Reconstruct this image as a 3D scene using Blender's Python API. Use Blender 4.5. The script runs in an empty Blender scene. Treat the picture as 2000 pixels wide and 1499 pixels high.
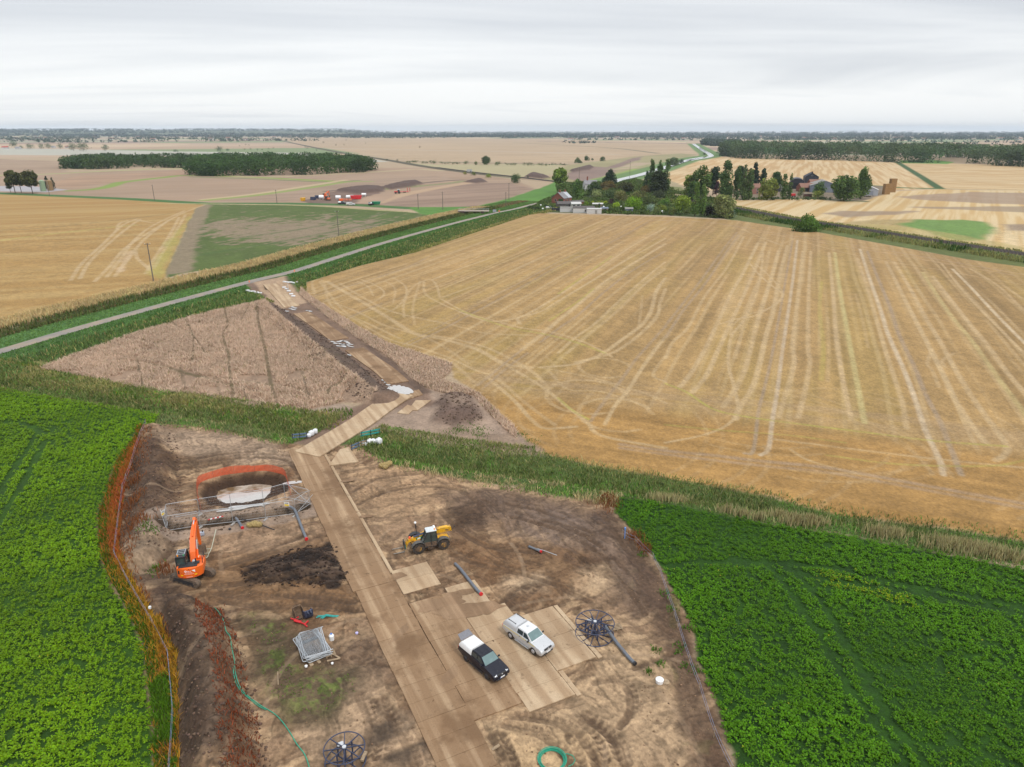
import bpy, bmesh, math, random
import numpy as np
from mathutils import Vector, Matrix
scene = bpy.context.scene
COL = scene.collection
rng = np.random.default_rng(7)
random.seed(7)
PI = math.pi
# ------------------------------------------------------------------ camera
CAM_H = 43.0
FPX = 1388.0
HORIZON = 255.0
PITCH = math.atan((749.5 - HORIZON) / FPX)
cam_data = bpy.data.cameras.new('camera')
cam = bpy.data.objects.new('camera', cam_data)
COL.objects.link(cam)
cam.location = (0, 0, CAM_H)
cam.rotation_euler = (PI / 2 - PITCH, 0, 0)
cam_data.sensor_width = 36.0
cam_data.lens = FPX / 2000.0 * 36.0
cam_data.clip_start = 0.5
cam_data.clip_end = 60000.0
scene.camera = cam
# ------------------------------------------------------------------ sky, sun, exposure
SUN_EL, SUN_AZ = math.radians(54), math.radians(140)
world = bpy.data.worlds.new("World")
scene.world = world
world.use_nodes = True
wn, wl = world.node_tree.nodes, world.node_tree.links
wn.clear()
out = wn.new('ShaderNodeOutputWorld')
bg = wn.new('ShaderNodeBackground')
bg.inputs['Strength'].default_value = 0.10
sky = wn.new('ShaderNodeTexSky')
sky.sky_type = 'NISHITA'
sky.sun_disc = False
sky.sun_elevation = SUN_EL
sky.sun_rotation = SUN_AZ
tc = wn.new('ShaderNodeTexCoord')
sep = wn.new('ShaderNodeSeparateXYZ')
wl.new(tc.outputs['Generated'], sep.inputs[0])
def wmath(op, a, b=None, clamp=False):
 n = wn.new('ShaderNodeMath'); n.operation = op; n.use_clamp = clamp
 for i, v in enumerate((a, b)):
  if v is None: continue
  if isinstance(v, (int, float)): n.inputs[i].default_value = v
  else: wl.new(v, n.inputs[i])
 return n.outputs[0]
# a flat cloud deck: direction projected on a plane overhead
zc = wmath('ADD', wmath('MAXIMUM', sep.outputs[2], 0.0), 0.045)
cx = wmath('DIVIDE', sep.outputs[0], zc)
cy = wmath('DIVIDE', sep.outputs[1], zc)
comb = wn.new('ShaderNodeCombineXYZ')
wl.new(cx, comb.inputs[0]); wl.new(cy, comb.inputs[1])
mp = wn.new('ShaderNodeMapping')
mp.inputs['Scale'].default_value = (0.07, 0.17, 1)
mp.inputs['Rotation'].default_value = (0, 0, math.radians(4))
mp.inputs['Location'].default_value = (3.1, 0.35, 0)
wl.new(comb.outputs[0], mp.inputs[0])
nz = wn.new('ShaderNodeTexNoise')
nz.inputs['Scale'].default_value = 1.3
nz.inputs['Detail'].default_value = 6
nz.inputs['Roughness'].default_value = 0.5
nz.inputs['Distortion'].default_value = 1.4
wl.new(mp.outputs[0], nz.inputs['Vector'])
nz2 = wn.new('ShaderNodeTexNoise')
nz2.inputs['Scale'].default_value = 0.33
nz2.inputs['Detail'].default_value = 2
wl.new(mp.outputs[0], nz2.inputs['Vector'])
nmix = wmath('ADD', wmath('MULTIPLY', nz.outputs[0], 0.6), wmath('MULTIPLY', nz2.outputs[0], 0.4))
gl = wn.new('ShaderNodeMapRange'); gl.interpolation_type = 'SMOOTHSTEP'; gl.clamp = True
for k_, v_ in zip(('From Min', 'From Max', 'To Min', 'To Max'), (0.015, 0.125, 0.10, -0.035)): gl.inputs[k_].default_value = v_
wl.new(sep.outputs[2], gl.inputs[0])
nmix = wmath('ADD', nmix, gl.outputs[0])
ramp = wn.new('ShaderNodeValToRGB')
cr = ramp.color_ramp
cr.elements[0].position = 0.38; cr.elements[0].color = (7.1, 7.4, 7.85, 1)
cr.elements[1].position = 0.60; cr.elements[1].color = (10.6, 10.7, 10.7, 1)
e = cr.elements.new(0.5); e.color = (9.2, 9.4, 9.6, 1)
wl.new(nmix, ramp.inputs[0])
# brighter overhead and a pale band low down, like a real overcast
zen = wmath('ADD', wmath('MULTIPLY', wmath('MULTIPLY', sep.outputs[2], sep.outputs[2], True), 0.9, True), 1.0)
vm = wn.new('ShaderNodeVectorMath'); vm.operation = 'SCALE'
wl.new(ramp.outputs[0], vm.inputs[0]); wl.new(zen, vm.inputs['Scale'])
mx = wn.new('ShaderNodeMixRGB')
mx.inputs[0].default_value = 0.90
wl.new(sky.outputs[0], mx.inputs[1]); wl.new(vm.outputs[0], mx.inputs[2])
wl.new(mx.outputs[0], bg.inputs['Color'])
wl.new(bg.outputs[0], out.inputs['Surface'])
sd_ = bpy.data.lights.new('sun', 'SUN')
sd_.energy = 1.9
sd_.angle = math.radians(11)
sd_.color = (1.0, 0.95, 0.87)
sun = bpy.data.objects.new('sun', sd_)
COL.objects.link(sun)
sdir = Vector((math.sin(SUN_AZ) * math.cos(SUN_EL), math.cos(SUN_AZ) * math.cos(SUN_EL), math.sin(SUN_EL)))
sun.rotation_euler = (-sdir).to_track_quat('-Z', 'Y').to_euler()
sun.location = (0, 0, 200)
vs = scene.view_settings
scene.display_settings.display_device = 'sRGB'
vs.view_transform = 'Standard'
vs.look = 'None'
vs.exposure = 0.0
vs.gamma = 1.0
vs.use_curve_mapping = False
scene.cycles.use_denoising = True
scene.cycles.max_bounces = 6
scene.cycles.volume_bounces = 0
scene.cycles.transparent_max_bounces = 12
scene.cycles.caustics_reflective = False
scene.cycles.caustics_refractive = False
# ------------------------------------------------------------------ survey: photo pixel -> point on the flat ground
CP, SP = math.cos(PITCH), math.sin(PITCH)
def G(px, py, z=0.0):
 x = (px - 1000.0) / FPX; y = -(py - 749.5) / FPX
 d = (x, CP + y * SP, -SP + y * CP)
 t = (CAM_H - z) / -d[2]
 return (d[0] * t, d[1] * t)
def GL(pts, z=0.0):
 return np.array([G(p[0], p[1], z) for p in pts])
def Z1(pts): return [(600 + x / 2.857, 410 + y / 2.857) for x, y in pts]
def Z2(pts): return [(1300 + x / 2.857, 410 + y / 2.857) for x, y in pts]
def lin(c):
 c = np.asarray(c, float) / 255.0
 return np.where(c <= 0.04045, c / 12.92, ((c + 0.055) / 1.055) ** 2.4)
KE = 1.72
def alb(r, g, b):
 """surface colour that reads as r,g,b in overcast light of this strength"""
 return lin((r, g, b)) / KE
# ------------------------------------------------------------------ noise
def _h(ix, iy, s):
 n = (ix.astype(np.int64) * 374761393 + iy.astype(np.int64) * 668265263 + s * 974634777) & 0x7fffffff
 n = (n ^ (n >> 13)) * 1274126177 & 0x7fffffff
 return ((n ^ (n >> 16)) & 0xffff) / 65535.0
def vnoise(x, y, s=0):
 ix = np.floor(x); iy = np.floor(y)
 fx = x - ix; fy = y - iy
 fx = fx * fx * (3 - 2 * fx); fy = fy * fy * (3 - 2 * fy)
 a = _h(ix, iy, s); b = _h(ix + 1, iy, s); c = _h(ix, iy + 1, s); d = _h(ix + 1, iy + 1, s)
 return (a * (1 - fx) + b * fx) * (1 - fy) + (c * (1 - fx) + d * fx) * fy
def fbm(x, y, s=0, o=4, g=0.5):
 v = 0.0; a = 1.0; t = 0.0
 for i in range(o):
  v = v + a * vnoise(x * 2 ** i + 17.3 * i, y * 2 ** i - 9.1 * i, s + i)
  t += a; a *= g
 return v / t
def sst(e0, e1, x):
 t = np.clip((x - e0) / (e1 - e0 + 1e-12), 0, 1)
 return t * t * (3 - 2 * t)
def smooth_line(pts, n=6):
 pts = np.asarray(pts, float)
 if len(pts) < 3: return pts
 p = np.vstack([2 * pts[0] - pts[1], pts, 2 * pts[-1] - pts[-2]])
 o = []
 for i in range(1, len(p) - 2):
  for t in np.linspace(0, 1, n, endpoint=False):
   o.append(0.5 * ((2 * p[i]) + (-p[i - 1] + p[i + 1]) * t + (2 * p[i - 1] - 5 * p[i] + 4 * p[i + 1] - p[i + 2]) * t * t
       + (-p[i - 1] + 3 * p[i] - 3 * p[i + 1] + p[i + 2]) * t ** 3))
 o.append(pts[-1])
 return np.array(o)
def seg_dist(x, y, line):
 """distance to a polyline and signed side (left positive)"""
 best = np.full(x.shape, 1e18); side = np.zeros(x.shape)
 for a, b in zip(line[:-1], line[1:]):
  dx, dy = b - a; L = dx * dx + dy * dy + 1e-12
  t = np.clip(((x - a[0]) * dx + (y - a[1]) * dy) / L, 0, 1)
  qx = x - a[0] - t * dx; qy = y - a[1] - t * dy
  d = qx * qx + qy * qy
  m = d < best
  best = np.where(m, d, best)
  side = np.where(m, dx * (y - a[1]) - dy * (x - a[0]), side)
 return np.sqrt(best), np.sign(side)
def seg_len(x, y, line):
 best = np.full(x.shape, 1e18); s = np.zeros(x.shape); c = 0.0
 for a, b in zip(line[:-1], line[1:]):
  dx, dy = b - a; L = math.hypot(dx, dy) + 1e-9
  t = np.clip(((x - a[0]) * dx + (y - a[1]) * dy) / L ** 2, 0, 1); d = (x - a[0] - t * dx) ** 2 + (y - a[1] - t * dy) ** 2
  m = d < best; best = np.where(m, d, best); s = np.where(m, c + t * L, s); c += L
 return s
def sd_poly(x, y, poly):
 """signed distance to a polygon, negative inside"""
 inside = np.zeros(x.shape, bool)
 n = len(poly)
 for i in range(n):
  x1, y1 = poly[i]; x2, y2 = poly[(i + 1) % n]
  c = ((y1 > y) != (y2 > y)) & (x < (x2 - x1) * (y - y1) / (y2 - y1 + 1e-12) + x1)
  inside ^= c
 d, _ = seg_dist(x, y, np.vstack([poly, poly[:1]]))
 return np.where(inside, -d, d)
# ------------------------------------------------------------------ tagging and mesh helpers
def tag(o, label=None, cat=None, group=None, kind=None):
 if label: o['label'] = label
 if cat: o['category'] = cat
 if group: o['group'] = group
 if kind: o['kind'] = kind
 return o
def link(o, parent=None):
 COL.objects.link(o)
 if parent is not None: o.parent = parent
 return o
def empty(name, loc, rz=0.0, label=None, cat=None, group=None, rot=None):
 o = bpy.data.objects.new(name, None)
 o.empty_display_size = 0.3
 o.location = loc
 o.rotation_euler = rot if rot else (0, 0, rz)
 link(o)
 return tag(o, label, cat, group)
def raw_mesh(name, verts, faces, mat, parent=None, cols=None, smooth=False, extra=None):
 """verts (n,3), faces (m,k) with one k"""
 me = bpy.data.meshes.new(name)
 verts = np.asarray(verts, np.float32); faces = np.asarray(faces, np.int32)
 m, k = faces.shape
 me.vertices.add(len(verts)); me.vertices.foreach_set('co', verts.ravel())
 me.loops.add(m * k); me.loops.foreach_set('vertex_index', faces.ravel())
 me.polygons.add(m)
 me.polygons.foreach_set('loop_start', np.arange(m, dtype=np.int32) * k)
 try: me.polygons.foreach_set('loop_total', np.full(m, k, np.int32))
 except Exception: pass
 if smooth: me.polygons.foreach_set('use_smooth', np.ones(m, bool))
 if cols is not None:
  a = me.attributes.new('Col', 'FLOAT_COLOR', 'POINT')
  c = np.ones((len(verts), 4), np.float32); c[:, :3] = cols
  a.data.foreach_set('color', c.ravel())
 if extra:
  for nm, v in extra.items():
   a = me.attributes.new(nm, 'FLOAT', 'POINT')
   a.data.foreach_set('value', np.asarray(v, np.float32))
 me.update(calc_edges=True)
 me.materials.append(mat)
 o = bpy.data.objects.new(name, me)
 return link(o, parent)
class MB:
 """collects shapes and links them as one mesh object"""
 def __init__(s): s.bm = bmesh.new()
 def _xf(s, vs, M):
  if M is not None: bmesh.ops.transform(s.bm, matrix=M, verts=vs)
 def box(s, c, d, rot=None, M=None, bevel=0.0, taper=None):
  r = bmesh.ops.create_cube(s.bm, size=1.0); vs = r['verts']
  for v in vs:
   k = 1.0
   if taper and v.co.z > 0: v.co.x *= taper[0]; v.co.y *= taper[1]
   v.co.x *= d[0]; v.co.y *= d[1]; v.co.z *= d[2]
  if bevel > 0:
   es = list({e for v in vs for e in v.link_edges})
   rr = bmesh.ops.bevel(s.bm, geom=es, offset=bevel, segments=2, affect='EDGES', profile=0.5)
   vs = list({v for f in rr['faces'] for v in f.verts} | {v for v in vs if v.is_valid})
  T = Matrix.Translation(c)
  if rot is not None:
   T = T @ (Matrix.Rotation(rot[2], 4, 'Z') @ Matrix.Rotation(rot[1], 4, 'Y') @ Matrix.Rotation(rot[0], 4, 'X'))
  if M is not None: T = M @ T
  s._xf(vs, T); return s
 def bar(s, a, b, w, h=None, n=4):
  a = Vector(a); b = Vector(b); d = b - a; h = h or w
  q = d.to_track_quat('Z', 'Y').to_matrix().to_4x4()
  r = bmesh.ops.create_cube(s.bm, size=1.0)
  for v in r['verts']: v.co.x *= w; v.co.y *= h; v.co.z *= d.length
  s._xf(r['verts'], Matrix.Translation((a + b) / 2) @ q); return s
 def cyl(s, a, b, r1, r2=None, n=14, cap=True):
  a = Vector(a); b = Vector(b); d = b - a
  r = bmesh.ops.create_cone(s.bm, cap_ends=cap, segments=n, radius1=r1, radius2=r1 if r2 is None else r2, depth=d.length)
  q = d.to_track_quat('Z', 'Y').to_matrix().to_4x4()
  s._xf(r['verts'], Matrix.Translation((a + b) / 2) @ q); return s
 def tube(s, pts, rad, n=8, closed=False, cap=True):
  pts = [Vector(p) for p in pts]; N = len(pts); rings = []
  rads = rad if hasattr(rad, '__len__') else [rad] * N
  up0 = Vector((0, 0, 1))
  for i, p in enumerate(pts):
   if closed: t = pts[(i + 1) % N] - pts[i - 1]
   else: t = pts[min(i + 1, N - 1)] - pts[max(i - 1, 0)]
   t.normalize()
   u = t.cross(up0)
   if u.length < 1e-4: u = t.cross(Vector((1, 0, 0)))
   u.normalize(); w = u.cross(t)
   rings.append([s.bm.verts.new(p + rads[i] * (math.cos(2 * PI * k / n) * u + math.sin(2 * PI * k / n) * w)) for k in range(n)])
  for i in range(N if closed else N - 1):
   A, B = rings[i], rings[(i + 1) % N]
   for k in range(n): s.bm.faces.new((A[k], A[(k + 1) % n], B[(k + 1) % n], B[k]))
  if cap and not closed:
   s.bm.faces.new(rings[0][::-1]); s.bm.faces.new(rings[-1])
  return s
 def prism(s, pts, axis, a, b, M=None, bevel=0.0):
  """extrude a 2-D outline along axis ('x','y','z') from a to b"""
  def mk(p, t):
   if axis == 'x': return (t, p[0], p[1])
   if axis == 'y': return (p[0], t, p[1])
   return (p[0], p[1], t)
  A = [s.bm.verts.new(mk(p, a)) for p in pts]; B = [s.bm.verts.new(mk(p, b)) for p in pts]
  n = len(pts); fs = [s.bm.faces.new(A[::-1]), s.bm.faces.new(B)]
  for i in range(n): fs.append(s.bm.faces.new((A[i], A[(i + 1) % n], B[(i + 1) % n], B[i])))
  vs = A + B
  if bevel > 0:
   es = [e for e in {e for v in vs for e in v.link_edges}]
   rr = bmesh.ops.bevel(s.bm, geom=es, offset=bevel, segments=2, affect='EDGES', profile=0.5)
   vs = list({v for f in rr['faces'] for v in f.verts} | {v for v in vs if v.is_valid})
  s._xf(vs, M); return s
 def loft(s, rings, cap=True, M=None):
  R = [[s.bm.verts.new(p) for p in r] for r in rings]
  n = len(R[0])
  for A, B in zip(R[:-1], R[1:]):
   for k in range(n): s.bm.faces.new((A[k], A[(k + 1) % n], B[(k + 1) % n], B[k]))
  if cap: s.bm.faces.new(R[0][::-1]); s.bm.faces.new(R[-1])
  s._xf([v for r in R for v in r], M); return s
 def quad(s, a, b, c, d, th=0.0):
  if th <= 0:
   s.bm.faces.new([s.bm.verts.new(p) for p in (a, b, c, d)]); return s
  P = [Vector(p) for p in (a, b, c, d)]
  n = (P[1] - P[0]).cross(P[2] - P[0]).normalized() * th
  return s.loft([[p - n for p in P], P])
 def torus(s, c, R, r, n=48, m=8, axis='z'):
  pts = []
  for i in range(n):
   a = 2 * PI * i / n
   p = (R * math.cos(a), R * math.sin(a), 0)
   if axis == 'y': p = (p[0], 0, p[1])
   if axis == 'x': p = (0, p[0], p[1])
   pts.append(Vector(c) + Vector(p))
  return s.tube(pts, r, m, closed=True)
 def sphere(s, c, r, seg=12, sc=(1, 1, 1)):
  q = bmesh.ops.create_uvsphere(s.bm, u_segments=seg, v_segments=max(6, seg // 2), radius=r)
  s._xf(q['verts'], Matrix.Translation(c) @ Matrix.Diagonal((*sc, 1))); return s
 def build(s, name, mat, parent=None, smooth=False, loc=None, rz=0.0):
  bmesh.ops.recalc_face_normals(s.bm, faces=s.bm.faces[:])
  me = bpy.data.meshes.new(name); s.bm.to_mesh(me); s.bm.free()
  if smooth:
   me.polygons.foreach_set('use_smooth', np.ones(len(me.polygons), bool))
   try: me.set_sharp_from_angle(angle=math.radians(38))
   except Exception: pass
  me.materials.append(mat)
  o = bpy.data.objects.new(name, me)
  if loc is not None: o.location = loc
  o.rotation_euler = (0, 0, rz)
  return link(o, parent)
def copy_tree(o, parent=None):
 c = o.copy(); COL.objects.link(c)
 if parent is not None: c.parent = parent
 for ch in list(o.children): copy_tree(ch, c)
 return c
# ------------------------------------------------------------------ materials
def mat(name, col, rough=0.6, metal=0.0, var=0.12, scale=6.0, dirt=None, dirt_amt=0.0, bump=0.0, spec=0.5, coat=0.0, alpha=None, trans=0.0):
 m = bpy.data.materials.new(name); m.use_nodes = True
 nt = m.node_tree; b = nt.nodes['Principled BSDF']
 b.inputs['Roughness'].default_value = rough
 b.inputs['Metallic'].default_value = metal
 b.inputs['Specular IOR Level'].default_value = spec
 if coat: b.inputs['Coat Weight'].default_value = coat; b.inputs['Coat Roughness'].default_value = 0.08
 if trans: b.inputs['Transmission Weight'].default_value = trans
 co = nt.nodes.new('ShaderNodeTexCoord')
 n = nt.nodes.new('ShaderNodeTexNoise'); n.inputs['Scale'].default_value = scale; n.inputs['Detail'].default_value = 5
 nt.links.new(co.outputs['Object'], n.inputs['Vector'])
 r = nt.nodes.new('ShaderNodeMapRange')
 r.inputs['From Min'].default_value = 0.3; r.inputs['From Max'].default_value = 0.7
 r.inputs['To Min'].default_value = 1 - var; r.inputs['To Max'].default_value = 1 + var
 nt.links.new(n.outputs[0], r.inputs[0])
 v = nt.nodes.new('ShaderNodeVectorMath'); v.operation = 'SCALE'
 v.inputs[0].default_value = tuple(col[:3]); nt.links.new(r.outputs[0], v.inputs['Scale'])
 outc = v.outputs[0]
 if dirt is not None:
  n2 = nt.nodes.new('ShaderNodeTexNoise'); n2.inputs['Scale'].default_value = scale * 0.6; n2.inputs['Detail'].default_value = 8
  n2.inputs['Roughness'].default_value = 0.65
  nt.links.new(co.outputs['Object'], n2.inputs['Vector'])
  r2 = nt.nodes.new('ShaderNodeMapRange')
  r2.inputs['From Min'].default_value = 0.62 - dirt_amt * 0.5; r2.inputs['From Max'].default_value = 0.80 - dirt_amt * 0.5
  r2.clamp = True
  nt.links.new(n2.outputs[0], r2.inputs[0])
  x = nt.nodes.new('ShaderNodeMixRGB'); x.inputs[2].default_value = (*dirt[:3], 1)
  nt.links.new(r2.outputs[0], x.inputs[0]); nt.links.new(outc, x.inputs[1])
  outc = x.outputs[0]
 nt.links.new(outc, b.inputs['Base Color'])
 if bump:
  bp = nt.nodes.new('ShaderNodeBump'); bp.inputs['Strength'].default_value = bump; bp.inputs['Distance'].default_value = 0.05
  nt.links.new(n.outputs[0], bp.inputs['Height']); nt.links.new(bp.outputs[0], b.inputs['Normal'])
 return m
def attr_mat(name, rough=0.7, var=0.25, scale=3.0, bump=0.0, bump_scale=2.0, wet=False, spec=0.3, transl=0.0, fine=None):
 m = bpy.data.materials.new(name); m.use_nodes = True
 nt = m.node_tree; b = nt.nodes['Principled BSDF']; L = nt.links.new
 b.inputs['Roughness'].default_value = rough; b.inputs['Specular IOR Level'].default_value = spec
 at = nt.nodes.new('ShaderNodeAttribute'); at.attribute_name = 'Col'
 co = nt.nodes.new('ShaderNodeTexCoord')
 n = nt.nodes.new('ShaderNodeTexNoise'); n.inputs['Scale'].default_value = scale; n.inputs['Detail'].default_value = 6
 n.inputs['Roughness'].default_value = 0.65
 L(co.outputs['Object'], n.inputs['Vector'])
 r = nt.nodes.new('ShaderNodeMapRange')
 r.inputs['From Min'].default_value = 0.25; r.inputs['From Max'].default_value = 0.75
 r.inputs['To Min'].default_value = 1 - var; r.inputs['To Max'].default_value = 1 + var
 L(n.outputs[0], r.inputs[0])
 v = nt.nodes.new('ShaderNodeVectorMath'); v.operation = 'SCALE'
 L(at.outputs['Color'], v.inputs[0]); L(r.outputs[0], v.inputs['Scale'])
 L(v.outputs[0], b.inputs['Base Color'])
 if wet:
  w = nt.nodes.new('ShaderNodeAttribute'); w.attribute_name = 'Wet'
  q = nt.nodes.new('ShaderNodeMapRange'); q.inputs['To Min'].default_value = rough; q.inputs['To Max'].default_value = 0.12
  L(w.outputs['Fac'], q.inputs[0]); L(q.outputs[0], b.inputs['Roughness'])
 if bump:
  n2 = nt.nodes.new('ShaderNodeTexNoise'); n2.inputs['Scale'].default_value = bump_scale; n2.inputs['Detail'].default_value = 6
  n2.inputs['Roughness'].default_value = 0.7
  L(co.outputs['Object'], n2.inputs['Vector'])
  bp = nt.nodes.new('ShaderNodeBump'); bp.inputs['Strength'].default_value = bump; bp.inputs['Distance'].default_value = 0.15
  L(n2.outputs[0], bp.inputs['Height']); L(bp.outputs[0], b.inputs['Normal'])
 if transl:
  tr = nt.nodes.new('ShaderNodeBsdfTranslucent'); L(v.outputs[0], tr.inputs['Color'])
  ms = nt.nodes.new('ShaderNodeMixShader'); ms.inputs[0].default_value = transl
  L(b.outputs[0], ms.inputs[1]); L(tr.outputs[0], ms.inputs[2])
  L(ms.outputs[0], nt.nodes['Material Output'].inputs['Surface'])
 return m
# ------------------------------------------------------------------ where the fields lie (surveyed from the photograph)
ROAD = smooth_line(GL([(-200, 735), (-60, 702), (0, 687), (125, 650), (250, 615), (375, 581), (500, 548), (575, 530), (660, 503), (750, 475), (875, 440), (962, 418), (1005, 409), (1040, 400), (1080, 391)]), 4)
DITCH = smooth_line(GL([(-300, 700), (-100, 728), (0, 746), (125, 769), (250, 787), (375, 805), (500, 823), (590, 843), (650, 856), (700, 866), (780, 880), (900, 900), (1050, 918), (1150, 932), (1323, 960), (1583, 995), (1800, 1028), (2000, 1060), (2300, 1110)]), 4)
S1 = GL([(598, 552), (705, 519), (810, 494), (915, 459), (1034, 420), (1055, 417), (1300, 424), (1440, 431), (1597, 454), (1720, 476), (1895, 508), (2000, 522), (2500, 612), (2600, 1160), (2000, 1046), (1843, 1021), (1670, 999), (1496, 965), (1323, 937), (1150, 908), (1045, 884), (1010, 845), (935, 768), (885, 735), (880, 712), (780, 685), (690, 640), (600, 580)])
STRIP = GL([(588, 562), (604, 578), (650, 608), (700, 640), (760, 672), (882, 712), (880, 728), (862, 742), (905, 757), (935, 770), (975, 808), (1005, 836), (1010, 858), (985, 838), (948, 800), (925, 772), (880, 772), (830, 757), (800, 737), (765, 702), (700, 662), (640, 620), (585, 575)])
WHEAT = GL([(80, 720), (142, 694), (217, 668), (250, 656), (375, 618), (512, 588), (540, 620), (575, 650), (625, 690), (675, 735), (738, 778), (722, 790), (672, 786), (600, 800), (537, 800), (470, 792), (400, 774), (340, 768), (275, 760), (225, 750), (175, 737), (120, 728)])
BEETL = GL([(-700, 720), (-100, 740), (0, 758), (120, 780), (245, 797), (311, 812), (300, 830), (269, 852), (232, 895), (213, 948), (193, 1004), (194, 1074), (213, 1130), (243, 1180), (260, 1214), (278, 1256), (290, 1330), (298, 1400), (300, 1499), (300, 1750), (-900, 1750)])
BEETR = GL([(1206, 984), (1215, 974), (1290, 982), (1367, 998), (1497, 1024), (1670, 1050), (1800, 1076), (2000, 1112), (2500, 1200), (2900, 1750), (1500, 1750), (1440, 1520), (1431, 1480), (1410, 1419), (1399, 1376), (1378, 1335), (1361, 1283), (1352, 1231), (1326, 1176), (1300, 1129), (1271, 1080), (1237, 1043), (1198, 1001)])
SITE = GL([(281, 838), (330, 828), (430, 838), (520, 858), (575, 868), (620, 872), (700, 868), (760, 905), (900, 934), (1050, 962), (1150, 978), (1198, 996), (1237, 1043), (1271, 1080), (1300, 1129), (1326, 1176), (1352, 1231), (1361, 1283), (1378, 1335), (1399, 1376), (1410, 1419), (1431, 1480), (1440, 1520), (1500, 1800), (280, 1800), (300, 1499), (298, 1400), (290, 1330), (278, 1256), (243, 1180), (213, 1130), (194, 1074), (193, 1004), (213, 948), (232, 895), (269, 852)])
SL = GL([(-500, 366), (0, 379), (250, 389), (400, 399), (384, 407), (352, 470), (336, 505), (322, 546), (300, 556), (140, 592), (0, 627), (-500, 780)])
PATCHY = GL([(404, 400), (600, 401), (760, 411), (880, 424), (860, 431), (760, 456), (600, 496), (500, 518), (420, 525), (355, 535), (322, 546), (336, 505), (352, 470), (384, 407)])
RAIL = smooth_line(GL([(525, 270), (625, 291), (750, 312), (825, 325), (912, 337), (1000, 347), (1050, 353), (1113, 361), (1280, 385), (1430, 409), (1540, 431), (1650, 447), (1750, 463), (2000, 502), (2500, 582)]), 3)
CANAL = [smooth_line(GL([(1190, 357), (1212, 350), (1260, 338), (1300, 326), (1345, 312), (1378, 306)]), 4), smooth_line(GL([(1345, 313), (1385, 306), (1386, 301), (1374, 294), (1360, 285), (1354, 281)]), 4)]
BUND = smooth_line(GL([(515, 600), (570, 640), (620, 678), (670, 718), (715, 758), (745, 780)]), 4)       # soil bank beside the haul road
LBUND = smooth_line(GL([(362, 1218), (385, 1260), (405, 1330), (415, 1400), (425, 1480), (440, 1600)]), 4)  # topsoil bank at the left
LBUND2 = smooth_line(GL([(298, 850), (300, 920), (300, 990), (290, 1040), (280, 1090)]), 4)
WEEDS = smooth_line(GL([(408, 1195), (425, 1240), (440, 1300), (452, 1350), (462, 1400), (470, 1450), (478, 1510), (485, 1600)]), 4)
PIT = GL([(392, 962), (402, 944), (440, 930), (500, 922), (545, 926), (565, 940), (560, 958), (520, 972), (500, 986), (450, 988), (405, 984)])
PITWATER = GL([(419, 952), (424, 941), (450, 934), (500, 928), (529, 931), (526, 945), (515, 957), (480, 964), (440, 966), (424, 960)])
TRENCH = smooth_line(GL([(322, 1032), (380, 1026), (440, 1018), (500, 1008), (550, 999), (592, 990)]), 4)
MOUND = GL([(848, 800), (862, 776), (885, 772), (918, 776), (935, 800), (948, 822), (930, 832), (895, 836), (850, 826)])
HEAPS = [([(655, 374), (690, 369), (720, 366), (752, 369), (748, 376), (700, 380)], 2.6), ([(745, 368), (780, 360), (815, 356), (828, 360), (800, 367), (765, 372)], 3.0),
  ([(905, 357), (930, 351), (945, 352), (952, 357), (930, 359)], 2.2), ([(1024, 347), (1034, 341), (1052, 342), (1075, 348), (1060, 351)], 3.2), ([(1112, 335), (1150, 325), (1160, 327), (1150, 333), (1120, 337)], 3.2)]
# ------------------------------------------------------------------ the ground sheet
th = []
a = 50.0
while a > 0.17:
 th.append(a); a -= (0.06 if a > 14 else 0.022 if a > 5 else 0.018 if a > 1.2 else 0.014)
rr_ = np.concatenate([[0.5, 6, 13, 20, 26, 31], CAM_H / np.tan(np.radians(th))])
azs = np.radians(np.concatenate([np.arange(-53, 53, 0.072), np.arange(53, 307, 4.0)]))
R_, A_ = np.meshgrid(rr_, azs, indexing='ij')
X = (R_ * np.sin(A_)).ravel(); Y = (R_ * np.cos(A_)).ravel()
NR, NA = R_.shape
NV = X.size
dist = R_.ravel()
C = np.zeros((NV, 3)); Z = np.zeros(NV); WET = np.zeros(NV)
def sub(poly, margin):
 lo = poly.min(0) - margin; hi = poly.max(0) + margin
 return np.nonzero((X > lo[0]) & (X < hi[0]) & (Y > lo[1]) & (Y < hi[1]))[0]
def mix(idx, m, col):
 m = m[:, None]; C[idx] = C[idx] * (1 - m) + np.asarray(col) * m
def fill(poly, col, soft=0.4, na=0.0, ns=1.0, var=0.0, vs_=0.1, seed=1, strength=1.0, stripe=None):
 """paint a field; var = tonal drift, stripe = (azimuth deg, spacing m, amount, second colour)"""
 if isinstance(poly, list): poly = GL(poly)
 idx = sub(poly, soft + na)
 x, y = X[idx], Y[idx]
 d = sd_poly(x, y, poly)
 if na: d = d + na * (fbm(x * ns, y * ns, seed, 3) - 0.5) * 2
 m = sst(soft, -soft, d) * strength
 k = m > 0.002
 idx, x, y, m = idx[k], x[k], y[k], m[k]
 c = np.tile(np.asarray(col, float), (len(idx), 1))
 if stripe:
  az = math.radians(stripe[0]); b = x * math.cos(az) - y * math.sin(az); al = x * math.sin(az) + y * math.cos(az)
  w = sst(0.35, 0.65, fbm(b / stripe[1], al / stripe[1] * 0.03, seed + 5, 3)) * stripe[2]
  c = c * (1 - w[:, None]) + np.asarray(stripe[3]) * w[:, None]
 if var: c = c * (1 + var * 2 * (fbm(x * vs_, y * vs_, seed + 9, 4) - 0.5))[:, None]
 mix(idx, m, c)
 return idx, m
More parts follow.
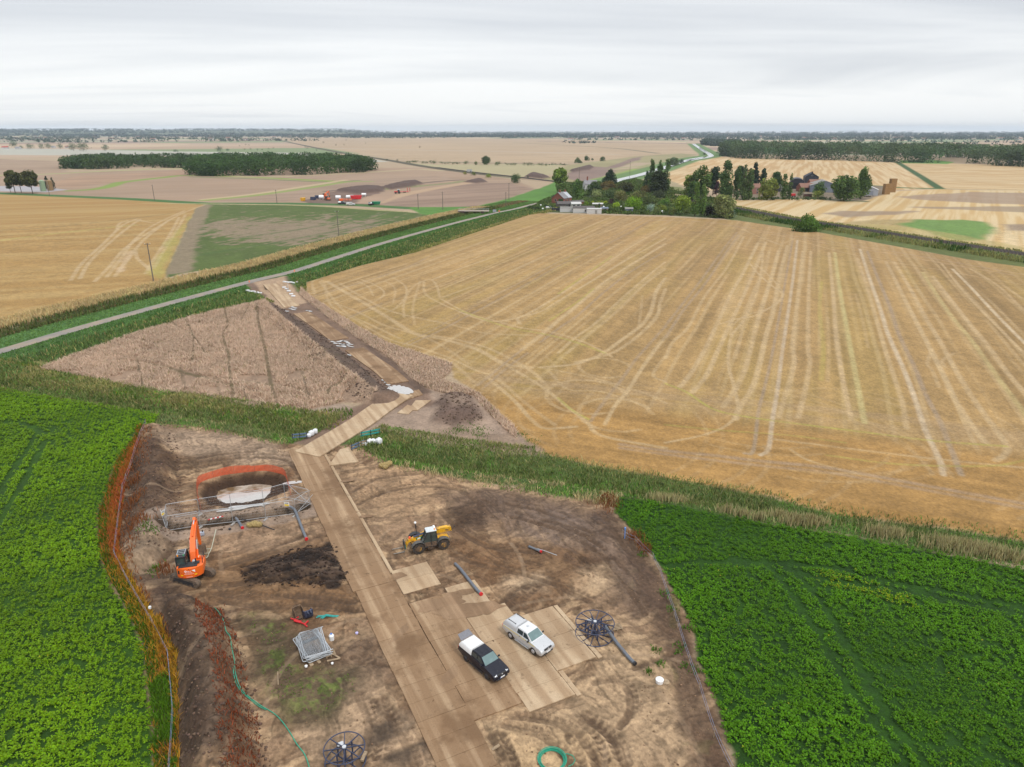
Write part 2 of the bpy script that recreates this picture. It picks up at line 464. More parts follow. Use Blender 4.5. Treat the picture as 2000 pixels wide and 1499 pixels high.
def stroke(line, width, col, strength=1.0, brk=0.0, seed=3, smooth=True, soft=0.5, off=0.0, world=False):
 pts = np.asarray(line, float) if world else GL(line)
 if smooth: pts = smooth_line(pts, 5)
 if off:
  t = np.gradient(pts, axis=0); t /= np.linalg.norm(t, axis=1)[:, None] + 1e-9
  pts = pts + np.stack([-t[:, 1], t[:, 0]], 1) * off
 # process in pieces to keep the tested area small
 for i in range(0, len(pts) - 1, 6):
  seg = pts[i:i + 7]
  idx = sub(seg, width * 1.2)
  if not len(idx): continue
  x, y = X[idx], Y[idx]
  d, _ = seg_dist(x, y, seg)
  px = dist[idx] * 0.0007
  m = sst(width * 0.5 + px, width * 0.5 * (1 - soft), d) * strength
  if brk: m = m * (1 - brk + brk * sst(0.3, 0.62, fbm(x * 0.5, y * 0.5, seed, 4)))
  k = m > 0.003
  # keep the strongest along joined pieces
  idx, m = idx[k], m[k]
  if len(idx): mix(idx, m * (1 - DONE[idx]), col); DONE[idx] = np.maximum(DONE[idx], m)
 DONE[:] = 0
DONE = np.zeros(NV)
STRAW = alb(188, 148, 92); PALE = alb(222, 194, 150); SOIL = alb(168, 141, 118); DARK = alb(92, 76, 66); PINK = alb(200, 176, 146)
GREEN = alb(82, 128, 62); DGREEN = alb(66, 92, 46); REED = alb(196, 178, 130); PLOUGH = alb(184, 156, 130); OLIVE = alb(196, 184, 144)
# --- the far fen: a patchwork of long fields
u1 = X * 0.92 + Y * 0.38; u2 = -X * 0.38 + Y * 0.92
cell = _h(np.floor(u1 / 620 + vnoise(u2 / 900, u1 * 0, 3)), np.floor(u2 / 330), 5)
tint = _h(np.floor(u1 / 620 + vnoise(u2 / 900, u1 * 0, 3)), np.floor(u2 / 330), 11)
pal = np.array([alb(212, 184, 156), alb(206, 178, 150), alb(220, 196, 164), alb(196, 172, 150), alb(190, 190, 160), alb(176, 152, 136), alb(150, 165, 120)])
C[:] = pal[np.minimum((cell * 7).astype(int), 6)] * (0.94 + 0.12 * tint)[:, None]
near = dist < 1500
C[near] = PINK
C *= (1 + 0.16 * (fbm(X * 0.004, Y * 0.02, 2, 4) - 0.5))[:, None]
# --- fields left of the railway
fill([(-600, 303), (0, 311), (130, 316), (130, 337), (0, 341), (-600, 343)], alb(190, 164, 138), 3, var=0.12, vs_=0.02, stripe=(68, 20, .5, alb(170, 142, 122)))
fill([(-600, 285), (0, 290), (140, 292), (330, 296), (600, 299), (700, 307), (760, 316), (700, 318), (580, 308), (300, 305), (0, 303), (-600, 305)], alb(206, 203, 188), 6, na=8, ns=.01, var=0.06, vs_=0.02)
fill([(-600, 343), (0, 341), (130, 336), (370, 332), (740, 328), (830, 328), (1000, 350), (1040, 366), (1050, 372), (985, 392), (925, 405), (760, 408), (600, 400), (400, 395), (0, 377), (-600, 366)], PLOUGH, 3, var=0.12, vs_=0.02, stripe=(66, 9, .55, alb(190, 164, 140)))
fill([(150, 345), (380, 332), (372, 341), (250, 352), (160, 366), (60, 366)], alb(198, 164, 134), 2, var=.12, vs_=.03, stripe=(70, 7, .5, alb(168, 140, 120)))
fill([(430, 392), (640, 356), (850, 344), (905, 352), (830, 356), (640, 378), (560, 394)], alb(176, 150, 128), 2, var=.12, vs_=.03, stripe=(60, 8, .5, alb(194, 168, 144)))
fill([(745, 400), (800, 381), (905, 358), (990, 358), (1042, 369), (985, 391), (920, 405), (830, 408)], alb(178, 151, 130), 2, var=.14, vs_=.03, stripe=(52, 10, .6, alb(150, 124, 106)))
YG = alb(150, 172, 84)
stroke([(0, 343), (100, 340), (225, 334), (350, 330), (500, 331)], 16, alb(184, 188, 128), .9)
stroke([(140, 373), (185, 370), (215, 364), (232, 358), (250, 355), (320, 347), (370, 343), (500, 347), (660, 355)], 14, YG, 1)
stroke([(372, 346), (500, 350), (640, 356), (700, 353)], 7, alb(110, 138, 78), .9)
stroke([(430, 342), (525, 346), (737, 336), (812, 331), (860, 334)], 15, alb(208, 190, 150), .8)
stroke([(400, 390), (500, 379), (612, 362), (675, 352)], 10, alb(214, 190, 152), .9)
stroke([(400, 392), (500, 382), (612, 366), (675, 356), (722, 355)], 11, alb(160, 176, 96), .9)
stroke([(830, 356), (905, 354), (1000, 352)], 8, alb(206, 176, 144), .7)
stroke([(640, 374), (700, 368), (780, 362), (880, 353), (920, 352)], 10, alb(124, 104, 92), .9)
stroke([(740, 372), (820, 364), (880, 358), (905, 354)], 12, alb(142, 150, 96), .8, brk=.4)
stroke([(735, 396), (770, 385), (830, 372), (900, 360), (920, 357)], 14, alb(212, 180, 146), .8)
fill([(592, 394), (640, 376), (700, 372), (745, 374), (735, 396), (740, 402), (700, 401), (600, 398)], alb(140, 116, 102), 1.5, na=3, ns=.05, var=.3, vs_=.08)
fill([(690, 398), (730, 380), (775, 376), (765, 385), (745, 400)], alb(196, 166, 140), 2, na=3, ns=.05, var=.15, vs_=.06)
# grey yard by the silos
fill([(-200, 362), (20, 364), (60, 364), (130, 371), (90, 376), (0, 374), (-200, 370)], alb(196, 192, 196), 2, na=2, ns=.05, var=.1, vs_=.05)
# --- beyond the railway
fill([(530, 270), (900, 270), (1000, 272), (1360, 280), (1370, 300), (1240, 310), (1100, 318), (800, 314), (640, 291)], alb(208, 182, 150), 5, var=.10, vs_=.008, stripe=(78, 40, .5, alb(196, 168, 134)))
stroke([(640, 290), (800, 293), (1000, 297), (1200, 302)], 40, alb(206, 196, 182), .5, brk=.4)
for yy in (301, 306, 310, 315): stroke([(760, yy), (900, yy + 1.5), (1050, yy + 2), (1180, yy + 1)], 6, alb(150, 140, 108), .6, brk=.8, seed=yy)
stroke([(1000, 279), (1100, 284), (1200, 290), (1285, 300)], 16, alb(120, 122, 96), .85)
stroke([(1060, 277), (1200, 279), (1345, 281)], 60, alb(128, 108, 112), .9)
stroke([(1160, 275), (1250, 274), (1340, 277)], 60, alb(150, 178, 126), .8)
fill([(640, 290), (825, 326), (1000, 349), (1090, 340), (1100, 322), (1000, 321), (850, 322), (790, 318)], OLIVE, 4, na=3, ns=.02, var=.08, vs_=.02)
stroke([(795, 316), (1000, 320), (1105, 322)], 14, DGREEN, .9)
fill([(1100, 324), (1240, 306), (1330, 300), (1360, 303), (1300, 322), (1210, 348), (1190, 354), (1120, 356), (1060, 352), (1090, 342)], alb(176, 166, 124), 4, na=4, ns=.02, var=.15, vs_=.02)
fill([(1110, 338), (1150, 325), (1185, 327), (1235, 309), (1256, 306), (1250, 312), (1205, 330), (1200, 340), (1170, 349), (1130, 354), (1108, 348)], alb(158, 134, 122), 3, na=4, ns=.02, var=.18, vs_=.03)
fill([(1150, 352), (1200, 340), (1240, 330), (1265, 333), (1215, 348), (1195, 356)], alb(160, 180, 96), 2, na=2, ns=.03, var=.1)
fill([(1190, 333), (1240, 318), (1275, 318), (1240, 329)], alb(200, 178, 150), 2, var=.1)
stroke([(1185, 331), (1250, 325), (1290, 322)], 5, alb(150, 170, 90), .8)
# --- right-hand fields beyond the trees
fill([(1225, 353), (1262, 340), (1345, 314), (1400, 306), (1480, 309), (1600, 312), (1750, 318), (1834, 369), (1740, 372), (1560, 366), (1430, 372), (1300, 372)], alb(216, 178, 126), 1.5, var=.10, vs_=.01, stripe=(22, 2.4, .8, alb(242, 216, 172)))
fill([(1762, 319), (1860, 320), (2000, 324), (2500, 338), (2500, 392), (2000, 374), (1838, 369)], alb(214, 180, 130), 1.5, var=.06, vs_=.01, stripe=(128, 3, .7, alb(238, 212, 170)))
fill([(1753, 314), (1820, 313), (1865, 317), (1850, 321), (1762, 319)], alb(122, 168, 80), 2)
stroke([(1752, 317), (1790, 340), (1836, 369)], 9, alb(74, 104, 58), 1)
stroke([(1690, 362), (1760, 367), (1836, 369)], 12, alb(84, 118, 62), 1)
stroke([(1836, 369), (1920, 371), (2000, 372), (2400, 386)], 4, alb(140, 136, 96), .7)
fill([(1370, 384), (1440, 388), (1560, 386), (1690, 392), (1745, 374), (1836, 370), (2000, 374), (2500, 390), (2500, 580), (2000, 492), (1750, 455), (1600, 434), (1500, 417), (1430, 405), (1365, 396)], alb(224, 188, 130), 1.5, var=.08, vs_=.02, stripe=(32, 2.6, .8, alb(244, 220, 176)))
for pl, c, s in [([(1740, 385), (1800, 381), (1900, 376), (2050, 378), (2050, 400), (1930, 399), (1820, 392)], alb(170, 146, 128), .75),
    ([(1590, 418), (1640, 412), (1790, 413), (1760, 420), (1650, 423)], alb(166, 144, 124), .8),
    ([(1780, 405), (1900, 404), (2050, 402), (2050, 418), (1900, 411)], alb(166, 146, 124), .75),
    ([(1600, 436), (1700, 432), (1800, 428), (1780, 450), (1700, 450)], alb(186, 164, 110), .8),
    ([(1970, 440), (2050, 438), (2050, 452), (1975, 450)], alb(160, 140, 122), .8)]:
 fill(pl, c, 3, na=6, ns=.05, var=.15, vs_=.08, strength=s)
fill([(1760, 436), (1800, 430), (1880, 429), (1920, 434), (1936, 452), (1915, 464), (1880, 468), (1820, 458), (1775, 446)], alb(120, 160, 80), 3, na=7, ns=.04, var=.14, vs_=.15, strength=.95)
fill([(1590, 446), (1700, 452), (1760, 458), (1900, 478), (2100, 508), (2100, 500), (1930, 470), (1780, 444), (1690, 438)], alb(196, 178, 112), 2, na=3, ns=.05, strength=.6)
# --- left stubble field
fill(SL, alb(190, 152, 92), .6, var=.05, vs_=.03, stripe=(72, 9, .45, alb(214, 184, 124)))
for ln, w, c, s in [([(0, 438), (100, 433), (250, 416), (400, 402)], 3, alb(186, 138, 80), .8), ([(0, 450), (80, 446), (250, 428), (330, 418)], 3, alb(150, 130, 90), .6), ([(0, 403), (200, 396), (330, 403)], 4, alb(190, 140, 84), .5),
     ([(30, 407), (150, 398), (300, 400)], 3, alb(186, 138, 80), .5), ([(0, 470), (120, 455), (260, 440)], 5, alb(200, 190, 110), .5), ([(0, 610), (150, 578), (300, 545)], 4, alb(190, 150, 90), .6)]:
 stroke(ln, w, c, s, brk=.6)
for ln in [[(138, 548), (160, 515), (200, 478), (240, 440), (268, 428)], [(156, 545), (175, 512), (210, 478), (250, 445), (275, 428)], [(185, 550), (215, 520), (245, 485), (290, 455), (350, 420), (390, 404)], [(208, 542), (240, 500), (262, 470), (300, 440), (360, 412)],
  [(225, 540), (255, 500), (285, 465), (330, 430)], [(300, 525), (320, 490), (345, 450), (362, 420)], [(285, 535), (305, 500), (330, 462), (350, 425)], [(228, 448), (235, 436), (260, 430), (300, 436)], [(265, 490), (268, 505), (285, 520), (296, 530)]]:
 stroke(ln, 1.5, PALE, .75, brk=.5)
fill([(290, 530), (330, 470), (372, 420), (382, 412), (345, 470), (325, 530), (312, 545)], alb(186, 184, 96), 2, na=3, ns=.08, strength=.55)
fill([(225, 530), (240, 505), (262, 480), (256, 500), (238, 532)], alb(228, 198, 160), 1, na=2, ns=.3, strength=.6)
# --- the thin green crop with bare patches
idx, m = fill(PATCHY, alb(98, 116, 56), .8, na=1, ns=.1, var=.2, vs_=.1)
x, y = X[idx], Y[idx]
az = math.radians(20); b = x * math.cos(az) - y * math.sin(az); al = x * math.sin(az) + y * math.cos(az)
big = fbm(x * .012, y * .02, 31, 3)
gx, gy = G(500, 448); blob = np.exp(-(((x - gx) / 75) ** 2 + ((y - gy) / 45) ** 2)); w = sst(.50, .60, blob * .22 + big * .2 + .30 * fbm(b * .5, al * .1, 33, 3) + .30 * fbm(x * .3, y * .3, 35, 4)) * m * .8
w = np.maximum(w, .75 * m * sst(1.5, -1.5, -3 + 4 * fbm(x * .15, y * .15, 34, 3) + seg_dist(x, y, smooth_line(GL([(392, 402), (368, 440), (352, 480), (338, 530)]), 3))[0] - 5))
mix(idx, w, alb(172, 148, 126))
for ln in [[(430, 470), (600, 446), (760, 415)], [(380, 500), (560, 470), (760, 432)]]: stroke(ln, 4, alb(84, 112, 58), .6, brk=.5)
# --- farm track and grass north of it
stroke([(-300, 367), (0, 378), (250, 389), (400, 398), (560, 398), (700, 401), (800, 407), (900, 411)], 15, alb(84, 126, 66), 1, smooth=False)
stroke([(330, 398), (450, 399), (600, 402), (740, 411), (800, 414)], 5, alb(206, 190, 140), .8, brk=.3)
fill([(800, 405), (925, 404), (985, 391), (1045, 371), (1095, 352), (1130, 362), (1090, 385), (1040, 396), (960, 412), (880, 424), (820, 418)], alb(102, 148, 64), 1.5, na=2, ns=.05, var=.2, vs_=.08)
# --- the cottage gardens and the scrub
GARDEN = GL([(1030, 412), (1055, 394), (1090, 380), (1085, 362), (1130, 356), (1200, 356), (1240, 350), (1330, 372), (1420, 392), (1434, 415), (1430, 428), (1300, 421), (1060, 415)])
fill(GARDEN, alb(88, 102, 56), 1.5, na=2, ns=.06, var=.35, vs_=.1)
fill([(1250, 350), (1300, 352), (1370, 372), (1365, 388), (1310, 384), (1280, 372)], alb(186, 170, 134), 2, na=3, ns=.05, var=.12)
fill([(1290, 362), (1330, 366), (1350, 376), (1310, 372)], alb(134, 138, 82), 2, na=3, ns=.05)
fill([(1120, 388), (1190, 384), (1200, 394), (1130, 396)], alb(120, 142, 80), 1.5, na=1, ns=.1)
fill([(1310, 412), (1350, 411), (1350, 418), (1300, 418)], alb(112, 168, 70), 1)
FARM = GL([(1440, 392), (1440, 372), (1560, 360), (1640, 358), (1745, 366), (1730, 378), (1690, 393), (1560, 388)])
fill(FARM, alb(146, 130, 108), 2, na=2, ns=.06, var=.3, vs_=.1)
stroke([(1440, 389), (1560, 388), (1690, 394)], 7, alb(70, 96, 50), 1)
# --- the big stubble field
idx, m = fill(S1, alb(190, 155, 102), .5, na=.5, ns=.3)
x, y = X[idx], Y[idx]
az = math.radians(22.0); b = x * math.cos(az) - y * math.sin(az); al = x * math.sin(az) + y * math.cos(az)
DF = sst(330, 130, dist[idx]); fine = fbm(b * .42, al * .012, 41, 3); swath = vnoise(b / 6.0, al * .004, 43); drift = fbm(x * .015, y * .015, 45, 3); mott = fbm(x * .35, y * .35, 49, 4)
c = C[idx]
f2 = fbm(x * 1.6, y * 1.6, 50, 3, .7)
c = c * (1 + .20 * (swath - .5) + .55 * (fine - .5) + .24 * (drift - .5) + .26 * DF * (mott - .5) + .34 * DF * (f2 - .5))[:, None]
wb = b + 1.2 * (fbm(al * .02, b * .05, 52, 2) - .5)
for sp, ph, am in ((3.1, .0, .34), (5.3, 1.7, .5), (8.7, 3.1, .5)):
 q_ = np.abs(((wb + ph) / sp) % 1 - .5) * sp; wl = .38 + .0016 * dist[idx]; lm = sst(wl, wl * .3, q_) * sst(.38, .62, fbm(b * .11, al * .015, int(sp * 10), 3)) * am; c = c * (1 - lm[:, None]) + alb(216, 186, 138) * lm[:, None]
g = sst(.52, .75, fbm(b * .12, al * .012, 47, 3)); c = c * (1 - .28 * g[:, None]) + alb(190, 166, 88) * .28 * g[:, None]
fg = sst(150, 420, y); c = c * (1 - .30 * fg[:, None]) + alb(188, 152, 106) * (.30 * fg)[:, None]
# headland along the ditch, drilled and cut the other way
dd, _ = seg_dist(x, y, DITCH)
hb = sst(34, 24, dd) * sst(860, 900, 0 * x + 1000)
hl = fbm(dd * .75, (x * .9 + y * .2) * .03, 51, 3)
hcol = alb(192, 150, 90) * (1 + .5 * (hl - .5) + .25 * (mott - .5))[:, None]
hm = (sst(30, 22, dd) * m)[:, None]
c = c * (1 - hm) + hcol * hm
hm = (np.exp(-((dd - 34) / 6) ** 2) * .55 * sst(.3, .6, hl))[:, None]; c = c * (1 - hm) + alb(190, 160, 120) * hm
C[idx] = C[idx] * (1 - m[:, None]) + c * m[:, None]
P_ = alb(218, 188, 142); GR = alb(186, 160, 128); YGR = alb(196, 186, 96)
for ln, w, c, s in [(Z2([(400, 125), (330, 210), (200, 390), (60, 570), (0, 645)]), 1.3, GR, .8), (Z1([(2000, 650), (1900, 760), (1830, 840), (1760, 940), (1680, 1040), (1580, 1180)]), 1.2, GR, .8),
 (Z2([(410, 140), (350, 220), (230, 400), (100, 560), (0, 715)]), 1.3, GR, .8), (Z1([(2000, 710), (1930, 800), (1860, 900), (1790, 1010), (1720, 1090), (1660, 1200)]), 1.2, P_, .8),
 (Z2([(435, 150), (390, 240), (330, 340), (220, 480), (130, 650), (40, 740), (0, 830)]), 1.4, P_, .7), (Z1([(2000, 815), (1930, 920), (2000, 960)]), 1.2, P_, .6),
 (Z2([(515, 185), (440, 340), (370, 460), (300, 610), (230, 760), (150, 900), (80, 990)]), 1.8, P_, .9), (Z2([(560, 180), (500, 330), (420, 510), (350, 660), (290, 790), (230, 920), (150, 1020)]), 1.8, P_, .9),
 (Z2([(545, 240), (520, 420), (440, 610), (370, 700), (350, 850), (380, 980), (410, 1110)]), 1.2, P_, .8), (Z2([(580, 230), (560, 330), (500, 440), (440, 600), (420, 700), (390, 830)]), 1.4, P_, .5),
 (Z2([(630, 230), (610, 310), (560, 480), (510, 640), (470, 790), (440, 900), (390, 1000), (320, 1100)]), 1.8, P_, .85), (Z2([(680, 200), (640, 350), (600, 560), (560, 700), (520, 880), (480, 1000), (410, 1110), (390, 1170)]), 1.8, P_, .85),
 (Z2([(710, 170), (680, 330), (640, 560), (600, 780), (560, 960), (520, 1120), (490, 1340), (440, 1360)]), 1.0, GR, 1.), (Z2([(735, 170), (715, 350), (680, 600), (650, 800), (625, 1000), (595, 1180), (575, 1330), (530, 1370)]), 1.2, alb(216, 192, 160), 1.),
 (Z2([(765, 230), (745, 430), (720, 640), (710, 770), (720, 850), (680, 1000), (630, 1160)]), 1.6, P_, .8), (Z2([(810, 230), (800, 430), (795, 640), (795, 780), (805, 850), (780, 1000), (740, 1160)]), 1.6, P_, .8),
 (Z2([(870, 400), (860, 560), (880, 760), (870, 950)]), 1.6, YGR, .35), (Z2([(905, 600), (910, 760), (905, 960)]), 1.2, P_, .4),
 (Z2([(912, 240), (935, 480), (950, 700), (980, 900), (1020, 1100), (1035, 1170)]), 1.6, P_, .9), (Z2([(945, 240), (970, 430), (1000, 600), (1030, 760), (1060, 920), (1090, 1080), (1110, 1190)]), 1.7, alb(214, 196, 136), .9),
 (Z2([(1070, 270), (1130, 450), (1180, 620), (1230, 800), (1280, 950), (1320, 1070), (1345, 1220)]), 1.5, P_, .75), (Z2([(1060, 470), (1100, 620), (1130, 770)]), 1.2, P_, .4),
 (Z2([(1085, 220), (1130, 360), (1200, 560), (1240, 690), (1320, 870), (1390, 1050), (1450, 1230), (1530, 1400), (1550, 1480)]), 1.5, alb(222, 198, 164), 1.), (Z2([(1125, 230), (1180, 370), (1250, 540), (1300, 690), (1390, 880), (1450, 1030), (1530, 1180), (1590, 1330), (1650, 1480)]), 1.5, GR, 1.),
 (Z2([(1230, 290), (1310, 450), (1390, 610), (1470, 760), (1540, 900), (1610, 1050), (1700, 1190), (1780, 1300)]), 1.8, P_, .85), (Z2([(1275, 290), (1370, 450), (1450, 600), (1540, 750), (1610, 880), (1700, 1030), (1800, 1170), (1900, 1310), (1890, 1370), (1840, 1400)]), 1.8, P_, .85),
 (Z2([(1435, 350), (1510, 470), (1600, 600), (1700, 720), (1800, 860), (1900, 1000), (2000, 1130), (2200, 1400)]), 1.8, alb(214, 192, 134), .8), (Z2([(1490, 370), (1590, 500), (1700, 640), (1800, 760), (1900, 900), (2000, 1020), (2200, 1280)]), 1.8, P_, .85),
 (Z2([(1540, 300), (1640, 430), (1760, 560), (1880, 680), (2000, 800), (2200, 1000)]), 1.2, P_, .8), (Z2([(1600, 330), (1700, 430), (1850, 590), (2000, 740), (2200, 930)]), 1.4, alb(226, 202, 166), 1.),
 (Z2([(1700, 330), (1850, 420), (2000, 560), (2200, 730)]), 1.4, P_, .6), (Z2([(1880, 420), (2000, 500)]), 1.4, P_, .5), (Z2([(1480, 800), (1460, 860), (1490, 900), (1525, 990)]), 1.2, P_, .6), (Z2([(1610, 800), (1545, 840), (1560, 880)]), 1.2, P_, .6),
 (Z2([(470, 300), (520, 360), (600, 430), (650, 470), (620, 520), (500, 590), (390, 610), (300, 640)]), .9, P_, .85), (Z2([(500, 300), (580, 370), (640, 440), (655, 480), (600, 540), (450, 590), (380, 640), (360, 700)]), .9, P_, .7), (Z2([(430, 110), (520, 150), (620, 190), (680, 200)]), 1.2, P_, .6), (Z2([(560, 160), (640, 190), (720, 160)]), 1.2, P_, .5),
 (Z2([(-100, 62), (0, 60), (250, 72), (500, 112), (800, 160), (1200, 222), (1600, 292), (2000, 362)]), 1.4, alb(196, 166, 134), .8), (Z2([(500, 122), (800, 172), (1200, 236), (1500, 290), (2000, 375)]), 1.6, alb(206, 174, 138), .6), (Z2([(700, 160), (1000, 240), (1250, 290), (1500, 330), (2000, 420)]), 1.2, P_, .5),
 (Z2([(0, 970), (120, 1020), (260, 1110), (420, 1150), (700, 1190), (1100, 1240), (1500, 1290), (1900, 1320)]), 1.0, YGR, .75), (Z2([(0, 1300), (200, 1260), (330, 1210), (400, 1150)]), 1.0, P_, .7), (Z2([(600, 1280), (1000, 1330), (1500, 1390), (2000, 1440)]), 1.2, P_, .6),
 (Z2([(700, 1340), (780, 1390), (900, 1430), (1100, 1480)]), 1.0, P_, .6), (Z2([(900, 1370), (1300, 1420), (1800, 1430), (2000, 1400)]), .9, YGR, .5), (Z2([(0, 1200), (300, 1230), (700, 1260), (1000, 1300)]), 1.0, YGR, .45),
 (Z2([(-250, 1310), (0, 1345), (300, 1375), (550, 1405), (900, 1440), (1400, 1530), (2000, 1640)]), 1.8, alb(188, 160, 130), .75), (Z2([(-250, 1330), (0, 1365), (550, 1430), (900, 1465), (1400, 1555), (2000, 1665)]), 1.6, alb(188, 160, 130), .6),
 (Z1([(0, 490), (150, 450), (320, 400), (560, 320), (700, 250)]), 1.3, GR, .7), (Z1([(0, 475), (120, 440), (300, 380), (560, 300)]), 1.1, P_, .6),
 (Z1([(110, 400), (230, 470), (350, 540), (480, 620), (600, 690), (750, 720), (950, 780), (1100, 860), (1250, 880)]), 2.4, P_, .8), (Z1([(180, 410), (330, 500), (450, 560), (600, 600), (800, 640), (1000, 690), (1250, 700)]), 1.6, P_, .6),
 (Z1([(40, 440), (40, 470), (30, 400), (90, 400), (130, 530), (280, 620), (450, 720), (600, 760), (800, 830), (950, 900), (1030, 920)]), 1.2, P_, .6), (Z1([(70, 400), (200, 560), (350, 640), (520, 720)]), 1.2, P_, .6), (Z1([(100, 500), (280, 570), (420, 640), (550, 680), (720, 740), (900, 860)]), 1.4, P_, .55),
 (Z1([(540, 600), (540, 520), (590, 430), (680, 390), (720, 420), (740, 490)]), 1.2, P_, .6), (Z1([(600, 640), (590, 540), (630, 400)]), 1.2, P_, .5), (Z1([(650, 400), (660, 470), (760, 530), (900, 590)]), 1.2, P_, .6),
 (Z1([(2000, 100), (1850, 180), (1700, 280), (1550, 380), (1400, 480), (1250, 570), (1150, 610), (1000, 620), (850, 570)]), 1.4, P_, .85), (Z1([(2000, 160), (1800, 270), (1600, 390), (1400, 510), (1300, 570), (1180, 600), (1190, 640)]), 1.4, P_, .8), (Z1([(1400, 470), (1500, 400), (1600, 330), (1700, 260)]), 1.0, YGR, .7),
 (Z1([(2000, 190), (1800, 310), (1650, 410), (1500, 540), (1400, 620), (1280, 720), (1200, 780)]), 2.0, P_, .9), (Z1([(2000, 230), (1830, 330), (1680, 440), (1520, 580), (1420, 650), (1300, 740)]), 1.4, GR, .8), (Z1([(1350, 620), (1500, 520), (1600, 440)]), 1.0, YGR, .6),
 (Z1([(2000, 290), (1900, 370), (1750, 500), (1600, 640), (1500, 710), (1400, 800)]), 1.4, P_, .75), (Z1([(2000, 330), (1880, 420), (1760, 540), (1620, 660), (1450, 800)]), 1.4, P_, .5), (Z1([(2000, 380), (1950, 450), (1920, 560), (1870, 640), (1750, 730), (1650, 800), (1500, 860), (1300, 880)]), 1.8, P_, .85),
 (Z1([(2000, 440), (1970, 520), (1950, 600), (1850, 700), (1700, 800), (1500, 850)]), 1.6, P_, .7), (Z1([(1870, 480), (1860, 580), (1850, 650)]), 1.2, P_, .5),
 (Z1([(1900, 70), (1700, 180), (1450, 290), (1250, 400), (1050, 510), (900, 590), (750, 670), (560, 760)]), 1.1, GR, .8), (Z1([(1880, 60), (1680, 165), (1430, 275), (1230, 385), (1030, 490), (880, 570), (720, 660), (530, 755)]), .9, GR, .6),
 (Z1([(1550, 40), (1350, 120), (1100, 240), (850, 330), (700, 390)]), 1.4, P_, .75), (Z1([(1520, 40), (1300, 110), (1050, 220), (850, 310)]), 1.2, P_, .5), (Z1([(1850, 60), (1500, 180), (1250, 290), (1000, 400), (750, 490)]), 1.4, P_, .55), (Z1([(1300, 190), (1050, 300), (850, 390), (740, 430)]), 1.2, P_, .5),
 (Z1([(1100, 60), (800, 160), (500, 270), (200, 350)]), 1.2, P_, .5), (Z1([(1350, 60), (1000, 170), (700, 280), (400, 380)]), 1.2, P_, .4), (Z1([(300, 390), (380, 420), (430, 460), (400, 500), (300, 540)]), 1.0, P_, .7), (Z1([(280, 400), (340, 430), (370, 480)]), 1.0, P_, .6), (Z1([(480, 380), (550, 430), (540, 500), (480, 560)]), 1.0, P_, .7), (Z1([(440, 400), (490, 440), (480, 520)]), 1.0, P_, .5),
 (Z1([(1130, 880), (1300, 980), (1450, 1100), (1560, 1180), (1640, 1260), (2000, 1330)]), 1.4, P_, .7), (Z1([(1000, 930), (1150, 1060), (1250, 1170), (1330, 1220), (1500, 1210)]), 1.4, P_, .75), (Z1([(1060, 940), (1220, 1080), (1380, 1200)]), 1.4, P_, .5), (Z1([(1400, 1050), (1480, 1120), (1570, 1170)]), 1.0, YGR, .7),
 (Z1([(750, 500), (900, 580), (1050, 620), (1200, 660), (1350, 680), (1550, 740), (1700, 820)]), 1.2, P_, .7), (Z1([(850, 560), (1100, 650), (1350, 700), (1500, 740), (1660, 800)]), 1.2, YGR, .6), (Z1([(650, 800), (800, 850), (930, 960)]), 1.4, P_, .6), (Z1([(700, 700), (900, 740), (1050, 790), (1250, 900), (1350, 1000)]), 1.6, P_, .6),
 (Z1([(950, 980), (1030, 920), (1100, 860), (1200, 780)]), 1.0, GR, .8), (Z1([(980, 1000), (1070, 920), (1130, 870), (1230, 800)]), 1.0, GR, .7), (Z1([(1350, 900), (1450, 1000), (1600, 1010), (1700, 1030), (1900, 1100)]), 1.2, P_, .5), (Z1([(1300, 880), (1600, 940), (1900, 1030), (2000, 1080)]), 1.2, P_, .5), (Z1([(200, 620), (300, 570), (420, 520)]), .9, GR, .7)]:
 stroke(ln, w * .80, c, s, brk=.3, soft=.75, seed=int(abs(ln[0][0] * 7 + ln[0][1])) % 97)
for cx_, cy_, r in [(1560, 1040, 7), (1660, 880, 5), (1720, 1140, 6)]:
 px, py = Z1([(cx_, cy_)])[0]; gx, gy = G(px, py)
 tt = np.linspace(0, 5.2, 14); stroke(np.stack([gx + r * np.cos(tt), gy + r * 1.2 * np.sin(tt)], 1), 1.0, P_, .5, brk=.5, smooth=False, world=True)
for k in range(26):   # extra turning arcs on the headland
 px, py = random.choice([(random.uniform(700, 1000), random.uniform(560, 740)), (random.uniform(900, 1250), random.uniform(640, 860)), (random.uniform(1200, 1700), random.uniform(800, 890))])
 gx, gy = G(px, py); r = random.uniform(8, 30); a0 = random.uniform(0, 6.3); tt = np.linspace(a0, a0 + random.uniform(.8, 2.2), 10)
 for dr in (0, 2.4): stroke(np.stack([gx + (r + dr) * np.cos(tt), gy + (r + dr) * np.sin(tt)], 1), .8, P_, .22, brk=.6, seed=k, smooth=False, world=True)
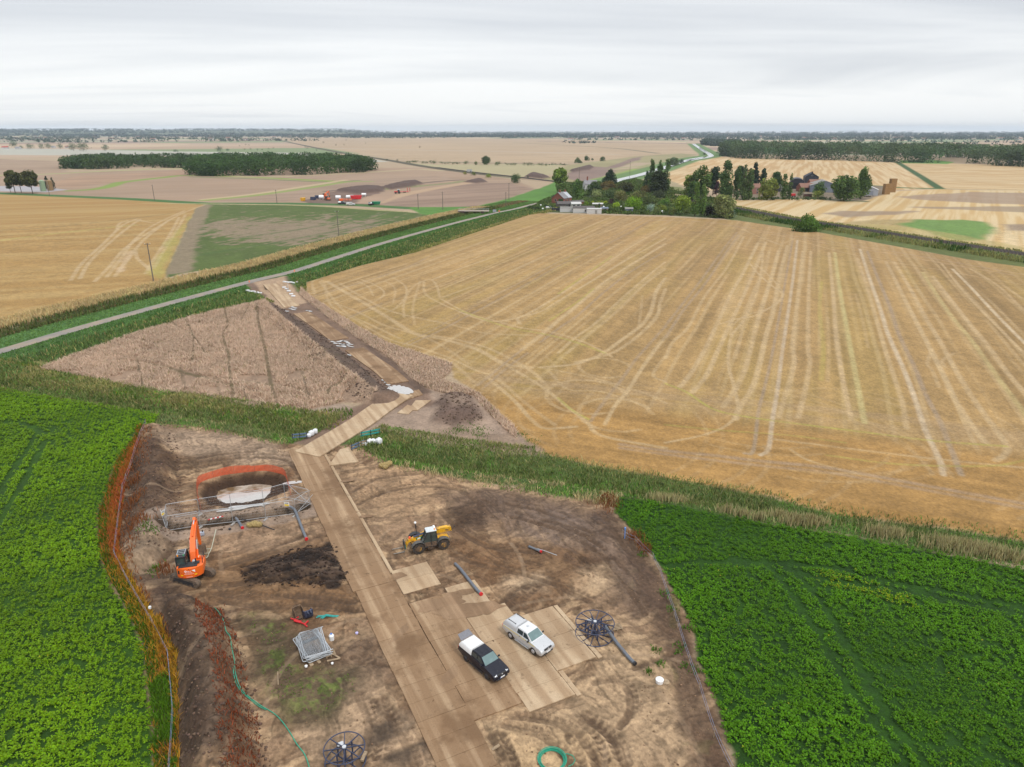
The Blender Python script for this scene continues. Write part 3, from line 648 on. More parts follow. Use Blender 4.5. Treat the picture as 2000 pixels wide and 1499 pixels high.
# --- road verges and the road ditch (left of the road is positive)
idx = sub(ROAD, 40)
x, y = X[idx], Y[idx]
rd, rs = seg_dist(x, y, ROAD); rsd = rd * rs; OS1 = sst(-.2, .4, sd_poly(x, y, S1))
wob = (fbm(x * .12, y * .12, 61, 3) - .5) * 3.0
fade = sst(455, 430, y)
def band(lo, hi, col, s=1.0, soft=1.0, f=fade):
 mix(idx, sst(lo - soft, lo + soft, rsd + wob) * sst(hi + soft, hi - soft, rsd + wob) * s * f * OS1, col)
tex = (1 + .35 * (fbm(x * .5, y * .5, 63, 4) - .5) * 2)[:, None]
band(-24, 1, alb(88, 120, 62) * tex); band(-24, -15, alb(134, 138, 84) * tex, .8); band(-13, -8, alb(74, 96, 52) * tex, .8)
band(0, 11, alb(96, 138, 74) * tex); band(9.5, 17, alb(80, 92, 50) * tex, .9); band(17, 22, alb(196, 176, 128) * tex, .95)
# --- ditch margins by the site
idx = sub(DITCH, 30)
x, y = X[idx], Y[idx]
dd, ds = seg_dist(x, y, DITCH); dsd = dd * ds
wob = (fbm(x * .2, y * .2, 65, 3) - .5) * 2.4
tex = (1 + .4 * (fbm(x * .8, y * .8, 67, 4) - .5) * 2)[:, None]
mix(idx, sst(6.2, 5.0, dd + wob) * sst(-.2, .3, sd_poly(x, y, S1)), alb(96, 116, 60) * tex)
# right of the haul road the bank leaves the ditch: soil triangle
fill([(690, 800), (830, 756), (930, 775), (1000, 838), (1050, 870), (1060, 890), (980, 884), (850, 866), (745, 842), (700, 850)], alb(182, 158, 138), .8, na=1.2, ns=.2, var=.16, vs_=.25)
fill([(840, 835), (1000, 850), (1060, 880), (980, 880), (880, 866)], alb(166, 142, 120), .8, na=1.5, ns=.3, var=.3, vs_=.5, strength=.7)
# left: weedy ground between the ripe wheat and the ditch
fill([(0, 700), (80, 700), (200, 735), (300, 765), (450, 790), (560, 805), (680, 795), (690, 810), (640, 838), (560, 825), (400, 795), (200, 770), (0, 735)], alb(140, 136, 80), .8, na=2.5, ns=.15, var=.35, vs_=.3)
fill([(570, 795), (620, 788), (690, 790), (700, 800), (640, 806), (590, 804)], alb(186, 164, 144), .6, na=1.2, ns=.3, var=.1)
fill([(170, 728), (210, 722), (260, 728), (250, 734), (200, 734)], alb(196, 176, 158), .5, na=1, ns=.3, strength=.8)
# --- the haul road corridor from the public road
fill([(478, 552), (560, 540), (580, 570), (605, 590), (660, 622), (720, 662), (780, 712), (830, 752), (850, 790), (800, 800), (740, 800), (660, 850), (600, 872), (560, 872), (690, 795), (735, 778), (675, 733), (600, 670), (535, 620), (505, 590)], alb(146, 120, 102), .7, na=.8, ns=.3, var=.25, vs_=.3)
stroke([(604, 590), (660, 628), (720, 672), (780, 724), (830, 765)], 3.0, alb(112, 92, 80), .8, brk=.3)
stroke([(530, 596), (590, 645), (650, 690), (700, 735), (745, 772)], 5.0, alb(106, 90, 80), .85, brk=.3)
fill([(496, 552), (556, 540), (575, 566), (600, 592), (545, 605), (520, 580)], alb(202, 172, 142), .6, na=.6, ns=.3, var=.08, vs_=.3)
fill(MOUND, alb(124, 102, 90), 1.2, na=1.0, ns=.3, var=.25, vs_=.4)
fill([(868, 786), (915, 782), (930, 808), (880, 812)], alb(164, 140, 122), 1.0, na=1.0, ns=.3, var=.2, strength=.8)
# --- the ripe wheat
for P in (WHEAT, STRIP): fill(P, alb(178, 150, 126), .6, na=.6, ns=.3, var=.2, vs_=.5)
LANES = [[(502, 600), (504, 625), (510, 652), (520, 695), (529, 750), (542, 790)], [(437, 592), (441, 615), (445, 637), (435, 655), (447, 695), (447, 715), (457, 785)], [(300, 672), (377, 645), (440, 625), (505, 605)], [(300, 660), (377, 634), (440, 616), (500, 598)],
  [(230, 705), (300, 712), (400, 737), (500, 748), (575, 760), (615, 770), (670, 748)], [(250, 722), (330, 724), (430, 748), (520, 768), (600, 775)], [(640, 772), (650, 755), (680, 742)], [(330, 625), (350, 640), (375, 655), (400, 690)], [(490, 590), (480, 610), (470, 630)], [(270, 680), (340, 690), (420, 688), (520, 690)], [(360, 622), (375, 650), (378, 680), (372, 720)]]
for ln in LANES: stroke(ln, .8, alb(104, 94, 62), .7, brk=.5)
for k in range(16):
 px, py = rng.uniform(200, 640), rng.uniform(640, 770); ln = [(px + 26 * i * (1 if k % 3 else .15), py + i * (4 if k % 3 else 16) + rng.uniform(-4, 4)) for i in range(5)]; LANES.append(ln); stroke(ln, .7, alb(112, 98, 74), .6, brk=.5)
# --- ground below the beet
for P, gcol in ((BEETL, alb(56, 92, 18)), (BEETR, alb(48, 86, 18))): fill(P, gcol, .3, na=.3, ns=.6, var=.3, vs_=.6)
# --- the working area
idx, m = fill(SITE, alb(170, 142, 116), .4, na=.5, ns=.4)
x, y = X[idx], Y[idx]
wx = x + 4.0 * (fbm(x * .10, y * .10, 171, 3) - .5) + 1.2 * (fbm(x * .5, y * .5, 172, 3) - .5); wy = y + 4.0 * (fbm(x * .10, y * .10, 173, 3) - .5) + 1.2 * (fbm(x * .5, y * .5, 174, 3) - .5)
n1 = fbm(wx * .09, wy * .09, 71, 4); n2 = fbm(wx * .45, wy * .45, 73, 5)
def streak(a, sx, sy, s):
 ca, sa = math.cos(math.radians(a)), math.sin(math.radians(a)); p = wx * ca + wy * sa; q = -wx * sa + wy * ca
 return fbm(p * sx, q * sy, s, 4)
n3 = streak(25, .22, 1.0, 75); n4 = streak(-64, .18, .9, 77); n6 = streak(70, .15, 1.1, 78); n5 = fbm(x * 1.8, y * 1.8, 79, 4, .65); n7 = fbm(x * 3.6, y * 3.6, 80, 3, .7)
def rdg(n): return 1 - np.abs(2 * n - 1)
c = C[idx].copy()
def over(c, w, col): return c * (1 - w[:, None]) + np.asarray(col) * w[:, None]
c = over(c, .85 * sst(.42, .62, n1 * .6 + n2 * .4), alb(140, 109, 82))
c = over(c, .8 * sst(.50, .62, n3), alb(208, 178, 144)); c = over(c, .7 * sst(.54, .66, n4), alb(112, 86, 65)); c = over(c, .6 * sst(.55, .68, n6), alb(186, 156, 126))
DET = (1 + .8 * (n5 - .5) + .7 * (n7 - .5)) * (1 - .38 * sst(.80, .97, rdg(n4)) * sst(.4, .6, n2)) * (1 - .3 * sst(.84, .97, rdg(n3)) * sst(.6, .4, n2)) * (1 - .45 * sst(.62, .72, n5 * .5 + n7 * .5))
def reg(pts, col, s, soft=1.5, na=1.8, ns=.35, seed=1):
 global c
 P = GL(pts); d = sd_poly(x, y, P) + na * 2 * (fbm(x * ns, y * ns, seed, 4) - .5)
 c = over(c, sst(soft, -soft, d) * s, np.asarray(col) * (1 + .6 * (n2 - .5) + .5 * (n3 - .5))[:, None])
reg([(660, 905), (800, 915), (900, 945), (880, 990), (790, 1010), (700, 990)], alb(192, 160, 128), .7, seed=81)
reg([(870, 965), (980, 955), (1180, 1000), (1245, 1080), (1300, 1180), (1240, 1200), (1130, 1060), (1000, 1010), (930, 1030), (870, 1000)], alb(120, 100, 88), .8, seed=82)
reg([(985, 1010), (1100, 1000), (1190, 1030), (1220, 1080), (1100, 1075), (1010, 1050)], alb(138, 118, 106), .6, na=2.5, ns=.5, seed=83)
reg([(870, 990), (950, 985), (940, 1020), (890, 1030)], alb(82, 62, 48), .8, seed=84)
reg([(850, 1050), (1000, 1050), (1150, 1080), (1180, 1120), (1050, 1160), (960, 1130), (880, 1090)], alb(132, 100, 72), .75, seed=85)
reg([(1120, 1080), (1200, 1090), (1180, 1130), (1110, 1110)], alb(92, 70, 54), .7, seed=86)
reg([(740, 1080), (880, 1090), (900, 1130), (790, 1135), (745, 1110)], alb(154, 124, 98), .5, seed=87)
reg([(985, 1130), (1060, 1125), (1060, 1150), (1000, 1155)], alb(222, 196, 166), .75, na=1, ns=.8, seed=88)
reg([(1130, 1115), (1190, 1110), (1195, 1150), (1140, 1150)], alb(218, 190, 158), .75, na=1, ns=.8, seed=89)
reg([(1160, 1230), (1260, 1250), (1330, 1330), (1360, 1499), (1000, 1499), (950, 1420), (1120, 1370), (1160, 1300)], alb(206, 178, 146), .8, seed=90)
reg([(980, 1440), (1150, 1430), (1200, 1499), (980, 1520)], alb(212, 182, 144), .7, seed=91)
reg([(590, 1330), (720, 1300), (800, 1400), (840, 1499), (600, 1499), (560, 1430)], alb(200, 172, 144), .8, seed=92)
reg([(640, 1240), (740, 1230), (780, 1330), (700, 1330), (660, 1300)], alb(142, 118, 100), .6, seed=93)
reg([(320, 845), (430, 842), (540, 865), (570, 905), (480, 905), (380, 900), (310, 880)], alb(196, 172, 150), .75, seed=94)
reg([(245, 900), (300, 865), (345, 900), (340, 1000), (330, 1060), (260, 1060), (230, 1050), (235, 960)], alb(92, 72, 60), .9, seed=95)
reg([(320, 890), (420, 885), (480, 895), (420, 915), (330, 920)], alb(112, 88, 66), .65, seed=96)
reg([(240, 1050), (330, 1040), (345, 1110), (300, 1130), (240, 1120)], alb(156, 138, 120), .7, seed=97)
reg([(262, 1130), (340, 1120), (372, 1180), (480, 1190), (410, 1215), (330, 1230), (290, 1190)], alb(86, 70, 62), .85, seed=98)
reg([(330, 1040), (420, 1034), (560, 1010), (625, 1030), (640, 1060), (560, 1070), (440, 1085), (400, 1060)], alb(170, 142, 118), .7, seed=99)
reg([(410, 1100), (470, 1080), (640, 1060), (690, 1160), (700, 1200), (600, 1210), (480, 1190), (400, 1160)], alb(142, 110, 80), .8, seed=100)
reg([(470, 1110), (520, 1095), (600, 1070), (655, 1068), (684, 1130), (650, 1145), (560, 1140), (490, 1140)], alb(52, 42, 38), .95, soft=.6, na=2.2, ns=.5, seed=101)
reg([(290, 1230), (360, 1190), (415, 1260), (430, 1330), (440, 1420), (450, 1520), (330, 1520), (345, 1340)], alb(78, 61, 51), .92, seed=102)
reg([(395, 1210), (412, 1215), (432, 1300), (445, 1400), (450, 1500), (425, 1500), (415, 1380), (405, 1290)], alb(158, 136, 118), .7, na=1.0, ns=.6, seed=103)
reg([(410, 1195), (430, 1195), (462, 1330), (495, 1499), (500, 1600), (455, 1600), (440, 1420), (425, 1300)], alb(112, 76, 54), .7, soft=.8, na=1.4, ns=.5, seed=104)
reg([(470, 1205), (560, 1210), (590, 1290), (690, 1310), (698, 1350), (640, 1410), (575, 1415), (520, 1370), (490, 1290)], alb(106, 92, 72), .9, seed=105)
gsp = sst(.5, .62, n5 * .55 + n2 * .45) * sst(1.5, -2.0, sd_poly(x, y, GL([(485, 1200), (560, 1215), (580, 1280), (600, 1310), (690, 1318), (695, 1350), (640, 1385), (575, 1395), (525, 1350), (500, 1270)])))
c = over(c, gsp * .65, alb(106, 136, 52))
reg([(560, 1270), (600, 1240), (660, 1270), (670, 1310), (610, 1310)], alb(88, 72, 60), .7, seed=106)
# grassy tuft specks along the right-hand fence
gsp = sst(.6, .7, n2) * sst(4.0, 0.5, seg_dist(x, y, GL([(1290, 1140), (1340, 1250), (1370, 1350), (1420, 1490)]))[0])
c = over(c, gsp * .5, alb(112, 124, 62))
c = over(c, .7 * sst(2.2, .6, seg_dist(x, y, smooth_line(GL([(1180, 1010), (1225, 1060), (1262, 1120), (1300, 1190), (1330, 1270), (1350, 1350), (1375, 1440), (1390, 1520)]), 3))[0] + 1.6 * (n2 - .5)), alb(96, 76, 64))
c = c * DET[:, None] * np.array([1.06, 1.02, .95])
C[idx] = C[idx] * (1 - m[:, None]) + c * m[:, None]
Z[idx] += m * (.10 * (n7 - .5) + .16 * (n2 - .5) + .08 * (n5 - .5))
WET[idx] = m * np.maximum(.55 * sst(.52, .66, n4) * sst(3, -3, sd_poly(x, y, GL([(960, 970), (1180, 1000), (1245, 1080), (1260, 1150), (1130, 1110), (1000, 1050)]))), 0)
# wheel ruts and tyre marks on the site: real grooves with darker soil in them
def rut(line, w=.45, depth=.07, col=None, s=.6, world=False, brk=.4, tread=0):
 pts = smooth_line(np.asarray(line, float) if world else GL(line), 5)
 idx = sub(pts, 1.5); xx, yy = X[idx], Y[idx]
 d, _ = seg_dist(xx, yy, pts)
 mm = sst(w, w * .55, d) * (1 - brk + brk * sst(.35, .6, fbm(xx * .6, yy * .6, int(abs(pts[0][0]) * 10) % 50, 3)))
 Z[idx] -= depth * mm - depth * .5 * np.exp(-((d - w * 1.3) / .2) ** 2)
 if tread:
  d2, sg = seg_dist(xx, yy, pts); mm = mm * (.35 + .65 * (np.sin(seg_len(xx, yy, pts) * 2 * PI / tread + d2 * 5) > -.1))
 ins = sst(.3, -1.2, sd_poly(xx, yy, SITE)); Z[idx] += depth * mm * (1 - ins)
 mix(idx, mm * s * ins, alb(104, 82, 64) if col is None else col)
for ln in [[(700, 985), (760, 960), (830, 950), (900, 960), (940, 990)], [(690, 960), (740, 935), (820, 925)], [(860, 1000), (900, 1040), (960, 1070), (1060, 1080)], [(880, 1085), (960, 1110), (1050, 1130), (1150, 1175)], [(990, 985), (1060, 1000), (1130, 1030), (1190, 1060)], [(1000, 1010), (1080, 1030), (1160, 1050)],
  [(420, 1160), (520, 1170), (620, 1165), (690, 1180)], [(430, 1175), (530, 1188), (620, 1180), (700, 1195)], [(410, 1150), (480, 1140), (560, 1130), (640, 1100)], [(440, 1100), (500, 1085), (560, 1060), (600, 1045)], [(430, 1110), (490, 1092), (560, 1075), (620, 1050)],
  [(340, 920), (400, 905), (480, 895), (560, 900), (590, 940)], [(350, 905), (420, 890), (500, 882)], [(1000, 1160), (960, 1190), (900, 1200), (840, 1180)], [(1080, 1140), (1010, 1150), (990, 1180), (1040, 1195), (1100, 1180)], [(1140, 1060), (1180, 1090), (1220, 1140), (1260, 1200)], [(1180, 1010), (1220, 1070), (1250, 1110)],
  [(1240, 1305), (1300, 1285), (1345, 1260)], [(1160, 1335), (1200, 1330), (1226, 1350), (1230, 1390), (1210, 1420)], [(985, 1420), (1060, 1440), (1120, 1499)], [(1000, 1400), (1100, 1420), (1180, 1499)], [(1140, 1400), (1200, 1450), (1220, 1499)], [(960, 1440), (1000, 1499)], [(700, 1360), (720, 1420), (700, 1499)], [(740, 1370), (790, 1450), (810, 1499)],
  [(300, 1110), (330, 1080), (345, 1040)], [(290, 1130), (330, 1100), (370, 1090)]]:
 rut(ln, s=.7, w=.4); rut([(p_[0] + 10, p_[1] - 7) for p_ in ln], w=.34, depth=.05, s=.55, tread=.6)
for ln in [[(1135, 1412), (1165, 1440), (1185, 1485)], [(1110, 1440), (1130, 1470), (1140, 1499)], [(960, 1440), (975, 1470), (985, 1499)], [(1030, 1150), (1000, 1175), (1010, 1200)], [(560, 1165), (620, 1172), (680, 1180)], [(580, 1183), (640, 1190), (690, 1196)], [(690, 1284), (720, 1300), (740, 1300)], [(730, 1370), (745, 1420), (735, 1480)], [(345, 930), (380, 915), (430, 905)], [(1040, 1020), (1100, 1040), (1160, 1075)]]:
 rut(ln, w=.42, depth=.06, s=.75, tread=.55); rut([(p_[0] + 22, p_[1] - 3) for p_ in ln], w=.42, depth=.06, s=.75, tread=.55)
for k in range(42):
 px, py = random.choice([(random.uniform(680, 1200), random.uniform(930, 1150)), (random.uniform(950, 1350), random.uniform(1320, 1490)), (random.uniform(600, 800), random.uniform(1300, 1490)), (random.uniform(330, 680), random.uniform(870, 1190))])
 gx, gy = G(px, py); r = random.uniform(5, 16); a0 = random.uniform(0, 6.3); tt = np.linspace(a0, a0 + random.uniform(.4, 1.3), 8)
 for dr in (0, 1.7): rut(np.stack([gx + (r + dr) * np.cos(tt), gy + (r + dr) * np.sin(tt)], 1), w=.28, depth=.035, s=random.uniform(.25, .5), col=random.choice([None, alb(196, 168, 138), alb(120, 96, 76)]), world=True)
for ln in [[(480, 1120), (560, 1100), (660, 1075)], [(490, 1132), (580, 1115), (670, 1095)], [(520, 1138), (600, 1128), (680, 1115)], [(1640 / 2.7, 1140), (650, 1132), (690, 1128)], [(475, 1108), (540, 1090), (640, 1066)]]:
 rut(ln, w=.35, depth=.12, s=.75, col=alb(38, 31, 29)); rut([(p[0] + 2, p[1] + 5) for p in ln], w=.2, depth=-.05, s=.5, col=alb(88, 76, 70))
for ln in [[(640, 1482), (700, 1450), (760, 1425), (815, 1400)], [(770, 1490), (830, 1465)]]: rut(ln, w=1.2, depth=.04, s=.75, col=alb(84, 72, 62), brk=.7)
# --- heights: banks, pit, trench, heaps, ditches
def ridge(line, wid, hgt, col=None, seed=5):
 idx = sub(line, wid * 2); xx, yy = X[idx], Y[idx]
 d, _ = seg_dist(xx, yy, line)
 e = d + wid * .5 * (fbm(xx * .35, yy * .35, seed, 3) - .5)
 Z[idx] += hgt * sst(wid, wid * .15, e) * (1 + .35 * (fbm(xx * .9, yy * .9, seed + 3, 4) - .5))
ridge(BUND, 3.6, 1.5); ridge(LBUND, 3.0, 2.7); ridge(LBUND2, 3.2, 1.5); ridge(WEEDS, 1.6, .25)
HP = GL([(470, 1112), (520, 1096), (600, 1072), (652, 1070), (682, 1130), (640, 1142), (560, 1138), (490, 1138)]); idx = sub(HP, 2); xx, yy = X[idx], Y[idx]; d = sd_poly(xx, yy, HP); hn = fbm(xx * .55 + yy * .3, yy * .9, 181, 5, .6); Z[idx] += .9 * sst(.6, -1.8, d) * hn; mix(idx, sst(.3, -.6, d) * sst(.52, .66, hn) * .55, alb(120, 98, 82))
mix(idx, sst(.5, -.4, d) * sst(.5, .36, hn) * .7, alb(36, 29, 26))
def lump(poly, hgt, soft, seed=6, flat=True):
 idx = sub(poly, soft + 1); xx, yy = X[idx], Y[idx]
 d = sd_poly(xx, yy, poly) + soft * .35 * (fbm(xx * .5, yy * .5, seed, 3) - .5)
 Z[idx] += hgt * sst(soft * .5, -soft, d) * (1 + .25 * (fbm(xx * .8, yy * .8, seed + 2, 4) - .5))
 return idx, d
lump(MOUND, 1.5, 2.5)
for pl, hh_ in HEAPS:
 P = GL(pl); ix, d = lump(P, hh_, 6.0)
 mix(ix, sst(2.0, -1.0, d), alb(112, 92, 84))
# the pit; sky reflection is put into its milky water colour
lump(PITWATER, -.45, .5, 9); idx, d = lump(PIT, -1.15, 1.0, 8)
mix(idx, sst(.6, -.4, d), alb(84, 64, 50) * (1 + .6 * (fbm(X[idx] * .9, Y[idx] * .9, 9, 4) - .5))[:, None])
idx = sub(TRENCH, 4); xx, yy = X[idx], Y[idx]
d, s_ = seg_dist(xx, yy, TRENCH)
Z[idx] -= 1.3 * sst(.95, .7, d + .25 * (fbm(xx * .8, yy * .8, 12, 3) - .5))
mix(idx, sst(3.4, 2.6, d) * sst(.7, 1.0, d) * .65, alb(186, 164, 146) * (1 + .4 * (fbm(xx * .8, yy * .8, 13, 4) - .5))[:, None])
mix(idx, sst(1.05, .85, d), alb(96, 80, 64)); mix(idx, sst(.55, .35, d), alb(140, 112, 78)); WET[idx] = np.maximum(WET[idx], .6 * sst(.6, .4, d))
idx = sub(DITCH, 6); d, _ = seg_dist(X[idx], Y[idx], DITCH); hm_ = sst(0, 5, seg_dist(X[idx], Y[idx], GL([(655, 858), (690, 866)]))[0] - 3)
Z[idx] -= 1.1 * sst(3.6, .5, d) * hm_
idx = sub(ROAD, 30); d, s_ = seg_dist(X[idx], Y[idx], ROAD); q = d * s_
Z[idx] -= 1.2 * np.exp(-((q - 13) / 2.0) ** 2) * sst(430, 400, Y[idx]) + .6 * np.exp(-((q + 10) / 2.0) ** 2) * sst(430, 400, Y[idx])
# railway bank and canal bed
idx = sub(RAIL, 14); d, s_ = seg_dist(X[idx], Y[idx], RAIL); q = d * s_
Z[idx] += .9 * sst(6.0, 2.6, d)
vis = sst(620, 560, Y[idx])
rough_ = 1 + .4 * (fbm(X[idx] * .4, Y[idx] * .4, 14, 4) - .5)
mix(idx, sst(13, 10, d) * sst(-12, -3, q + 0) * 0, GREEN)
mix(idx, sst(30, 26, d) * (q < 0) * sst(-.3, .5, sd_poly(X[idx], Y[idx], S1)) * (Y[idx] < 470), (alb(112, 122, 66) * rough_[:, None]))
mix(idx, sst(9, 7, d) * (q >= 0), (alb(140, 140, 84) * rough_[:, None]))
mix(idx, sst(3.2, 2.6, d), alb(116, 98, 92) * rough_[:, None])
far = sst(640, 760, Y[idx])
mix(idx, sst(9, 6, d) * far, alb(108, 102, 82))
for cl in CANAL:
 idx = sub(cl, 26); d, s_ = seg_dist(X[idx], Y[idx], cl)
 mix(idx, sst(24, 18, d), alb(120, 150, 90)); Z[idx] -= 1.2 * sst(9, 6, d)
# far hills on the left skyline
hillm = sst(6500, 9500, dist) * sst(math.radians(-8), math.radians(-14), np.arctan2(X, Y)) * sst(math.radians(-95), math.radians(-70), np.arctan2(X, Y))
Z += hillm * (26 + 30 * fbm(X / 1800, Y / 1800, 15, 3)); hk = np.nonzero(hillm > .02)[0]; mix(hk, np.minimum(hillm[hk] * 3, 1), alb(112, 124, 100))
nr_ = np.nonzero(dist < 420)[0]; xx, yy = X[nr_], Y[nr_]
C[nr_] *= (1 + .55 * (fbm(xx * 1.4, yy * 1.4, 191, 4, .65) - .5) + .3 * (fbm(xx * .3, yy * .3, 193, 3) - .5))[:, None]
q = np.arange(NR * NA).reshape(NR, NA)
q2 = np.roll(q, -1, 1)
faces = np.stack([q[:-1].ravel(), q2[:-1].ravel(), q2[1:].ravel(), q[1:].ravel()], 1)
faces = faces[:, ::-1]
GMAT = attr_mat('ground_surface', rough=.92, var=.30, scale=2.6, bump=.8, bump_scale=3.0, wet=True, spec=.25)
ground = raw_mesh('ground', np.stack([X, Y, Z], 1), faces, GMAT, cols=np.clip(C, 0.004, 1), smooth=True, extra={'Wet': WET})
tag(ground, kind='structure')
def ground_z(px_, py_):
 """height of the sheet at world points"""
 px_ = np.atleast_1d(np.asarray(px_, float)); py_ = np.atleast_1d(np.asarray(py_, float))
 r = np.hypot(px_, py_); a = np.degrees(np.arctan2(px_, py_))
 i = np.clip(np.searchsorted(rr_, r), 1, NR - 1)
 i = np.where(np.abs(rr_[i - 1] - r) < np.abs(rr_[i] - r), i - 1, i)
 j = np.clip(np.round((a + 53) / .072).astype(int), 0, 1471)
 return Z.reshape(NR, NA)[i, j]
# --- the public road, water surfaces
def ribbon(name, line, w0, w1, mt, z=0.03, kind='structure', n=1, zf=None):
 t = np.gradient(line, axis=0); t /= np.linalg.norm(t, axis=1)[:, None] + 1e-9
 nn = np.stack([-t[:, 1], t[:, 0]], 1); V = []; Fc = []
 k = np.linspace(w0, w1, n + 1)
 for i, p in enumerate(line):
  for w in k:
   qx = p + nn[i] * w; V.append((qx[0], qx[1], z if zf is None else zf(qx)))
 for i in range(len(line) - 1):
  for j in range(n):
   a_ = i * (n + 1) + j; Fc.append((a_, a_ + 1, a_ + n + 2, a_ + n + 1))
 o = raw_mesh(name, V, np.array(Fc)[:, ::-1], mt)
 return tag(o, kind=kind)
asphalt = mat('worn_asphalt', alb(166, 158, 150), .9, var=.14, scale=.35, dirt=alb(186, 168, 146), dirt_amt=.35)
ribbon('road', smooth_line(ROAD, 3), -1.75, 1.75, asphalt, .05)
water = mat('canal_water', alb(168, 172, 172), .08, var=.05, scale=.05, spec=1.0)
for cl in CANAL: ribbon('water', smooth_line(cl, 4), -5.2, 5.2, water, -.55)
WATERM = mat('sky_pale_milky_water', alb(226, 212, 196), .10, var=.10, scale=.6, dirt=alb(150, 122, 90), dirt_amt=.35, spec=.9)  # silty water, its colour whitened to stand for the reflected sky
PUDDLE = mat('sky_pale_mud_water', alb(232, 228, 224), .12, var=.06, scale=2.0, spec=.9)  # white base colour carries the sky reflection on the muddy puddles
def pool(poly, z, mt, name='water', na=.5):
 pts = smooth_line(np.vstack([poly, poly[:1]]), 5)[:-1]
 c0 = pts.mean(0)
 V = [(c0[0], c0[1], z)]; rng_ = np.random.default_rng(int(abs(c0[0]) * 10))
 for p in pts:
  k = 1 + (rng_.random() - .5) * na * .3
  V.append((c0[0] + (p[0] - c0[0]) * k, c0[1] + (p[1] - c0[1]) * k, z))
 n = len(pts); Fc = [(0, i + 1, (i + 1) % n + 1) for i in range(n)]
 return tag(raw_mesh(name, V, np.array(Fc)[:, ::-1], mt), kind='structure')
pool(PITWATER, -1.30, WATERM)
# ------------------------------------------------------------------ vegetation
VEG = attr_mat('foliage', rough=.62, var=.12, scale=.7, spec=.1, transl=.25)
GRASSM = attr_mat('grass_blades', rough=.75, var=.10, scale=.4, spec=.08, transl=.25)
BEETM = attr_mat('beet_leaves', rough=.5, var=.14, scale=.5, spec=.16, transl=.22)
def in_poly(p, poly): return sd_poly(p[:, 0], p[:, 1], poly) < 0
def scatter_box(lo, hi, dens):
 n = int((hi[0] - lo[0]) * (hi[1] - lo[1]) * dens)
 return np.stack([rng.uniform(lo[0], hi[0], n), rng.uniform(lo[1], hi[1], n)], 1)
def scatter_poly(poly, dens):
 p = scatter_box(poly.min(0), poly.max(0), dens)
 return p[in_poly(p, poly)]
def scatter_line(line, half, dens):
 seg = np.linalg.norm(np.diff(line, axis=0), axis=1); cum = np.concatenate([[0], np.cumsum(seg)])
 n = int(cum[-1] * 2 * half * dens)
 s = rng.uniform(0, cum[-1], n); q = rng.uniform(-half, half, n)
 i = np.clip(np.searchsorted(cum, s) - 1, 0, len(line) - 2)
 f = (s - cum[i]) / (seg[i] + 1e-9)
 p = line[i] + (line[i + 1] - line[i]) * f[:, None]
 t = (line[i + 1] - line[i]) / (seg[i][:, None] + 1e-9)
 return p + np.stack([-t[:, 1], t[:, 0]], 1) * q[:, None], q
def blades(p, h, w, col, lean=.35, z=None):
 """one tapered, bent blade (two triangles' worth as one quad strip tip) per point"""
 n = len(p)
 if z is None: z = ground_z(p[:, 0], p[:, 1])
 a = rng.uniform(0, 2 * PI, n); l = rng.uniform(0, lean, n) * h; b = rng.uniform(0, 2 * PI, n)
 base = np.stack([p[:, 0], p[:, 1], z - .04], 1)
 sx = np.stack([np.cos(a), np.sin(a), 0 * a], 1) * (w * .5)[:, None]
 mid = base + np.stack([np.cos(b) * l * .35, np.sin(b) * l * .35, h * .6], 1)
 tip = base + np.stack([np.cos(b) * l, np.sin(b) * l, h], 1)
 V = np.stack([base - sx, base + sx, mid + sx * .85, mid - sx * .85, tip], 1).reshape(-1, 3)
 o = np.arange(n)[:, None] * 5
 F = np.concatenate([o + np.array([[0, 1, 2]]), o + np.array([[0, 2, 3]]), o + np.array([[3, 2, 4]])], 0)
 shade = np.array([1.0, 1.0, 1.0, 1.0, 1.0])
 Cc = np.repeat(col, 5, 0)
 return V, F, Cc
def vary(base, n, amt=.25, hue=.08):
 k = 1 + amt * rng.uniform(-1, 1, n)
 return np.clip(np.asarray(base)[None, :] * k[:, None] * (1 + hue * rng.uniform(-1, 1, (n, 3))), .002, 1)
def stuff(name, parts, mt, label, cat):
 V = []; F = []; Cc = []; o = 0
 for v, f, c in parts:
  V.append(v); F.append(f + o); Cc.append(c); o += len(v)
 ob = raw_mesh(name, np.concatenate(V), np.concatenate(F), mt, cols=np.concatenate(Cc))
 return tag(ob, label, cat, kind='stuff')
VK = 1.35   # upright leaves catch less of the sky than level ground
def valb(r, g, b): return alb(r, g, b) * VK
# --- verges along the public road
parts = []
p, q = scatter_line(ROAD, 25, 9)
k = (p[:, 1] < 470) & (p[:, 0] > -190) & (np.abs(q) > 2.0)
gate = sd_poly(p[:, 0], p[:, 1], GL([(480, 556), (555, 536), (572, 548), (580, 566), (604, 592), (560, 600), (520, 582), (498, 572)]))
k &= gate > .3
k &= ~in_poly(p, WHEAT) & ~in_poly(p, STRIP) & ~in_poly(p, S1) & ~in_poly(p, SL)
p, q = p[k], q[k]
wob = (fbm(p[:, 0] * .12, p[:, 1] * .12, 61, 3) - .5) * 3
qq = q + wob
d0 = np.hypot(p[:, 0], p[:, 1]); fadeL = p[:, 1] < 430
h = np.full(len(p), .38); col = vary(valb(112, 146, 80), len(p), .3)
def setb(m, hh_, c, a=.25):
 h[m] = hh_; col[m] = vary(c, m.sum(), a)
setb((q > 10) & (q <= 17) & fadeL, 1.3, valb(98, 112, 60), .4); setb((q > 16.2) & fadeL, 1.2, valb(206, 184, 134), .18)
setb((q > 10) & (q < 17) & (rng.random(len(p)) < .25), 1.0, valb(140, 120, 84))
setb((qq < -7.5) & (qq > -20), 1.0, valb(104, 130, 70), .4); setb(qq <= -20, .7, valb(142, 146, 82), .35)
setb((q < -2) & (q > -7.5), .45, valb(98, 136, 72), .3)
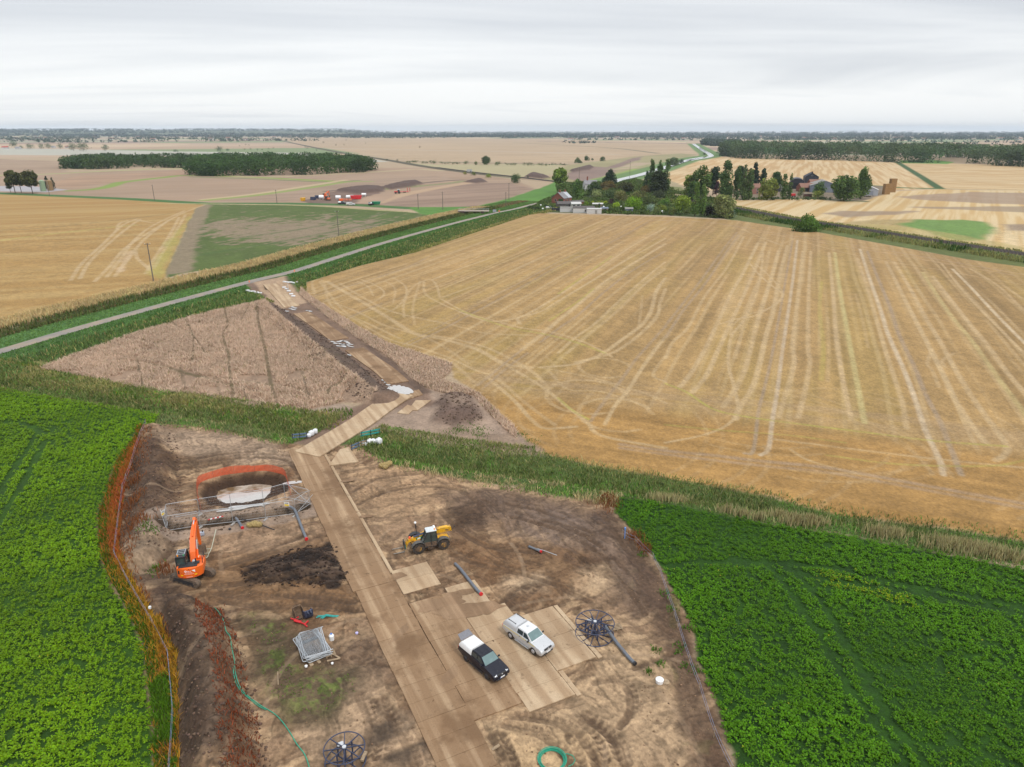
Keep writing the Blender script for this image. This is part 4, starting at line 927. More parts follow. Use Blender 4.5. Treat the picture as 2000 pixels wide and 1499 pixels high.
setb((q < -7) & (rng.random(len(p)) < .12), 1.0, valb(178, 166, 110))
h *= rng.uniform(.5, 1.1, len(p)); w = np.maximum(.07, d0 * .0011); col = col * (.8 + .5 * fbm(p[:, 0] * .4, p[:, 1] * .4, 119, 3))[:, None]
parts.append(blades(p, h, w, col, .9))
stuff('verge_grass', parts, GRASSM, 'grass and reeds on the verges and ditches of the public road', 'grass')
# --- reeds, grass and straw along the site ditch
p, q = scatter_line(DITCH, 7.0, 34)
crossing = seg_dist(p[:, 0], p[:, 1], GL([(600, 880), (640, 862), (690, 835), (790, 768)]))[0]
k = (p[:, 1] < 160) & (p[:, 0] < 80) & (p[:, 0] > -110) & (crossing > 3.6)
sit = sd_poly(p[:, 0], p[:, 1], SITE); bl = sd_poly(p[:, 0], p[:, 1], BEETL); brr = sd_poly(p[:, 0], p[:, 1], BEETR); s1 = sd_poly(p[:, 0], p[:, 1], S1)
k &= (sit > -1.6 * rng.random(len(p)) ** 2) & (bl > .1) & (brr > .1) & (s1 > -1.4 * rng.random(len(p)) ** 2)
p, q = p[k], q[k]; n = len(p); d0 = np.hypot(p[:, 0], p[:, 1])
n1 = fbm(p[:, 0] * .18, p[:, 1] * .18, 91, 3); n2 = fbm(p[:, 0] * .5, p[:, 1] * .5, 93, 3)
h = .8 * np.ones(n); col = vary(valb(98, 128, 62), n, .3)
setb(np.abs(q + .8 + 2 * (n2 - .5)) < 1.8, 1.3, valb(112, 130, 68), .45)
setb((q > 1.6), 1.0, valb(128, 142, 78), .4); setb((q < -2.6), .6, valb(122, 156, 82), .3)
setb((q > 2.5) & (n1 > .52), .9, valb(170, 166, 104), .25)
right_bank = (p[:, 0] > -24) & (p[:, 0] < 14)
setb(right_bank & (q < -3.2) & (n2 > .38), 1.0, valb(200, 184, 138), .2)
setb((p[:, 0] < -26) & (q < -2) & (n1 > .45), .8, valb(128, 146, 90), .3)
setb((rng.random(n) < .10), 1.1, valb(180, 168, 118), .2); bg_ = fbm(p[:, 0] * .35, p[:, 1] * .35, 125, 3); setb((bg_ > .60) & (rng.random(n) < .8), .7, valb(116, 160, 70), .3)
h *= rng.uniform(.3, .85, n) * (.4 + .9 * n1); col = col * (.8 + .5 * fbm(p[:, 0] * .9, p[:, 1] * .9, 117, 3))[:, None]; g = rng.random(n) < .22; col[g] = vary(valb(150, 152, 100), g.sum(), .3)
stuff('ditch_reeds', [blades(p, h, np.maximum(.07, d0 * .0011), col, 1.0)], GRASSM, 'tall reeds and grass filling the ditch beside the site', 'reeds')
# --- weedy rough ground beyond the ditch on the left
ROUGH = GL([(-80, 690), (60, 706), (90, 722), (200, 740), (300, 768), (450, 792), (560, 806), (650, 800), (688, 800), (690, 812), (645, 842), (560, 826), (400, 798), (200, 772), (0, 738), (-80, 728)])
p = scatter_poly(ROUGH, 12); n = len(p); n1 = fbm(p[:, 0] * .2, p[:, 1] * .2, 95, 3)
h = .55 * np.ones(n); col = vary(valb(118, 132, 68), n, .35)
setb(n1 > .55, .5, valb(160, 146, 92), .25); setb((n1 < .40), .6, valb(92, 124, 50), .3); setb(rng.random(n) < .06, .5, valb(160, 170, 40))
parts = [blades(p, h * rng.uniform(.5, 1.3, n), np.full(n, .12), col, .6)]
# small plants on the bare soil by the mound and at the fence lines
cl = []
for px, py, r_, m_ in [(885, 845, 1.2, 60), (895, 840, .9, 50), (905, 842, 1.0, 50), (930, 838, 1.6, 120), (940, 850, 1.2, 80), (1040, 862, 1.5, 60), (900, 872, 1.4, 60), (915, 876, 1.6, 70), (780, 838, .9, 40), (1020, 850, 1.0, 40),
     (1330, 1262, .5, 40), (1320, 1275, .4, 25), (1267, 1313, .4, 40), (1280, 1270, .5, 50), (1290, 1298, .4, 30), (1335, 1300, .5, 30), (1345, 1230, .6, 50), (1360, 1310, .6, 40), (1310, 1190, .6, 40), (1300, 1160, .7, 60), (1255, 1085, .6, 40), (290, 1048, 1.0, 60), (300, 1058, 1.0, 60), (305, 1108, .8, 50), (296, 1118, .8, 40)]:
 g = G(px, py); cl.append(np.array(g) + rng.normal(0, r_ * .5, (m_, 2)))
p = np.concatenate(cl); n = len(p); col = vary(valb(96, 132, 52), n, .3)
parts.append(blades(p, rng.uniform(.12, .4, n), np.full(n, .10), col, .9))
GP = GL([(485, 1200), (560, 1215), (578, 1280), (600, 1316), (690, 1318), (695, 1350), (640, 1385), (575, 1395), (525, 1350), (500, 1270)])
p = scatter_poly(GP, 16); nn_ = fbm(p[:, 0] * .8, p[:, 1] * .8, 97, 4); p = p[(nn_ > .52) & (seg_dist(p[:, 0], p[:, 1], GL([(600, 1240), (640, 1290)]))[0] > 2.6)]; n = len(p)
parts.append(blades(p, rng.uniform(.06, .2, n), np.full(n, .10), vary(valb(108, 142, 54), n, .3), 1.2))
stuff('weeds', parts, GRASSM, 'low green weeds on the rough ground and bare soil of the site', 'weeds')
# --- ripe wheat, standing
LW = [.34, .28, .2, .2, .38, .3, .32, .18, .18, .18, .18]
parts = []
for P, dn in ((WHEAT, 50), (STRIP, 50)):
 p = scatter_poly(P, dn)
 k = np.ones(len(p), bool)
 if P is WHEAT:
  for ln, lw in zip(LANES, LW + [.16] * 40):
   d, _ = seg_dist(p[:, 0], p[:, 1], smooth_line(GL(ln), 3)); k &= d > lw * (.8 + .8 * fbm(p[:, 0] * .5, p[:, 1] * .5, 3, 2))
  n1 = fbm(p[:, 0] * .13, p[:, 1] * .13, 99, 3); n2 = fbm(p[:, 0] * .6, p[:, 1] * .6, 101, 3)
  k &= ~((n1 > .56) & (n2 > .52) & (rng.random(len(p)) < .75))
  k &= ~((p[:, 1] < 128) & (fbm(p[:, 0] * .25, p[:, 1] * .25, 103, 3) > .60))
 p = p[k]; n = len(p)
 u_ = fbm(p[:, 0] * .3, p[:, 1] * .12, 105, 3)
 col = vary(valb(222, 196, 172), n, .16, .03) * (.86 + .3 * u_)[:, None]
 g = rng.random(n) < .02; col[g] = vary(valb(130, 132, 70), g.sum())
 h = rng.uniform(.35, .75, n) * (.75 + .5 * u_)
 parts.append(blades(p, h, np.full(n, .125), col, 1.3))
stuff('ripe_wheat', parts, GRASSM, 'uncut ripe wheat standing in the brown triangle and along the stubble edge', 'wheat')
# --- dead and dying weeds sprayed brown
DEAD = GL([(288, 832), (278, 853), (259, 906), (245, 947), (238, 1000), (232, 1080), (250, 1116), (270, 1152), (303, 1206), (336, 1270), (350, 1290), (350, 1400), (352, 1540), (300, 1540), (300, 1499), (298, 1400), (290, 1330), (278, 1256), (243, 1180), (213, 1130), (194, 1074), (193, 1004), (213, 948), (232, 895), (269, 852)])
p = scatter_poly(DEAD, 110); n = len(p)
f = sst(70, 58, p[:, 1]); n1 = fbm(p[:, 0] * .5, p[:, 1] * .5, 107, 3); dE = -sd_poly(p[:, 0], p[:, 1], DEAD)
rust = vary(valb(190, 106, 56), n, .4); gold = vary(valb(196, 150, 52), n, .3); grn = vary(valb(84, 120, 30), n, .3)
t = np.clip(f + .5 * (n1 - .5) * 2, 0, 1)[:, None]
col = rust * (1 - t) + gold * t
edge = sd_poly(p[:, 0], p[:, 1], BEETL)
g = (edge < .9) & (rng.random(n) < .6) | (rng.random(n) < .10); col[g] = grn[g]
g = (p[:, 1] < 48) & (edge < 1.6) & (n1 > .45); col[g] = grn[g] * 1.25
parts = [blades(p, rng.uniform(.3, .85, n), np.full(n, .08), col, .9)]
Q = scatter_poly(GL([(269, 845), (300, 850), (300, 930), (290, 1000), (290, 1060), (262, 1100), (300, 1180), (340, 1260), (330, 1280), (290, 1215), (240, 1140), (215, 1080), (222, 1000), (240, 940)]), 26); dq = sd_poly(Q[:, 0], Q[:, 1], DEAD); Q = Q[(dq > 0) & (rng.random(len(Q)) < np.exp(-dq / 1.5)) & (fbm(Q[:, 0] * .5, Q[:, 1] * .5, 121, 3) > .4)]; n = len(Q)
parts.append(blades(Q, rng.uniform(.2, .6, n), np.full(n, .07), vary(valb(150, 96, 60), n, .35), .9))
p, q = scatter_line(WEEDS, 1.7, 36); k = (np.abs(q) < .7 + 1.1 * fbm(p[:, 0] * .4, p[:, 1] * .4, 109, 3)) & (p[:, 1] > 30); p = p[k]; n = len(p)
parts.append(blades(p, rng.uniform(.12, .45, n), np.full(n, .07), vary(valb(150, 80, 50), n, .4), 1.3))
for px, py, r_, m_ in [(1190, 985, 1.3, 260), (1186, 975, 1.0, 160), (1240, 1050, .8, 120), (1256, 1068, .8, 100), (1262, 1078, .5, 60), (270, 1040, 1.4, 150), (262, 990, 1.2, 160), (258, 950, 1.0, 120), (318, 1110, .6, 60), (325, 1120, .8, 80)]:
 g_ = np.array(G(px, py)) + rng.normal(0, r_ * .6, (m_, 2)); n = m_
 parts.append(blades(g_, rng.uniform(.3, .95, n), np.full(n, .06), vary(valb(146, 92, 54), n, .3), .8))
stuff('dead_weeds', parts, GRASSM, 'rust brown and golden dead weeds along the rope fence and soil bank', 'dead weeds')
# --- clods of broken soil
def clods(groups):
 V = []; F = []; Cc = []; o = 0
 base = np.array([[1, 0, 0], [-1, 0, 0], [0, 1, 0], [0, -1, 0], [0, 0, 1], [0, 0, -.6]], float)
 fc = np.array([[0, 2, 4], [2, 1, 4], [1, 3, 4], [3, 0, 4], [2, 0, 5], [1, 2, 5], [3, 1, 5], [0, 3, 5]])
 for p, lo, hi, rgb in groups:
  n = len(p); r = lo + (hi - lo) * rng.random(n) ** 3
  v = base[None] * rng.uniform(.55, 1.2, (n, 6, 1)) + rng.normal(0, .12, (n, 6, 3)); a = rng.uniform(0, 6.28, n)
  ca, sa = np.cos(a)[:, None], np.sin(a)[:, None]
  v = np.stack([v[:, :, 0] * ca - v[:, :, 1] * sa, v[:, :, 0] * sa + v[:, :, 1] * ca, v[:, :, 2] * .7], 2) * r[:, None, None]
  v[:, :, :2] += p[:, None, :]; v[:, :, 2] += (ground_z(p[:, 0], p[:, 1]) + r * .15)[:, None]
  V.append(v.reshape(-1, 3)); F.append((np.arange(n)[:, None, None] * 6 + fc[None]).reshape(-1, 3) + o); o += n * 6
  Cc.append(np.repeat(vary(alb(*rgb), n, .35, .05), 6, 0))
 return np.concatenate(V), np.concatenate(F), np.concatenate(Cc)
S_ = scatter_poly(SITE, 3.2); S_ = S_[(S_[:, 1] > 34) & (fbm(S_[:, 0] * .25, S_[:, 1] * .25, 131, 3) > .45)]; S_ = S_[(fbm(S_[:, 0] * .7, S_[:, 1] * .7, 133, 3) > .46)]
HPc = scatter_poly(GL([(462, 1112), (520, 1090), (600, 1066), (656, 1064), (690, 1136), (640, 1150), (560, 1146), (480, 1146)]), 14)
LBc = scatter_line(LBUND, 3.4, 9)[0]; LBc = LBc[LBc[:, 1] > 32]; L2c = scatter_line(LBUND2, 3.2, 7)[0]; BDc = scatter_line(BUND, 3.6, 4)[0]; MDc = scatter_poly(MOUND, 5); PTc = scatter_poly(PIT, 6); PTc = PTc[sd_poly(PTc[:, 0], PTc[:, 1], PITWATER) > .2]; TRc = scatter_line(TRENCH, 2.0, 7)[0]
stuff('soil_clods', [clods([(S_, .03, .13, (158, 130, 104)), (HPc, .04, .24, (78, 63, 55)), (LBc, .04, .24, (122, 100, 86)), (L2c, .04, .22, (124, 102, 88)), (BDc, .06, .3, (112, 94, 84)), (MDc, .06, .32, (126, 106, 92)), (PTc, .04, .22, (104, 82, 66)), (TRc, .04, .2, (136, 114, 94))])], attr_mat('clod_soil', rough=.95, var=.2, scale=2, spec=.15), 'clods of broken soil on the spoil banks and trampled ground', 'soil')
# --- pale seeding clumps on the near bank of the ditch, right
parts = []
for px, py, r_, m_ in [(1300, 972, 1.6, 420), (1320, 968, 1.2, 260), (1522, 1006, .9, 160), (1560, 1020, 1.7, 420), (1590, 1022, 1.2, 260), (1720, 1042, 1.5, 320), (1745, 1046, 1.0, 160), (1850, 1066, 1.9, 520), (1890, 1074, 1.8, 480), (1930, 1082, 1.6, 380), (1965, 1090, 1.0, 160), (1990, 1095, 1.0, 120), (1420, 1000, .8, 90), (1450, 1008, .8, 90), (1480, 1014, .8, 90)]:
 g_ = np.array(G(px, py)) + rng.normal(0, r_ * .55, (m_, 2)) * [1.25, .7]
 parts.append(blades(g_, rng.uniform(.6, 1.45, m_), np.full(m_, .10), vary(valb(186, 176, 128), m_, .22), .45))
stuff('seeding_weeds', parts, GRASSM, 'pale seeding weeds in clumps along the near bank of the right-hand ditch', 'weeds')
# --- sugar beet: rows of glossy leaves
def beet(poly, ytop, tram, tint, xlim, yel=None):
 az = math.radians(158); ca, sa = math.cos(az), math.sin(az)
 lo, hi = poly.min(0), poly.max(0)
 lo = np.maximum(lo, [xlim[0], 30]); hi = np.minimum(hi, [xlim[1], ytop])
 n = int((hi[0] - lo[0]) * (hi[1] - lo[1]) * 8.0)
 p = np.stack([rng.uniform(lo[0], hi[0], n), rng.uniform(lo[1], hi[1], n)], 1)
 b = p[:, 0] * ca - p[:, 1] * sa; al = p[:, 0] * sa + p[:, 1] * ca
 b2 = np.round(b / .5) * .5 + rng.normal(0, .07, n)
 p = np.stack([b2 * ca + al * sa, -b2 * sa + al * ca], 1)
 edge = -sd_poly(p[:, 0], p[:, 1], poly)
 ang = np.arctan2(p[:, 0], p[:, 1])
 k = (edge > .15 * rng.random(n)) & (np.abs(ang) < math.radians(50))
 for ln in tram:
  d, _ = seg_dist(p[:, 0], p[:, 1], smooth_line(GL(ln), 3)); k &= d > .28 + .3 * rng.random(n)
 p = p[k]; n = len(p)
 vig = fbm(p[:, 0] * .12, p[:, 1] * .12, 111, 3); v2 = fbm(p[:, 0] * .7, p[:, 1] * .7, 113, 2)
 NL = 14
 P = np.repeat(p, NL, 0); m = len(P); vg = np.repeat(.8 + .5 * (vig - .5) + .5 * (v2 - .5), NL)
 a = rng.uniform(0, 2 * PI, m); el = rng.uniform(.25, 1.25, m)
 L = rng.uniform(.10, .21, m) * vg * 1.2; W = L * rng.uniform(.5, .68, m)
 r0 = rng.uniform(.02, .16, m); z0 = rng.uniform(.10, .34, m) * vg
 out_ = np.stack([np.cos(a), np.sin(a), 0 * a], 1); sid = np.stack([-np.sin(a), np.cos(a), 0 * a], 1)
 up = np.array([0, 0, 1.0])
 base = np.concatenate([P, z0[:, None]], 1) + out_ * r0[:, None]
 d1 = out_ * np.cos(el)[:, None] + up * np.sin(el)[:, None]
 el2 = el - rng.uniform(.7, 1.6, m); d2 = out_ * np.cos(el2)[:, None] + up * np.sin(el2)[:, None]
 mid = base + d1 * (L * .55)[:, None]; tip = mid + d2 * (L * .55)[:, None]
 roll = rng.normal(0, .3, m)[:, None]
 s2 = (sid + up * roll) * W[:, None] * .5
 V = np.stack([base - s2 * .35, base + s2 * .35, mid + s2, mid - s2, tip + s2 * .35, tip - s2 * .35], 1).reshape(-1, 3)
 o = np.arange(m)[:, None] * 6
 F = np.concatenate([o + np.array([[0, 1, 2, 3]]), o + np.array([[3, 2, 4, 5]])], 0)
 col = vary(tint, m, .34, .08) * np.repeat(.55 + .6 * vig + .35 * fbm(p[:, 0] * .035, p[:, 1] * .05, 127, 3), NL)[:, None]
 if yel is not None:
  d, _ = seg_dist(P[:, 0], P[:, 1], GL(yel)); g = (d < 1.0 + rng.random(m) * .8) & (rng.random(m) < .3); col[g] = vary(valb(150, 165, 20), g.sum(), .2)
 g = rng.random(m) < .002; col[g] = vary(valb(170, 170, 40), g.sum(), .2)
 return V, F, np.repeat(col, 6, 0)
TR = [[(1492, 1097), (1540, 1153), (1605, 1253), (1670, 1361), (1748, 1465), (1800, 1540)], [(1553, 1118), (1613, 1192), (1683, 1318), (1743, 1422), (1787, 1465), (1830, 1530)], [(1290, 1108), (1358, 1101), (1453, 1099), (1535, 1103), (1626, 1112), (1713, 1136), (1821, 1153), (2000, 1188), (2200, 1230)], [(1535, 1112), (1618, 1136), (1800, 1162), (1963, 1196), (2200, 1244)]]
TL = [[(92, 861), (67, 903), (42, 954), (17, 990), (-20, 1060), (-60, 1140)], [(62, 867), (36, 906), (11, 945), (-30, 1010)], [(0, 826), (50, 830), (75, 845), (60, 862)], [(60, 838), (95, 848), (110, 835)]]
v = beet(BEETL, 125, TL, valb(108, 146, 5), (-110, 0))
stuff('beet_crop', [v], BEETM, 'lush yellow-green beet crop left of the site', 'crop')
v = beet(BEETR, 90, TR, valb(82, 130, 8), (0, 95), [(1618, 1132), (1690, 1150), (1760, 1172)])
stuff('beet_crop', [v], BEETM, 'dark green beet crop right of the site with wheel tracks through it', 'crop')
# --- rough growth on the railway bank
p, q = scatter_line(RAIL, 13, 2.2)
k = (p[:, 1] < 600) & (p[:, 1] > 210) & ((q < -4.0) | (q > 5)) & ~in_poly(p, S1)
p, q = p[k], q[k]; n = len(p); n1 = fbm(p[:, 0] * .08, p[:, 1] * .08, 115, 3)
h = np.where(q < 0, 1.3, .7); col = vary(valb(112, 126, 66), n, .4)
setb((q < 0) & (n1 > .5), 1.1, valb(150, 150, 92), .3); setb((q < 0) & (n1 < .42), 1.8, valb(74, 102, 46), .35); setb(q > 0, .7, valb(150, 152, 92), .25)
stuff('railway_bank_scrub', [blades(p, h * rng.uniform(.5, 1.3, n), np.full(n, .42), col, .6)], GRASSM, 'scrubby grass and brambles on the banks of the railway', 'scrub')
p = scatter_poly(GARDEN, 1.6); n1 = fbm(p[:, 0] * .06, p[:, 1] * .06, 123, 3); p = p[(n1 > .36) & (sd_poly(p[:, 0], p[:, 1], GL([(1060, 400), (1170, 405), (1170, 420), (1060, 420)])) > 0)]; n = len(p)
stuff('garden_scrub', [blades(p, rng.uniform(.4, 1.5, n), np.full(n, .8), vary(valb(98, 116, 62), n, .45, .15), 1.1)], GRASSM, 'rough green growth between the bushes around the cottage', 'scrub')
# ------------------------------------------------------------------ trees
def leaf_cloud(pts, size, col, up=.0):
 """one leaf-clump quad per point, any orientation"""
 n = len(pts)
 a = rng.normal(0, 1, (n, 3)); a[:, 2] *= (1 - up); a /= np.linalg.norm(a, axis=1)[:, None]
 b = rng.normal(0, 1, (n, 3)); b -= (b * a).sum(1)[:, None] * a; b /= np.linalg.norm(b, axis=1)[:, None]
 s = (size * rng.uniform(.6, 1.3, n))[:, None] * .5
 k = rng.uniform(.6, 1.0, n)[:, None]
 V = np.stack([pts - a * s, pts - b * s * k, pts + a * s, pts + b * s * k], 1).reshape(-1, 3)
 F = np.arange(n * 4).reshape(n, 4)
 return V, F, np.repeat(col, 4, 0)
def crown_points(kind, h, w, n, dens=1.0):
 """points on clumps that fill the crown's envelope; (x,y,z) from the tree's foot"""
 nb = {'poplar': 34, 'round': 34, 'bush': 22, 'conifer': 30, 'willow': 34, 'hedge': 22, 'park': 34}[kind]
 cs = []
 for i in range(nb):
  u_ = rng.random()
  if kind == 'poplar':
   z = h * (.10 + .86 * u_); r = w * .5 * (math.sin(PI * min(1, (u_ * .86 + .12))) ** .6) * .62; br = w * .30 * (1.1 - .5 * u_)
  elif kind == 'conifer':
   z = h * (.06 + .90 * u_); r = w * .5 * (1 - u_) ** .8 * .75; br = w * (.27 - .16 * u_)
  elif kind == 'park':
   z = h * (.40 + .47 * u_); r = w * .5 * math.sqrt(max(.05, 1 - (2 * u_ - .9) ** 2 * .8)) * .74; br = w * .16
  elif kind == 'bush':
   z = h * (.10 + .62 * u_); r = w * .5 * (1 - .5 * u_) * .72; br = min(h * .34, w * .28)
  elif kind == 'hedge':
   z = h * (.2 + .5 * u_); r = 0; br = h * .34
  elif kind == 'willow':
   z = h * (.16 + .68 * u_); r = w * .5 * (1 - (2 * u_ - .8) ** 2 * .35) * .72; br = w * .20
  else:
   z = h * (.24 + .62 * u_); r = w * .5 * math.sqrt(max(.05, 1 - (2 * u_ - .85) ** 2 * .8)) * .72; br = w * .21
  a = rng.uniform(0, 2 * PI); rr = r * math.sqrt(rng.uniform(.15, 1))
  cx_, cy_ = rr * math.cos(a), rr * math.sin(a)
  if kind == 'hedge': cx_, cy_ = rng.uniform(-.5, .5) * w, rng.uniform(-.2, .2) * h
  cs.append((cx_, cy_, z, br * rng.uniform(.75, 1.2), rng.uniform(.6, 1.4)))
 cs = np.array(cs); wts = cs[:, 3] ** 2; i = rng.choice(nb, n, p=wts / wts.sum())
 d = rng.normal(0, 1, (n, 3)); d /= np.linalg.norm(d, axis=1)[:, None]
 rad = cs[i, 3] * (1 - .55 * rng.random(n) ** 2.2)
 stretch = np.array([1, 1, 1.35 if kind in ('poplar',) else .9])
 P = cs[i, :3] + d * rad[:, None] * stretch
 P[:, 2] = np.maximum(P[:, 2], .12)
 return P, cs[i, 4]
BARK = mat('bark', (.11, .085, .06), .9, var=.3, scale=3)
def tree(name, x, y, h, w, kind, rgb, label, cat='tree', group=None, n=None, leaf=None, bare=False):
 root = empty(name, (x, y, 0), rng.uniform(0, 6.28), label, cat, group)
 n = n or int(np.clip(34 * (h * w) ** .9, 420, 3600))
 leaf = leaf or max(.45, .072 * math.sqrt(h * w))
 P, tone = crown_points(kind, h, w, n)
 col = vary(np.asarray(valb(*rgb)) * 1.35, n, .3, .08) * tone[:, None]
 V, F, Cc = leaf_cloud(P, np.full(n, leaf), col)
 raw_mesh('crown', V, F, VEG, root, cols=np.clip(Cc, .003, 1))
 mb = MB(); r0 = max(.12, h * .018) if kind != 'bush' else max(.06, h * .02)
 top = {'park': .8, 'round': .72, 'willow': .7, 'poplar': .9, 'conifer': .92, 'bush': .55, 'hedge': .5}[kind] * h
 mb.tube([(0, 0, -.3), (0, 0, top * .3), (.03 * h * rng.uniform(-1, 1), .02 * h, top * .65), (.02 * h, -.02 * h, top)], [r0 * 1.25, r0, r0 * .65, r0 * .2], 7)
 for i in range(5 if kind in ('round', 'willow', 'bush') else 3):
  a = rng.uniform(0, 6.28); z = top * rng.uniform(.3, .6)
  e_ = (math.cos(a) * w * .3, math.sin(a) * w * .3, z + top * .3)
  mb.tube([(0, 0, z), (e_[0] * .5, e_[1] * .5, z + top * .12), e_], [r0 * .55, r0 * .4, r0 * .12], 5)
 mb.build('trunk', BARK, root)
 return root
def ptree(px, pyb, pyt, wpx, kind, rgb, label, name=None, cat=None, group=None, **kw):
 """place a tree from the photo: foot row, top row, width in pixels"""
 x, y = G(px, pyb)
 t = -(pyt - 749.5) / FPX
 h = CAM_H + y * (-SP + t * CP) / (CP + t * SP)
 depth = y * CP + CAM_H * SP
 w = wpx / FPX * depth
 isb = kind in ('bush',)
 if group in (GA, GC) and isb: w *= 1.25; h *= 1.1
 return tree(name or ('bush' if isb else 'hedge' if kind == 'hedge' else 'poplar_tree' if kind == 'poplar' else 'conifer_tree' if kind == 'conifer' else 'willow_tree' if kind == 'willow' else 'broadleaf_tree'),
    x, y, max(h, 1.0), w, kind, rgb, label, cat or ('bush' if isb else 'hedge' if kind == 'hedge' else 'tree'), group, **kw)
GA = 'trees and bushes around the cottage'; GB = 'trees around the farm'; GC = 'trees between the cottage and the farm'; GD = 'trees on the left field edge'; GE = 'bushes along the far hedge and railway'; GF = 'trees of the far left farm'
MG, DG, LG, YGC, OLV, BLU = (86, 110, 58), (58, 76, 46), (116, 140, 72), (140, 160, 52), (122, 124, 66), (112, 130, 110)
ptree(1094, 377, 326, 37, 'park', (122, 142, 66), 'tall light green tree with open crown behind the brick cottage', group=GA)
ptree(1100, 386, 357, 27, 'round', (98, 118, 66), 'grey-green tree rising right behind the cottage chimney', group=GA)
ptree(1128, 388, 353, 25, 'poplar', (94, 120, 62), 'narrow green tree right of the cottage, before the white slate-roofed house', group=GA)
ptree(1191, 361, 331, 31, 'conifer', (54, 72, 46), 'dark broad conifer beside the canal, behind the slate-roofed house', group=GA)
ptree(1160, 384, 357, 33, 'round', (74, 92, 52), 'dark rounded tree in front of the slate-roofed house', group=GA)
ptree(1164, 388, 370, 19, 'bush', (148, 158, 104), 'pale grey-green bush under the slate-roofed house', group=GA)
ptree(1188, 372, 355, 42, 'bush', (110, 98, 58), 'wide reddish-brown tinged bush in front of the dark conifer', group=GA)
ptree(1222, 378, 357, 36, 'bush', (84, 88, 52), 'large dark brownish bush right of the reddish-brown bush', group=GA)
ptree(1191, 388, 368, 19, 'bush', (82, 98, 60), 'small round dark bush behind the purple shrub', group=GA)
ptree(1210, 384, 371, 14, 'bush', (106, 132, 58), 'fresh green bush between two dark bushes in the scrub', group=GA)
ptree(1193, 400, 388, 14, 'bush', (74, 52, 60), 'dark purple shrub at the end of the yellow clipped hedge', group=GA)
ptree(1171, 399, 392, 30, 'hedge', (160, 172, 44), 'yellow-green clipped hedge in the cottage garden', group=GA)
ptree(1168, 405, 398, 40, 'hedge', (70, 100, 44), 'dark green garden hedge in front of the yellow one', group=GA)
ptree(1145, 404, 394, 16, 'bush', (104, 128, 44), 'rounded green bush at the left end of the garden hedge', group=GA)
ptree(1203, 407, 395, 14, 'bush', (146, 172, 50), 'small bright lime bush left of the bright green garden tree', group=GA)
ptree(1236, 412, 385, 38, 'round', (118, 152, 46), 'bright green garden tree in two lobes behind the grey garden shed', group=GA)
ptree(1212, 393, 375, 34, 'bush', (118, 118, 72), 'wide dull olive bush in the middle of the scrub', group=GA)
ptree(1250, 389, 374, 34, 'bush', (112, 116, 68), 'grey-olive bush beyond the bright green garden tree', group=GA)
ptree(1262, 380, 362, 22, 'bush', (110, 96, 54), 'brown-green bush at the foot of the poplar clump, left', group=GA)
ptree(1285, 389, 371, 31, 'bush', (76, 84, 58), 'dark dome-shaped bush just in front of the poplar clump', group=GC)
ptree(1271, 401, 382, 30, 'bush', (92, 104, 60), 'mid green bush below the dark dome-shaped bush', group=GC)
ptree(1298, 402, 388, 28, 'bush', (94, 124, 54), 'fresh green bush left of the yellow-green round tree', group=GC)
ptree(1270, 413, 399, 15, 'bush', (150, 168, 152), 'silvery blue-green bush at the stubble edge', group=GC)
ptree(1281, 418, 405, 17, 'bush', (118, 132, 78), 'olive bush touching the silvery bush', group=GC)
ptree(1293, 412, 400, 16, 'bush', (136, 146, 62), 'small yellowish bush behind the olive stubble-edge bush', group=GC)
ptree(1331, 414, 383, 36, 'round', (132, 150, 56), 'yellow-green round garden tree standing by the small lawn', group=GC)
ptree(1314, 420, 407, 13, 'bush', (104, 112, 56), 'small bush by the lawn at the stubble edge', group=GC)
ptree(1340, 420, 409, 14, 'bush', (100, 110, 60), 'low brownish bush left of the front poplar', group=GC)
ptree(1271, 374, 311, 15, 'poplar', (82, 104, 56), 'leftmost tall spire of the poplar clump by the canal', group=GC)
ptree(1286, 374, 313, 17, 'poplar', (84, 108, 56), 'middle spire of the poplar clump by the canal', group=GC)
ptree(1300, 375, 311, 16, 'poplar', (90, 112, 60), 'right-hand spire of the poplar clump, canal showing through', group=GC)
ptree(1262, 370, 334, 17, 'conifer', (62, 82, 50), 'dark pointed tree at the left foot of the poplar clump', group=GC)
ptree(1286, 380, 336, 44, 'round', (60, 70, 42), 'very dark round tree in front of the poplar clump', group=GC)
ptree(1316, 323, 309, 20, 'bush', (98, 112, 78), 'grey-green bush on the canal bank beyond the poplars', group=GC)
ptree(1330, 319, 311, 10, 'bush', (72, 88, 66), 'small dark bush right beside the canal bank bush', group=GC)
ptree(1367, 392, 320, 38, 'round', (84, 104, 52), 'tallest rounded tree left of the farm, dark green', group=GC)
ptree(1345, 390, 334, 27, 'willow', (120, 134, 66), 'lighter green tree leaning out left of the tallest tree', group=GC)
ptree(1352, 396, 352, 22, 'round', (80, 104, 56), 'mid green tree between the lighter tree and the front poplar', group=GC)
ptree(1357, 423, 354, 16, 'poplar', (100, 126, 62), 'left spire of the front poplar pair at the stubble edge', group=GC)
ptree(1370, 423, 357, 16, 'poplar', (96, 122, 60), 'right spire of the front poplar pair at the stubble edge', group=GC)
ptree(1385, 422, 402, 30, 'bush', (46, 44, 38), 'near-black bush between the front poplars and the grey willow', group=GC)
ptree(1412, 426, 380, 46, 'willow', (134, 142, 88), 'grey-green willow with gaps in its crown beside the railway', group=GC)
ptree(1428, 426, 410, 18, 'bush', (98, 116, 96), 'blue-grey bush under the willow next to the railway', group=GC)
ptree(1392, 382, 318, 24, 'round', (60, 78, 54), 'dark tree behind the tallest one, left in the farm row', group=GB)
ptree(1399, 386, 352, 14, 'round', (72, 48, 58), 'purple-leaved tree low between two farm poplars', group=GB)
